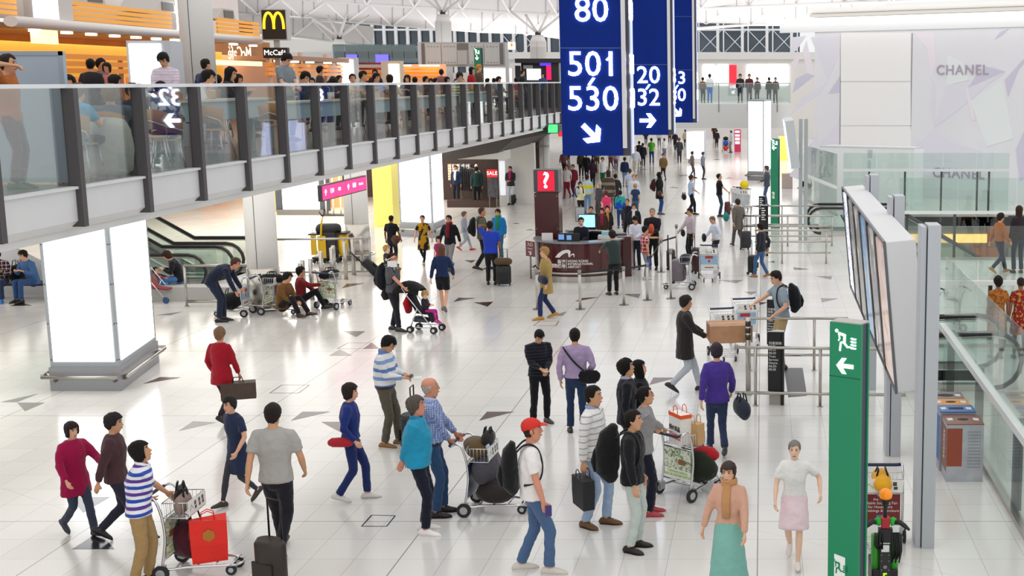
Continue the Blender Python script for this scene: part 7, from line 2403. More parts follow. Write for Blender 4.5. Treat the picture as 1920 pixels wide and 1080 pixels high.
mb = MB(); mb.box((-.9,-.28,0),(1.6,.28,.36)); tag(mb.build('bench', mat('#b4b3b0',.5), None, fl(345,562)),'low grey plinth bench behind the barrier rail','bench')
person('person with brown hair in black top and jeans sitting on the plinth',338,558,1.68,200,('sweater','#16161c'),('jeans','#4a78b0'),('bob','#3a221a'),'fair','#8a6a4c', pose='sit', q=1, fem=True, lean=.42, look=(0,20), group=None)
person('small child in patterned top lying in a buggy before the seated woman',0,0,.85,350,('shirt','#2a3a6a','blotch','#d86a2a',.05,.52),('jeans','#5a80b8'),('short','#1d1512'),'fair','#4a4a58', pose='sit', at=fl(305,560) + Vector((0,0,.16)), q=1, lean=-.6, group=None)
t = thing('pushchair','small buggy with blue wheels beside the seated woman in jeans','pushchair', fl(302,566), math.radians(350))
mb = MB(); mb.tube([(-.3,0,.62),(-.1,0,.36),(.25,0,.34)],[(.17,.03)] * 3,10,(0,1,0), dome=True); mb.build('seat', cloth('#8a3a3a'), t)
for sd in (1,-1):
    mb = MB(); mb.tube([(-.45, sd * .2,.95),(.28, sd * .2,.08)],.012,6); mb.tube([(-.1, sd * .2,.5),(-.28, sd * .2,.08)],.012,6); mb.build('frame', CHROME, t)
    for x in (-.28,.28):
        mb = MB(); mb.cyl((x, sd * .2 - .02,.08),.08,.04,16, axis=(0,1,0)); mb.build('wheel', mat('#2a4a7a',.5), t)
mb = MB(); mb.box((-3.0,-.25,.36),(2.6,.25,.42)); mb.box((-2.6,-.05,0),(-2.5,.05,.36)); mb.box((-.6,-.05,0),(-.5,.05,.36)); mb.box((2.0,-.05,0),(2.1,.05,.36)); tag(mb.build('bench', mat('#3c3b40',.5), None, fl(35,561) + Vector((0,.1,0))),'dark bench under the sloping escalator flank','bench')
person('person in dark plaid shirt on the bench at the photo edge',6,563,1.75,285,('shirt','#3a2028','plaid','#1f2438',.09,.5,'#5a2a34'),('jeans','#2a3a5a'),('full','#17120f'),'tan','#2f7fd0', pose='sit', q=1, lean=.35, group=None)
person('person in denim jacket and jeans on the bench beside the lit column',64,563,1.75,250,('jacket','#44689a'),('jeans','#2f4f80'),('full','#241a15'),'fair','#1c1a1c', pose='sit', q=1, lean=.4, group=None)
duffel('rucksack','black rucksack on the bench between the two seated people','bag', fl(38,560) + Vector((0,0,.42)),0,(.44,.30,.46),'#121214')

# --- by the second lit column
person('person in black tee by the second lit column holding a brown coat',737,498, HH(737,498,404),80,('tee','#14141c'),('trousers','#1c2034'),('crop','#120e0d'),'brown','#1a1a1c', q=1, RH=(.16,-.26,.92), group=None)
duffel('coat_bundle','brown coat over the arm of the black tee wearer','coat', fl(748,498) + Vector((0,-.2,.60)),1.3,(.12,.14,.34),'#5a3a2a', False)
suitcase('black trolley case lying tilted behind the toddler carrier',712,516,200,'#17171a',.42,.28,.62,.75)
person('person in yellow and black tunic with black leggings walking towards us',796,496, HH(796,496,402),268,('dress','#b98a1c','blotch','#1a1a1a',.16,.5),('leggings','#15151a'),('tied','#2a201a'),'fair','#b09a80', pose='walk', q=1, fem=True, group=None)
person('person in dark jacket over red shirt and grey trousers',846,508, HH(846,508,402),258,('jacket','#17161e'),('trousers','#8f8c8e'),('short','#17110f'),'tan','#2a2626', pose='walk', q=1, scarf='#7a1422', group=None)
person('child in magenta top beside the navy shirt and shorts',826,522,1.15,262,('tee','#a02468'),('leggings','#6a5a66'),('bob','#1a1412'),'fair','#55484c', q=1, fem=True, group=None)
person('person in navy shirt and black shorts with long brown hair walking away',832,585, HH(832,585,458),94,('shirt','#1b2c52'),('shorts','#14141c'),('long','#6a4630'),'fair','#6a6468', pose='walk', q=1, fem=True, group=None)
I = person('person in royal blue tee seen from behind raising one arm',922,534, HH(922,534,415),92,('tee','#2340b4'),('trousers','#1c1b1f'),('short','#241712'),'brown','#1c1a1c', LH=(.26,.10,1.60), RH=(.02,-.26,.88), q=1, w=1.14, group=None)
suitcase('black suitcase with a brown bag strapped on top, beside the royal blue tee',945,536,92,'#151517',.40,.28,.56,0, True, None, '#5a4634')
I = person('person in olive hoodie with dark trousers walking right',906,506, HH(906,506,388),20,('sweater','#5a5f4c'),('trousers','#1c1c20'),('crop','#4a3c30'),'red','#231f1f', pose='stride', q=1, w=1.1, group=None)
backpack(I, 'black rucksack of the olive hoodie wearer','#141417',.46,.16,.16)
person('person in bright blue jacket and green shirt beyond the royal blue tee',937,488, HH(937,488,392),262,('jacket','#1f78b8'),('trousers','#2a6a78'),('full','#2a1c16'),'tan','#2a2a30', q=1, scarf='#1d8a5c', group=None)
person('pale grey passer-by with red shoes behind the dark jacket',872,470, HH(872,470,396),5,('jacket','#8a90a0'),('trousers','#9aa0a8'),('full','#6a5a56'),'fair','#c02a34', pose='walk', q=1, group=None)
person('person in dark red jacket at the clothes shop counter',884,440, HH(884,440,365),100,('jacket','#5a1c1c'),('trousers','#3a4258'),('full','#1a1411'),'tan','#222', q=0, group=None) if False else None
# shop assistants under the gallery
person('shop assistant in white waistcoat behind the dark sales table',861,392,1.7,262,('sweater','#1b2b44'),('trousers','#1a1a22'),('short','#15110f'),'tan','#1a1a1a', at=Vector((on_y(861,380,57.0).x, 56.6,0)), scarf='#dfe4e8', q=1, group=None)
person('customer in dark teal sweater browsing coats in the clothes shop',900,396,1.72,110,('sweater','#1c3838'),('trousers','#18181c'),('short','#15110f'),'tan','#1a1a1a', at=Vector((on_y(901,380,56.0).x, 55.4,0)), q=1, group=None)
I = person('person in grey jacket and pink shirt with phone at the white shop wall',959,384, HH(959,384,312),265,('jacket','#3a3438'),('jeans','#cfd8e0'),('short','#15110f'),'tan','#1a1a1a', pose='phone', scarf='#c02a70', q=1, group=None)
suitcase('small black suitcase beside the phone user at the white shop wall',963,384,180,'#121214',.34,.22,.46)
# --- cleaning cart
t = thing('cleaning_cart','black and yellow cleaning cart with mop handles beside the grey column','cart', fl(621,492),.1); t.scale = (.68,.9,.95)
mb = MB(); mb.box((-.75,-.25,.14),(.45,.25,.20)); mb.build('base', BLACK, t, bevel=.02)
mb = MB(); mb.box((-.35,-.24,.20),(.30,.24,.98)); mb.build('body', mat('#2b2b30',.5), t, bevel=.03)
mb = MB(); mb.tube([(-.40,0,1.06),(.32,0,1.06)],[(.19,.24),(.19,.24)],18,(0,0,1), dome=True); mb.build('hood', BLACK, t)
mb = MB(); mb.box((.28,-.26,.92),(.82,.26,.97)); mb.box((-.85,-.26,.90),(-.35,.26,.94)); mb.build('tray', BLACK, t)
mb = MB(); mb.tube([(.56,0,.92),(.56,0,.55),(.54,0,.22)],[(.20,.22),(.22,.23),(.16,.18)],14,(1,0,0)); mb.build('yellow_bag', mat('#e0b414',.5, bump=.5, bscale=9), t)
mb = MB(); mb.box((-.74,-.30,.28),(-.50,-.26,.90)); mb.box((-.44,-.31,.18),(-.10,-.27,.88)); mb.build('wet_floor_board', mat('#d9ae1c',.45), t)
mb = MB(); mb.box((-.68,-.303,.78),(-.56,-.30,.84)); mb.box((-.34,-.313,.74),(-.20,-.31,.80)); mb.build('board_print', BLACK, t)
mb = MB(); mb.tube([(-.30,-.28,.80),(-.26,-.2,1.30),(-.22,-.1,1.48)],[.05,.04,.018],10); mb.build('yellow_mop', mat('#e0b414',.5), t)
mb = MB(); mb.tube([(-.22,-.1,1.46),(-.38,-.08,1.62)],.02,8); mb.tube([(-.22,-.1,1.46),(-.16,-.08,1.62)],.02,8); mb.build('mop_head', BLACK, t)
mb = MB(); mb.tube([(-.48,-.25,.3),(-.80,-.1,1.42)],.014,8); mb.build('mop_handle', STEEL, t)
for x in (-.65,-.2,.35):
    for sy in (-1,1):
        mb = MB(); mb.cyl((x, sy * .2 - .02,.08),.08,.04,16, axis=(0,1,0)); mb.build('wheel', RUBBER, t)

# --- information desk
D = DC
person('desk attendant in dark uniform with white collar behind the worktop',0,0,1.66,268,('jacket','#151925'),('trousers','#151925'),('tied','#0f0c0b'),'fair','#111', at=D + Vector((.10,-.35,.02)), pose='hold', look=(18,6), collar='#f0f0f2', q=1, fem=True, group=None)
person('person in dark green sweater leaning on the information desk',1150,553,1.68,118,('sweater','#2c3a38'),('trousers','#121216'),('full','#241c1a'),'tan','#2a1a16', LH=(.50,.18,1.12), RH=(.48,-.10,1.12), lean=.28, q=1, group=None, pel=(-.16,0,.93))
person('person in tan coat with dark bag walking past the desk end',1026,598, HH(1026,598,462),200,('coat','#a48a50'),('jeans','#23305a'),('full','#b08a4a'),'fair','#b98a3a', pose='stride', q=1, fem=True, group=None)
duffel('shoulder_bag','dark navy bag slung across the tan coat','bag', fl(1026,598) + Vector((-.02,-.30,.86)),.5,(.42,.14,.20),'#1c2238', False)
person('desk helper in white shirt with lanyard behind the check shirt',1194,505, HH(1194,505,404),262,('shirt','#dfe2f0'),('trousers','#22242e'),('full','#120e0d'),'fair','#1a1a1a', pose='hold', q=1, look=(-10,20), glasses=True, collar='#c03a3a', group=None)
I = person('person in red check shirt pointing to the side at the desk',1210,524, HH(1210,524,424),20,('tee','#a83238','plaid','#7a1f26',.10,.5,'#c04a4e'),('trousers','#8f8f96'),('full','#15110f'),'tan','#c0bcb8', LH=(.52,.18,1.34), RH=(.05,-.24,.88), q=1, fem=True, w=1.1, group=None)
duffel('bag','small royal blue bag held by the red check shirt wearer','bag', I['hand'][-1] + Vector((0,0,-.33)),0,(.16,.10,.26),'#2458b0')
I = person('bald person in black shirt with an orange chest bag',1225,505, HH(1225,505,390),262,('shirt','#1c1a1e'),('trousers','#15151a'),('crop','#8a8078'),'tan','#1a1a1a', q=1, w=1.08, pose='hold', group=None)
duffel('backpack','orange red rucksack worn on the chest of the bald black shirt wearer','backpack', I['pos'] + Vector((-.02,-.24,1.02)),0,(.26,.16,.34),'#b8482c', False)
person('person in black sweater waiting behind the desk',1110,470, HH(1110,470,387),265,('sweater','#17161c'),('trousers','#1a1a20'),('short','#1d1512'),'tan','#1a1a1a', q=1, w=1.15, group=None)
person('person in brown cardigan with magenta scarf waiting behind the desk',1130,472, HH(1130,472,390),275,('cardigan','#3a241c'),('trousers','#241c1e'),('full','#15100e'),'tan','#1a1a1a', q=1, fem=True, scarf='#8a1840', group=None)
person('person in black cardigan with colourful blouse behind the magenta scarf',1140,462, HH(1140,462,386),280,('cardigan','#1a171b'),('trousers','#241c1e'),('full','#15100e'),'fair','#1a1a1a', q=1, fem=True, scarf='#c0862c', group=None)
person('person in dark navy jacket behind the white shirt helper',1178,456, HH(1178,456,373),250,('jacket','#161a2c'),('trousers','#1a1a20'),('crop','#3a302a'),'tan','#1a1a1a', q=1, group=None)
person('person in black jacket with white vest behind the white shirt helper',1190,466, HH(1190,466,382),265,('jacket','#1b1a1d'),('trousers','#1a1a20'),('full','#3a2418'),'tan','#1a1a1a', q=1, scarf='#d8d4d0', group=None)
I = person('person in pale lilac shirt with crossbody bag holding a pull handle',1296,494, HH(1296,494,390),205,('shirt','#c0b2ba'),('trousers','#15141a'),('short','#15110f'),'tan','#1a1a1a', RH=(.42,-.06,.98), LH=(.02,.26,.88), q=1, w=1.1, look=(15,6), group=None)
duffel('shoulder_bag','black crossbody bag at the hip of the pale lilac shirt','bag', fl(1285,494) + Vector((-.05,-.22,.84)),.2,(.22,.12,.22),'#16161a', False)
I = person('grey haired person in white shirt with hand on hip',1343,503, HH(1343,503,404),200,('shirt','#d5dbe8'),('trousers','#2a2024'),('crop','#6a625c'),'tan','#1a1a1a', LH=(.12,.22,1.02), RH=(.42,-.12,.90), lean=.12, look=(0,22), q=1, w=1.08, group=None)
duffel('shoulder_bag','black crossbody bag of the grey haired white shirt wearer','bag', fl(1326,503) + Vector((-.08,-.12,.80)),.2,(.22,.12,.24),'#16161a', False)
suitcase('dark red suitcase between the two men in pale shirts',1306,512,200,'#3a1418',.44,.26,.72)
suitcase('dark maroon suitcase behind the steel queue post',1258,505,180,'#2e1c1c',.42,.26,.58)
T = trolley('luggage trolley with blue picture panel facing us by the white shirt',1328,519,270,'blue', at=fl(1328,529) + Vector((0,.70,0)))
duffel('bag','white packages in the basket of the blue picture trolley','bag', on_trolley(T, .2,0,.80),0,(.3,.2,.2),'#d8d6d2', False)
T = trolley('pale luggage trolley with a big grey suitcase, left of the blue picture trolley',1299,541,180,'plain')
suitcase('big grey brown suitcase on the pale luggage trolley',0,0,180,'#6a6068',.42,.40,.62,0, False, on_trolley(T, .42,0,.17))
duffel('bag','dark bag with red ribbon in the basket of the pale trolley','bag', on_trolley(T, .2,0,.80),0,(.4,.3,.2),'#26262e', False)
trolley('luggage trolley with yellow Gate 40 header beside the barrier rail',1355,664,283,'gate')
trolley('luggage trolley parked behind the Gate 40 trolley',1396,642,283,'blue')
t = trolley('luggage trolley with dark red panel behind the green tug',1650,1068,270,'red', at=fl(1648,869,.91).xy.to_3d() + Vector((0,-.18,0)))
duffel('bag','yellow and black tool bag in the basket of the dark red panel trolley','bag', on_trolley(t, .2,0,.80),0,(.44,.22,.20),'#e0a020')
trolley('luggage trolley beyond the glass fence, nearest the grey post',1757,622,185,'plain')
trolley('luggage trolley beyond the glass fence, second from the grey post',1800,618,185,'plain')
I = person('person in dark jacket and jeans pulling a black roller case',1427,520, HH(1427,520,418),150,('jacket','#23242e'),('jeans','#3a5c88'),('full','#17120f'),'tan','#a5703a', pose='stride', q=1, RH=(-.10,-.30,.92), group=None)
suitcase('black roller case pulled by the dark jacket and jeans',1411,514,150,'#14161c',.36,.24,.54)
person('person in grey coat with teal bag walking near the small direction posts',1384,462, HH(1384,462,372),120,('coat','#6a625c'),('trousers','#5a5250'),('full','#3a2e28'),'tan','#2a2422', pose='walk', q=1, group=None)
duffel('shoulder_bag','teal bag at the side of the grey coat','bag', fl(1362,462) + Vector((0,-.1,.85)),0,(.42,.2,.30),'#1f7a72')
suitcase('dark suitcase beside the grey coat wearer',1398,468,120,'#22242c',.38,.26,.60)

# --- waiting people in the middle distance
I = person('person in cream jacket with blue rucksack and grey bag',1089,408, HH(1089,408,341),300,('jacket','#e0dcb4'),('trousers','#1c1a20'),('full','#15110f'),'fair','#c9c0b0', pose='hold', q=1, fem=True, group=None)
backpack(I, 'blue rucksack of the cream jacket wearer','#1f3f9a',.40,.14,.14)
duffel('shoulder_bag','pale grey bag before the cream jacket','bag', fl(1089,408) + Vector((-.05,-.24,.92)),0,(.26,.12,.26),'#a9b0b8', False)
person('person with grey bobbed hair and dark top in the waiting crowd',1124,412, HH(1124,412,342),230,('shirt','#4a464a'),('trousers','#4a4246'),('bob','#b0a28c'),'pale','#2a2a2a', q=1, fem=True, group=None)
person('person in hot pink top before the grey haired woman',1138,430, HH(1138,430,358),120,('tee','#d83a68'),('trousers','#6a6a70'),('full','#6a2a2a'),'fair','#4a4a4a', q=1, fem=True, group=None)
person('person in royal blue and teal jacket in the waiting crowd',1164,428, HH(1164,428,357),100,('jacket','#1a4ab0','blotch','#2a9a90',.3,.5),('trousers','#2a3a6a'),('full','#1d1512'),'tan','#2a2a2a', q=1, group=None)
person('person with blond hair in navy top in the waiting crowd',1192,408, HH(1192,408,345),100,('tee','#233a5c'),('trousers','#4a5a7a'),('full','#c08a4a'),'fair','#3a3a3a', q=1, fem=True, group=None)
I = person('person in black hooded coat and blue jeans with long hair looking up',1237,402, HH(1237,402,323),20,('coat','#131216'),('jeans','#1f4a8c'),('long','#0f0c0b'),'fair','#5a4038', q=1, fem=True, look=(0,-10), group=None)
backpack(I, 'red and black rucksack of the black hooded coat wearer','#3a1418',.42,.15,.16)
duffel('handbag','brown handbag hanging before the black hooded coat','bag', fl(1236,402) + Vector((.05,-.30,.78)),.2,(.36,.16,.22),'#4a3226')
person('person in light blue shirt and black trousers striding',1296,403, HH(1296,403,328),15,('tee','#a9bcd8'),('trousers','#191a20'),('full','#3a2e2a'),'tan','#1a1a1a', pose='stride', q=1, RH=(.28,-.1,1.0), group=None)
duffel('shoulder_bag','black bag swinging behind the light blue shirt','bag', fl(1283,403) + Vector((0,-.1,.62)),.2,(.34,.18,.26),'#1a1a20')
I = person('person in black tee looking up with a red case handle in hand',1349,406, HH(1349,406,326),0,('tee','#101014'),('jeans','#22354a'),('short','#15110f'),'tan','#1a1a1a', q=1, look=(0,-14), RH=(.40,-.1,.98), group=None)
suitcase('dark red suitcase of the black tee wearer',1364,402,0,'#5a2026',.38,.24,.52)
duffel('hat_bag','bright yellow bundle on the row of parked trolleys','bag', fl(1396,398) + Vector((0,-.3,1.0)),0,(.5,.36,.36),'#e8c81e', False)
for i in range(3):
    trolley('parked luggage trolley, ' + ('nearest','middle','rear')[i] + ' of the nested row behind the yellow bundle',0,0,255,'plain', at=fl(1396,396) + Vector((-.15 * i, .45 * i + .3,0)))
person('person in grey jacket reading a paper in front of the lit far column',1438,386, HH(1438,386,311),180,('jacket','#4e545e'),('trousers','#4a5a7a'),('full','#4a5060'),'fair','#3a3a3a', pose='hold', q=1, group=None)
person('person in black tee sitting on the floor against the printed wall',1511,352,1.75,190,('tee','#101013'),('trousers','#17171c'),('short','#15110f'),'tan','#d8d4d0', pose='squat', at=fl(1521,352) + Vector((-.1,-.35,0)), q=1, look=(10,24), lean=.2, group=None)
o = slab('litter_bin','grey metal box bin beside the person on the floor','bin',1466,326,1486,354, fl(1476,354).y, .6,[mat('#b3a49c',.5)], grounded=True)
# people beyond the glass fence at the right
person('person in rust and red patterned dress leaning beyond the glass fence',1870,672,1.62,95,('dress','#8a4a1c','blotch','#a86a2a',.06,.5),('leggings','#2a1f1c'),('full','#15100e'),'brown','#2a2020', at=fl(1868,672) , q=1, fem=True, group=None)
person('person in red and gold patterned dress at the photo edge beyond the glass fence',1912,672,1.6,85,('dress','#8a1f2a','blotch','#b98a2a',.06,.56),('leggings','#2a1f1c'),('crop','#2a1f1c'),'brown','#2a2020', at=fl(1910,672), q=1, fem=True, look=(0,15), group=None)
person('person with long brown hair in dark clothes behind the middle glass fence',1908,512,1.9,100,('jacket','#2a2226'),('jeans','#2a3040'),('long','#3a2216'),'fair','#3a2a28', q=1, fem=True, group=None)
person('person in orange top with dark legs walking behind the glass fence',1872,512,1.72,20,('shirt','#a8602e'),('trousers','#2c3242'),('full','#2a1a16'),'tan','#b08040', pose='walk', q=1, group=None)
# ------------------------------------------------------------------ crowd far down the hall
FAR = [  # px, feet py, head py, facing, top, lower, hair style, hair colour, words
    (1066,300,252,90,('coat','#4a3a3e'),('trousers','#3a2f32'),'long','#2a1f20','person in brown coat with long dark hair left of the nearest blue sign'),
    (1064,372,308,260,('tee','#d9d2d4'),('trousers','#7a1c34'),'full','#5a3a30','person in pale top and crimson trousers striding at the left of the crowd'),
    (1076,368,320,255,('jacket','#7a2238'),('trousers','#5a1c30'),'full','#2a1f1c','person in crimson jacket close to the pale top and crimson trousers'),
    (1090,334,292,90,('jacket','#4a4530'),('trousers','#1f1d24'),'full','#4a3a2a','person in khaki jacket with black bags under the nearest blue sign'),
    (1100,338,300,95,('jacket','#17161c'),('trousers','#1b1a20'),'full','#17120f','person in black jacket beside the khaki jacket'),
    (1112,352,305,100,('jacket','#3a2436'),('trousers','#1f1f2c'),'long','#2a1d20','person in plum jacket in the dense crowd'),
    (1113,310,290,90,('tee','#9a9aa8'),('jeans','#22356a'),'full','#2a2220','person in grey tee and blue jeans right under the nearest blue sign'),
    (1102,400,328,95,('jacket','#b8cfe0','stripe','#e0d020',.34,.45),('jeans','#6a90b8'),'full','#2a1c1c','person in pale blue and yellow banded jacket seen from behind'),
    (1131,352,294,265,('tee','#e4e4ea'),('trousers','#2f6a44'),'full','#2a2020','person in white top and green skirted trousers facing us'),
    (1142,402,318,92,('coat','#4a3d36','stripe','#8a8070',.3,.4),('trousers','#3a3230'),'long','#3a2a20','person in long brown coat with long hair in the middle of the crowd'),
    (1155,322,292,90,('tee','#c9b2c0'),('trousers','#7a6a80'),'full','#3a2f30','small figure in mauve far behind the white top'),
    (1172,350,310,85,('jacket','#1a2c4a'),('jeans','#6a86a8'),'full','#2a1f1c','person in navy jacket and pale jeans with a teal bag'),
    (1192,334,274,250,('shirt','#d6dce6'),('trousers','#d9d2c4'),'crop','#c0a28a','person in white shirt and cream trousers by the sign edge'),
    (1199,310,264,95,('jacket','#2e2e34'),('trousers','#22222a'),'short','#17120f','person in charcoal jacket walking away right of the nearest blue sign'),
    (1206,314,268,95,('jacket','#23252e'),('trousers','#2a2c38'),'full','#4a4448','person in near black jacket beside the charcoal jacket'),
    (1222,309,259,92,('tee','#58b83a','stripe','#2f8a2a',.12,.3),('jeans','#1f3a6a'),'short','#17120f','person in bright green tee and jeans seen from behind'),
    (1246,300,262,92,('shirt','#e6e4e6'),('trousers','#8a8a94'),'tied','#2a1c18','person in white shirt with dark pony tail'),
    (1244,340,287,262,('jacket','#7a6038'),('leggings','#2a2028'),'full','#3a2a24','person in tan jacket with dark red bag facing us'),
    (1190,404,326,268,('shirt','#cfd6e4'),('trousers','#c9c4c8'),'full','#b08868','person in pale blue shirt with a paper bag in the crowd'),
    (1182,380,330,100,('tee','#b9c9dc'),('jeans','#8aa4c4'),'full','#4a3a34','person in powder blue tee and pale jeans'),
    (1155,392,340,95,('jacket','#2a2a30'),('trousers','#3a3a44'),'full','#1d1613','person in dark jacket behind the long brown coat'),
    (1172,268,250,90,('tee','#8a2a34'),('trousers','#3a2a30'),'full','#2a1f1c','small figure in wine red beneath the middle blue sign'),
    (1211,272,254,90,('jacket','#2a2a30'),('trousers','#2a2a34'),'full','#17120f','small dark figure beneath the middle blue sign'),
    (1236,276,254,92,('tee','#cfcad0'),('trousers','#5a5a64'),'full','#4a3a34','small pale figure beneath the middle blue sign'),
    (1266,282,248,265,('jacket','#2b2632'),('trousers','#22222c'),'full','#3a2a22','person in dark jacket and white shirt beside the farthest blue sign'),
    (1274,306,258,90,('jacket','#3a3a40'),('trousers','#2c2c34'),'full','#6a4a3a','person in charcoal with arms folded left of the pale board'),
    (1285,278,248,90,('jacket','#c8b090'),('trousers','#4a4a50'),'full','#2a2220','small figure in beige by the pale board'),
    (1371,286,245,200,('jacket','#d3d6da'),('trousers','#8a8478'),'short','#17120f','person in pale jacket pushing the trolley of red and blue bags'),
    (1339,262,243,90,('jacket','#5a2a2a'),('trousers','#2a2228'),'full','#1a1412','small figure in wine jacket behind the pale board'),
    (1344,278,244,90,('jacket','#33262a'),('trousers','#2a2228'),'full','#1a1412','person in very dark clothes right of the pale board'),
    (1298,334,292,20,('jacket','#7c6e70'),('trousers','#6a5c60'),'full','#4a3c3a','person in dusty mauve hurrying below the pale board'),
    (1318,336,294,15,('jacket','#8a96a8'),('trousers','#4a4448'),'full','#5a4a48','person in dusty blue hurrying below the pale board'),
    (1058,330,290,90,('jacket','#8a5a5a'),('trousers','#4a3a40'),'full','#2a1f1c','person in dusty rose at the far left of the crowd'),
    (1146,318,288,260,('tee','#caa6a8'),('trousers','#7a4a54'),'full','#2a1f1c','small figure in dusty pink in the crowd'),
    (1120,318,292,88,('tee','#b8a050'),('trousers','#7a6a40'),'full','#2a1f1c','small figure in mustard in the crowd'),
    (1256,270,246,90,('jacket','#a4747a'),('trousers','#4a3a40'),'full','#2a1f1c','small figure in rose left of the farthest blue sign'),
]
for i, (px, py, hy, fc, tp, lo, hs, hcol, lab) in enumerate(FAR):
    person(lab, px, py, min(1.85, max(1.5, HH(px, py, hy))), fc, tp, lo, (hs, hcol),'tan' if i % 3 else 'fair','#22201f', pose=('walk','walkb','stride','stand')[i % 4], q=0, fem=hs in ('long','tied'), group='crowd far down the hall')
# pieces of the far scene
t = thing('notice_stand','big blank white board standing far down the hall','sign', fl(1305,306))
c = t.location; x_ = lambda px: on_y(px, 280, c.y).x - c.x; z_ = lambda py: on_y(1300, py, c.y).z
mb = MB(); mb.box((x_(1286),0, z_(299)),(x_(1323),.5, z_(246))); mb.build('case', mat('#a9adb8',.4), t)
mb = MB(); mb.box((x_(1287.5),-.03, z_(298)),(x_(1320),-.002, z_(247))); mb.build('sheet', emit('#e6e8f4',.95), t)
mb = MB(); mb.box((x_(1290),.1,0),(x_(1293),.3, z_(299))); mb.box((x_(1316),.1,0),(x_(1319),.3, z_(299))); mb.build('leg', STEELD, t)
t = light_column('tall bright lit column far down the hall behind the distant exit pillar',(1401,338),(1432,339),(1446,333),4.4,4.3)
t = thing('sign_pillar','dark pink information pillar with white panels far down the hall','sign',(on_y(1383,285, fl(1383,285).y).x, fl(1383,285).y, 0))
c = t.location; x_ = lambda px: on_y(px, 270, c.y).x - c.x; z_ = lambda py: on_y(1383, py, c.y).z
mb = MB(); mb.box((x_(1377),0,0),(x_(1389),.5, z_(243))); mb.build('pillar', emit('#a8264a',.55), t)
for a_, b_ in ((249,245),(256,252),(263,258),(270,265)):
    mb = MB(); mb.box((x_(1378.5),-.03, z_(a_)),(x_(1387),-.005, z_(b_))); mb.build('panel', emit('#f4f2f8',1.0), t)
Tt = trolley('far luggage trolley piled with red and blue bags',1361,285,270,'plain')
duffel('bag','blue bag on the far luggage trolley','bag', on_trolley(Tt, .4,0,.55),0,(.55,.4,.4),'#2a62d0', False)
duffel('bag','red bag on the far luggage trolley','bag', on_trolley(Tt, .55,0,.16),0,(.7,.4,.36),'#d83a2a', False)
duffel('bag','dark bag on top of the far luggage trolley','bag', on_trolley(Tt, .25,0,1.0),0,(.5,.4,.3),'#22222c', False)
for i, (a_, b_, c1, c2, y_, lab) in enumerate(((1302,1330,243,262,'#c98a5c','copper lit shop far under the footbridge'),(1330,1376,243,256,'#8a2c34','wine red shop front far under the footbridge'),(1389,1402,243,262,'#3a2a2a','dark shop front beside the pink pillar'),(1449,1462,243,268,'#f0c890','orange lit shop at the right under the footbridge'),(1460,1476,256,300,'#e8c050','yellow and white garment display under the footbridge'),(1040,1180,246,262,'#c9a0a4','rosy lit shop row at the end of the concourse'),(1180,1250,244,258,'#9a4a54','dark rose shop row at the end of the concourse'))):
    Y = 140 if i < 4 or i > 4 else 88
    slab('shop', lab, 'shop', a_, c1, b_, c2 - 2, Y, .5, emit(y_, .75), grounded=True)
for i, (px, py, hy, fc, tp, lab) in enumerate(((1331,194,145,90,'#eef0f2','person in white shirt and bright blue trousers on the far footbridge'),(1388,194,148,270,'#2a2a2e','dark figure at the far footbridge rail beside the red panel'),(1405,194,152,270,'#5a2a34','wine figure at the far footbridge rail'),(1420,194,158,250,'#3a3034','brown figure seated at the far footbridge rail'),(1442,194,155,100,'#1f2a2a','dark green figure on the far footbridge near the printed wall'),(1454,194,152,260,'#4a3a3a','two-tone brown figure on the far footbridge near the printed wall'),(1318,192,150,80,'#7a5a50','tan figure partly behind the farthest blue sign on the footbridge'))):
    p = pix(px, py, 77); person(lab, 0,0,1.7 if i < 3 else 1.5, fc, ('shirt', tp),('trousers','#1f6ad0' if i == 0 else '#22242c'),('full','#1a1411'),'tan','#222', at=(p.x, p.y, 4.1), q=0, group='people on the far footbridge')

# ------------------------------------------------------------------ people of the gallery
def gal(label, px, X=None, Y=None, face=0, h=1.68, top=('tee','#777'), hair=('full','#15110f'), pose='sit', q=1, low=('trousers','#1e2230'), skin='tan', dz=0.0, **k):
    if X is None:
        X = (px - CX) / F * (Y * CT + (H - GZ - 1) * ST)
    else:
        Y = X * F / (px - CX) / CT
    if pose in ('sit','stool') and not 130 < px < 220:
        c = dup(CHAIR, (X - .02 * math.cos(math.radians(face)), Y, GZ), math.radians(face),('tall ' if pose == 'stool' else '') + 'cafe chair beneath the ' + ' '.join(label.split()[0 if label[:6] != 'person' else 1:][:9]),'cafe chairs of the gallery')
        c.scale.z = ((.50 if pose == 'sit' else .62) * h / 1.742 + dz - .10) / .475
    return person(label, 0,0, h, face, top, low, hair, skin, '#2a2624', pose=pose, q=q, at=(X, Y, GZ + dz), group='people of the gallery', **k)

gal('boy in turquoise tee sitting beside the grey partition',138, X=-8.72, face=75, h=1.55, top=('tee','#28a4d0'), hair=('full','#6a4a34'), skin='fair', lean=.15, dz=.06)
gal('person in grey tee with tousled fair hair seated with back to us',205, X=-8.62, face=100, h=1.66, top=('tee','#5a6470'), hair=('curly','#9a7a58'), skin='fair', w=1.2, dz=-.05, RH=(.40,-.22,.80), LH=(.40,.20,.80))
gal('person with black curls in dark jacket facing us across the table',247, X=-9.75, face=285, h=1.54, top=('jacket','#2a2c34'), hair=('curly','#14100f'), fem=True, skin='tan', dz=.05)
gal('person in white sleeves and grey vest resting the head on one hand',303, X=-8.75, face=120, h=1.68, top=('shirt','#cfcfd2','blotch','#6a6e78',.10,.5), hair=('short','#17120f'), lean=.35, look=(0,20), dz=.03, LH=(.26,.10,1.1))
gal('person in pale striped shirt standing and reading a phone before the lit poster',314, Y=22.5, face=275, h=1.74, top=('shirt','#d8ccd8','stripe','#c4b6c8',.05,.3), pose='phone', look=(0,28))
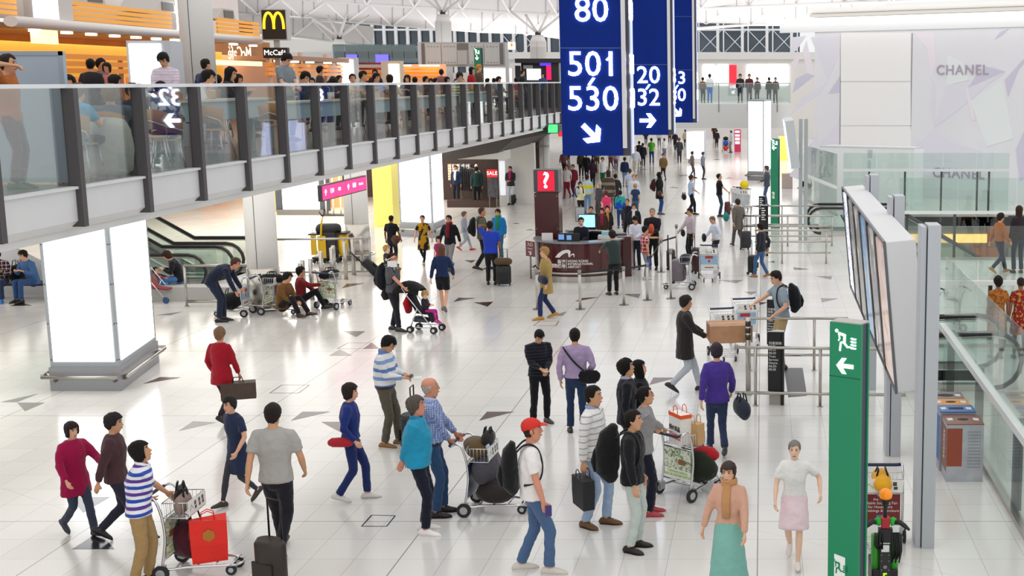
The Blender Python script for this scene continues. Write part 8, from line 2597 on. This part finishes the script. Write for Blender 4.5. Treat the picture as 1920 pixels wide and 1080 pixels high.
gal('person in white tee bowed over the counter, seen in profile',352, X=-9.75, face=10, h=1.78, top=('tee','#e2e0de'), pose='stool', lean=.75, look=(0,-10), hair=('full','#120e0d'), dz=.08)
gal('person in navy polo with short dark hair beside the white column',386, X=-10.3, face=60, h=1.64, top=('tee','#15264e'), pose='stand', hair=('crop','#1d130e'), dz=0, w=1.1)
gal('person with long black hair in black at the counter',430, X=-9.8, face=5, h=1.7, top=('shirt','#17171a'), pose='stool', hair=('long','#14100e'), fem=True, look=(0,14), dz=.12)
gal('person in grey tee standing with head bowed at the orange slats',534, X=-10.1, face=340, h=1.84, top=('tee','#7c868e'), pose='hold', hair=('full','#1d120e'), look=(0,30), skin='fair')
gal('boy in dark jacket sitting at the second counter',566, X=-9.85, face=340, h=1.70, top=('jacket','#23304c'), pose='stool', hair=('full','#120e0d'), look=(0,26), skin='fair', lean=.1, dz=.08)
gal('person with hair falling forward reading at the second counter',610, X=-9.9, face=350, h=1.64, top=('jacket','#1f2a4a'), pose='stool', hair=('long','#1c120d'), fem=True, look=(0,45), lean=.25, dz=.06)
gal('person in salmon patterned shirt with short hair by the white lit poster',661, X=-9.95, face=300, h=1.66, top=('shirt','#b89a8c','blotch','#d8c8bc',.05,.5), pose='stool', hair=('short','#15110f'), dz=.06)
gal('person in light grey tee with black hair at the third counter',681, X=-10.0, face=340, h=1.70, top=('tee','#9aa4a8'), pose='stool', hair=('full','#0f0c0b'), dz=.1)
gal('person in sky blue shirt eating at the third counter',703, X=-10.0, face=330, h=1.70, top=('tee','#4a86c0'), pose='stool', hair=('full','#15100e'), lean=.12, dz=.06)
gal('person in cream cardigan with shoulder length hair at the fourth counter',731, X=-10.0, face=100, h=1.66, top=('cardigan','#d8d4c4'), pose='stool', hair=('bob','#1a130f'), fem=True, dz=.06)
gal('person in black top with red print at the fourth counter',764, X=-10.1, face=270, h=1.66, top=('tee','#1c1a1e'), pose='stool', hair=('bob','#12100e'), fem=True, dz=.06)
gal('person in yellow and grey striped sweater bending over the last counter',852, X=-9.95, face=330, h=1.76, top=('sweater','#c9cf9a','stripe','#5a6470',.10,.3), pose='stool', lean=.45, hair=('full','#120e0d'), dz=.1)
gal('person in tan jacket leaning at the last counter',872, X=-10.1, face=200, h=1.76, top=('jacket','#a08c60'), pose='stool', lean=.35, hair=('full','#120e0d'), dz=.12)
gal('person in red top with long black hair near the green gallery pillar',884, X=-10.3, face=350, h=1.72, top=('jacket','#a01c24'), pose='stand', hair=('long','#12100e'), fem=True)
gal('person in orange knit hat and brown jacket by the green gallery pillar',898, X=-10.4, face=340, h=1.82, top=('jacket','#5a4638'), pose='stand', hair=('full','#d88a28'), skin='fair')
gal('person with raised arms passing the grey partition at the photo edge',14, X=-8.75, face=10, h=1.54, top=('tee','#b0642c'), pose='stand', hair=('short','#2a1c14'), low=('trousers','#5a3a4a'), LH=(.06,.20,1.60), RH=(.12,-.16,1.62))
G2 = [(130,-10.6,'#4a3a3a','dark haired eater just showing above the rail beside the turquoise boy'),(215,-11.2,'#6a5a54','dark haired eater just showing above the rail behind the tousled hair'),(172,-13.8,'#2a2426','person with black hair queueing at the near food counter'),(190,-14.3,'#7a6a70','person with brown hair queueing at the near food counter'),(203,-14.0,'#c47a7c','person in rose at the near food counter'),(335,-12.6,'#c9a0a0','person with white headband beyond the phone reader'),(408,-12.45,'#3a3f4a','person with black hair beyond the navy polo'),(447,-12.0,'#8a7a74','person in taupe beyond the long haired girl'),(585,-12.0,'#9aa2aa','person in pale grey standing at the orange slats'),(600,-12.6,'#3a2c28','dark figure at the orange slats'),(624,-12.4,'#8a6a50','figure with curly brown hair at the orange slats'),(636,-11.8,'#2a2a30','dark haired head before the white lit poster'),(704,-12.8,'#2a2022','dark figure in front of the red stall'),(762,-12.4,'#4a3a3a','brown figure before the lamp lit rails'),(778,-11.4,'#23242a','dark haired head at the middle of the far gallery'),(798,-11.8,'#3a2c2a','dark brown head at the middle of the far gallery'),(808,-11.0,'#5a3e30','curly brown head at the middle of the far gallery'),(816,-12.2,'#2a2c34','person in slate beyond the curly brown head'),(828,-12.6,'#8a5a5a','person in dull red beyond the curly brown head'),(838,-11.4,'#3a3434','small dark head left of the striped sweater'),(861,-12.8,'#2a3a8a','person in royal blue beyond the striped sweater'),(914,-11.8,'#7a5a5a','small figure right of the orange hat'),(926,-12.4,'#8a8478','small beige figure right of the orange hat'),(980,-10.6,'#1f1f24','person in black at the far gallery rail'),(1018,-10.4,'#33507a','person in blue uniform with cap at the far gallery rail'),(1040,-10.4,'#5a4a48','person raising a phone at the far gallery rail'),(968,-9.6,'#a03a5a','person in pink seated low behind the far gallery panes'),(935,-9.4,'#7a94b0','person in pale denim standing behind the far gallery panes')]
for i, (px, X, col_, lab) in enumerate(G2):
    gal(lab, px, X=X, face=(280,30,100,340)[i % 4], h=1.62 + .03 * (i % 4), top=('tee' if i % 2 else 'jacket', col_), hair=(('full','bob','short')[i % 3],('#15110f','#1f1612','#120e0d')[i % 3]), pose='stand' if X < -12.5 or px > 970 else 'sit', q=0, dz=0 if X < -12.5 or px > 970 else .12)
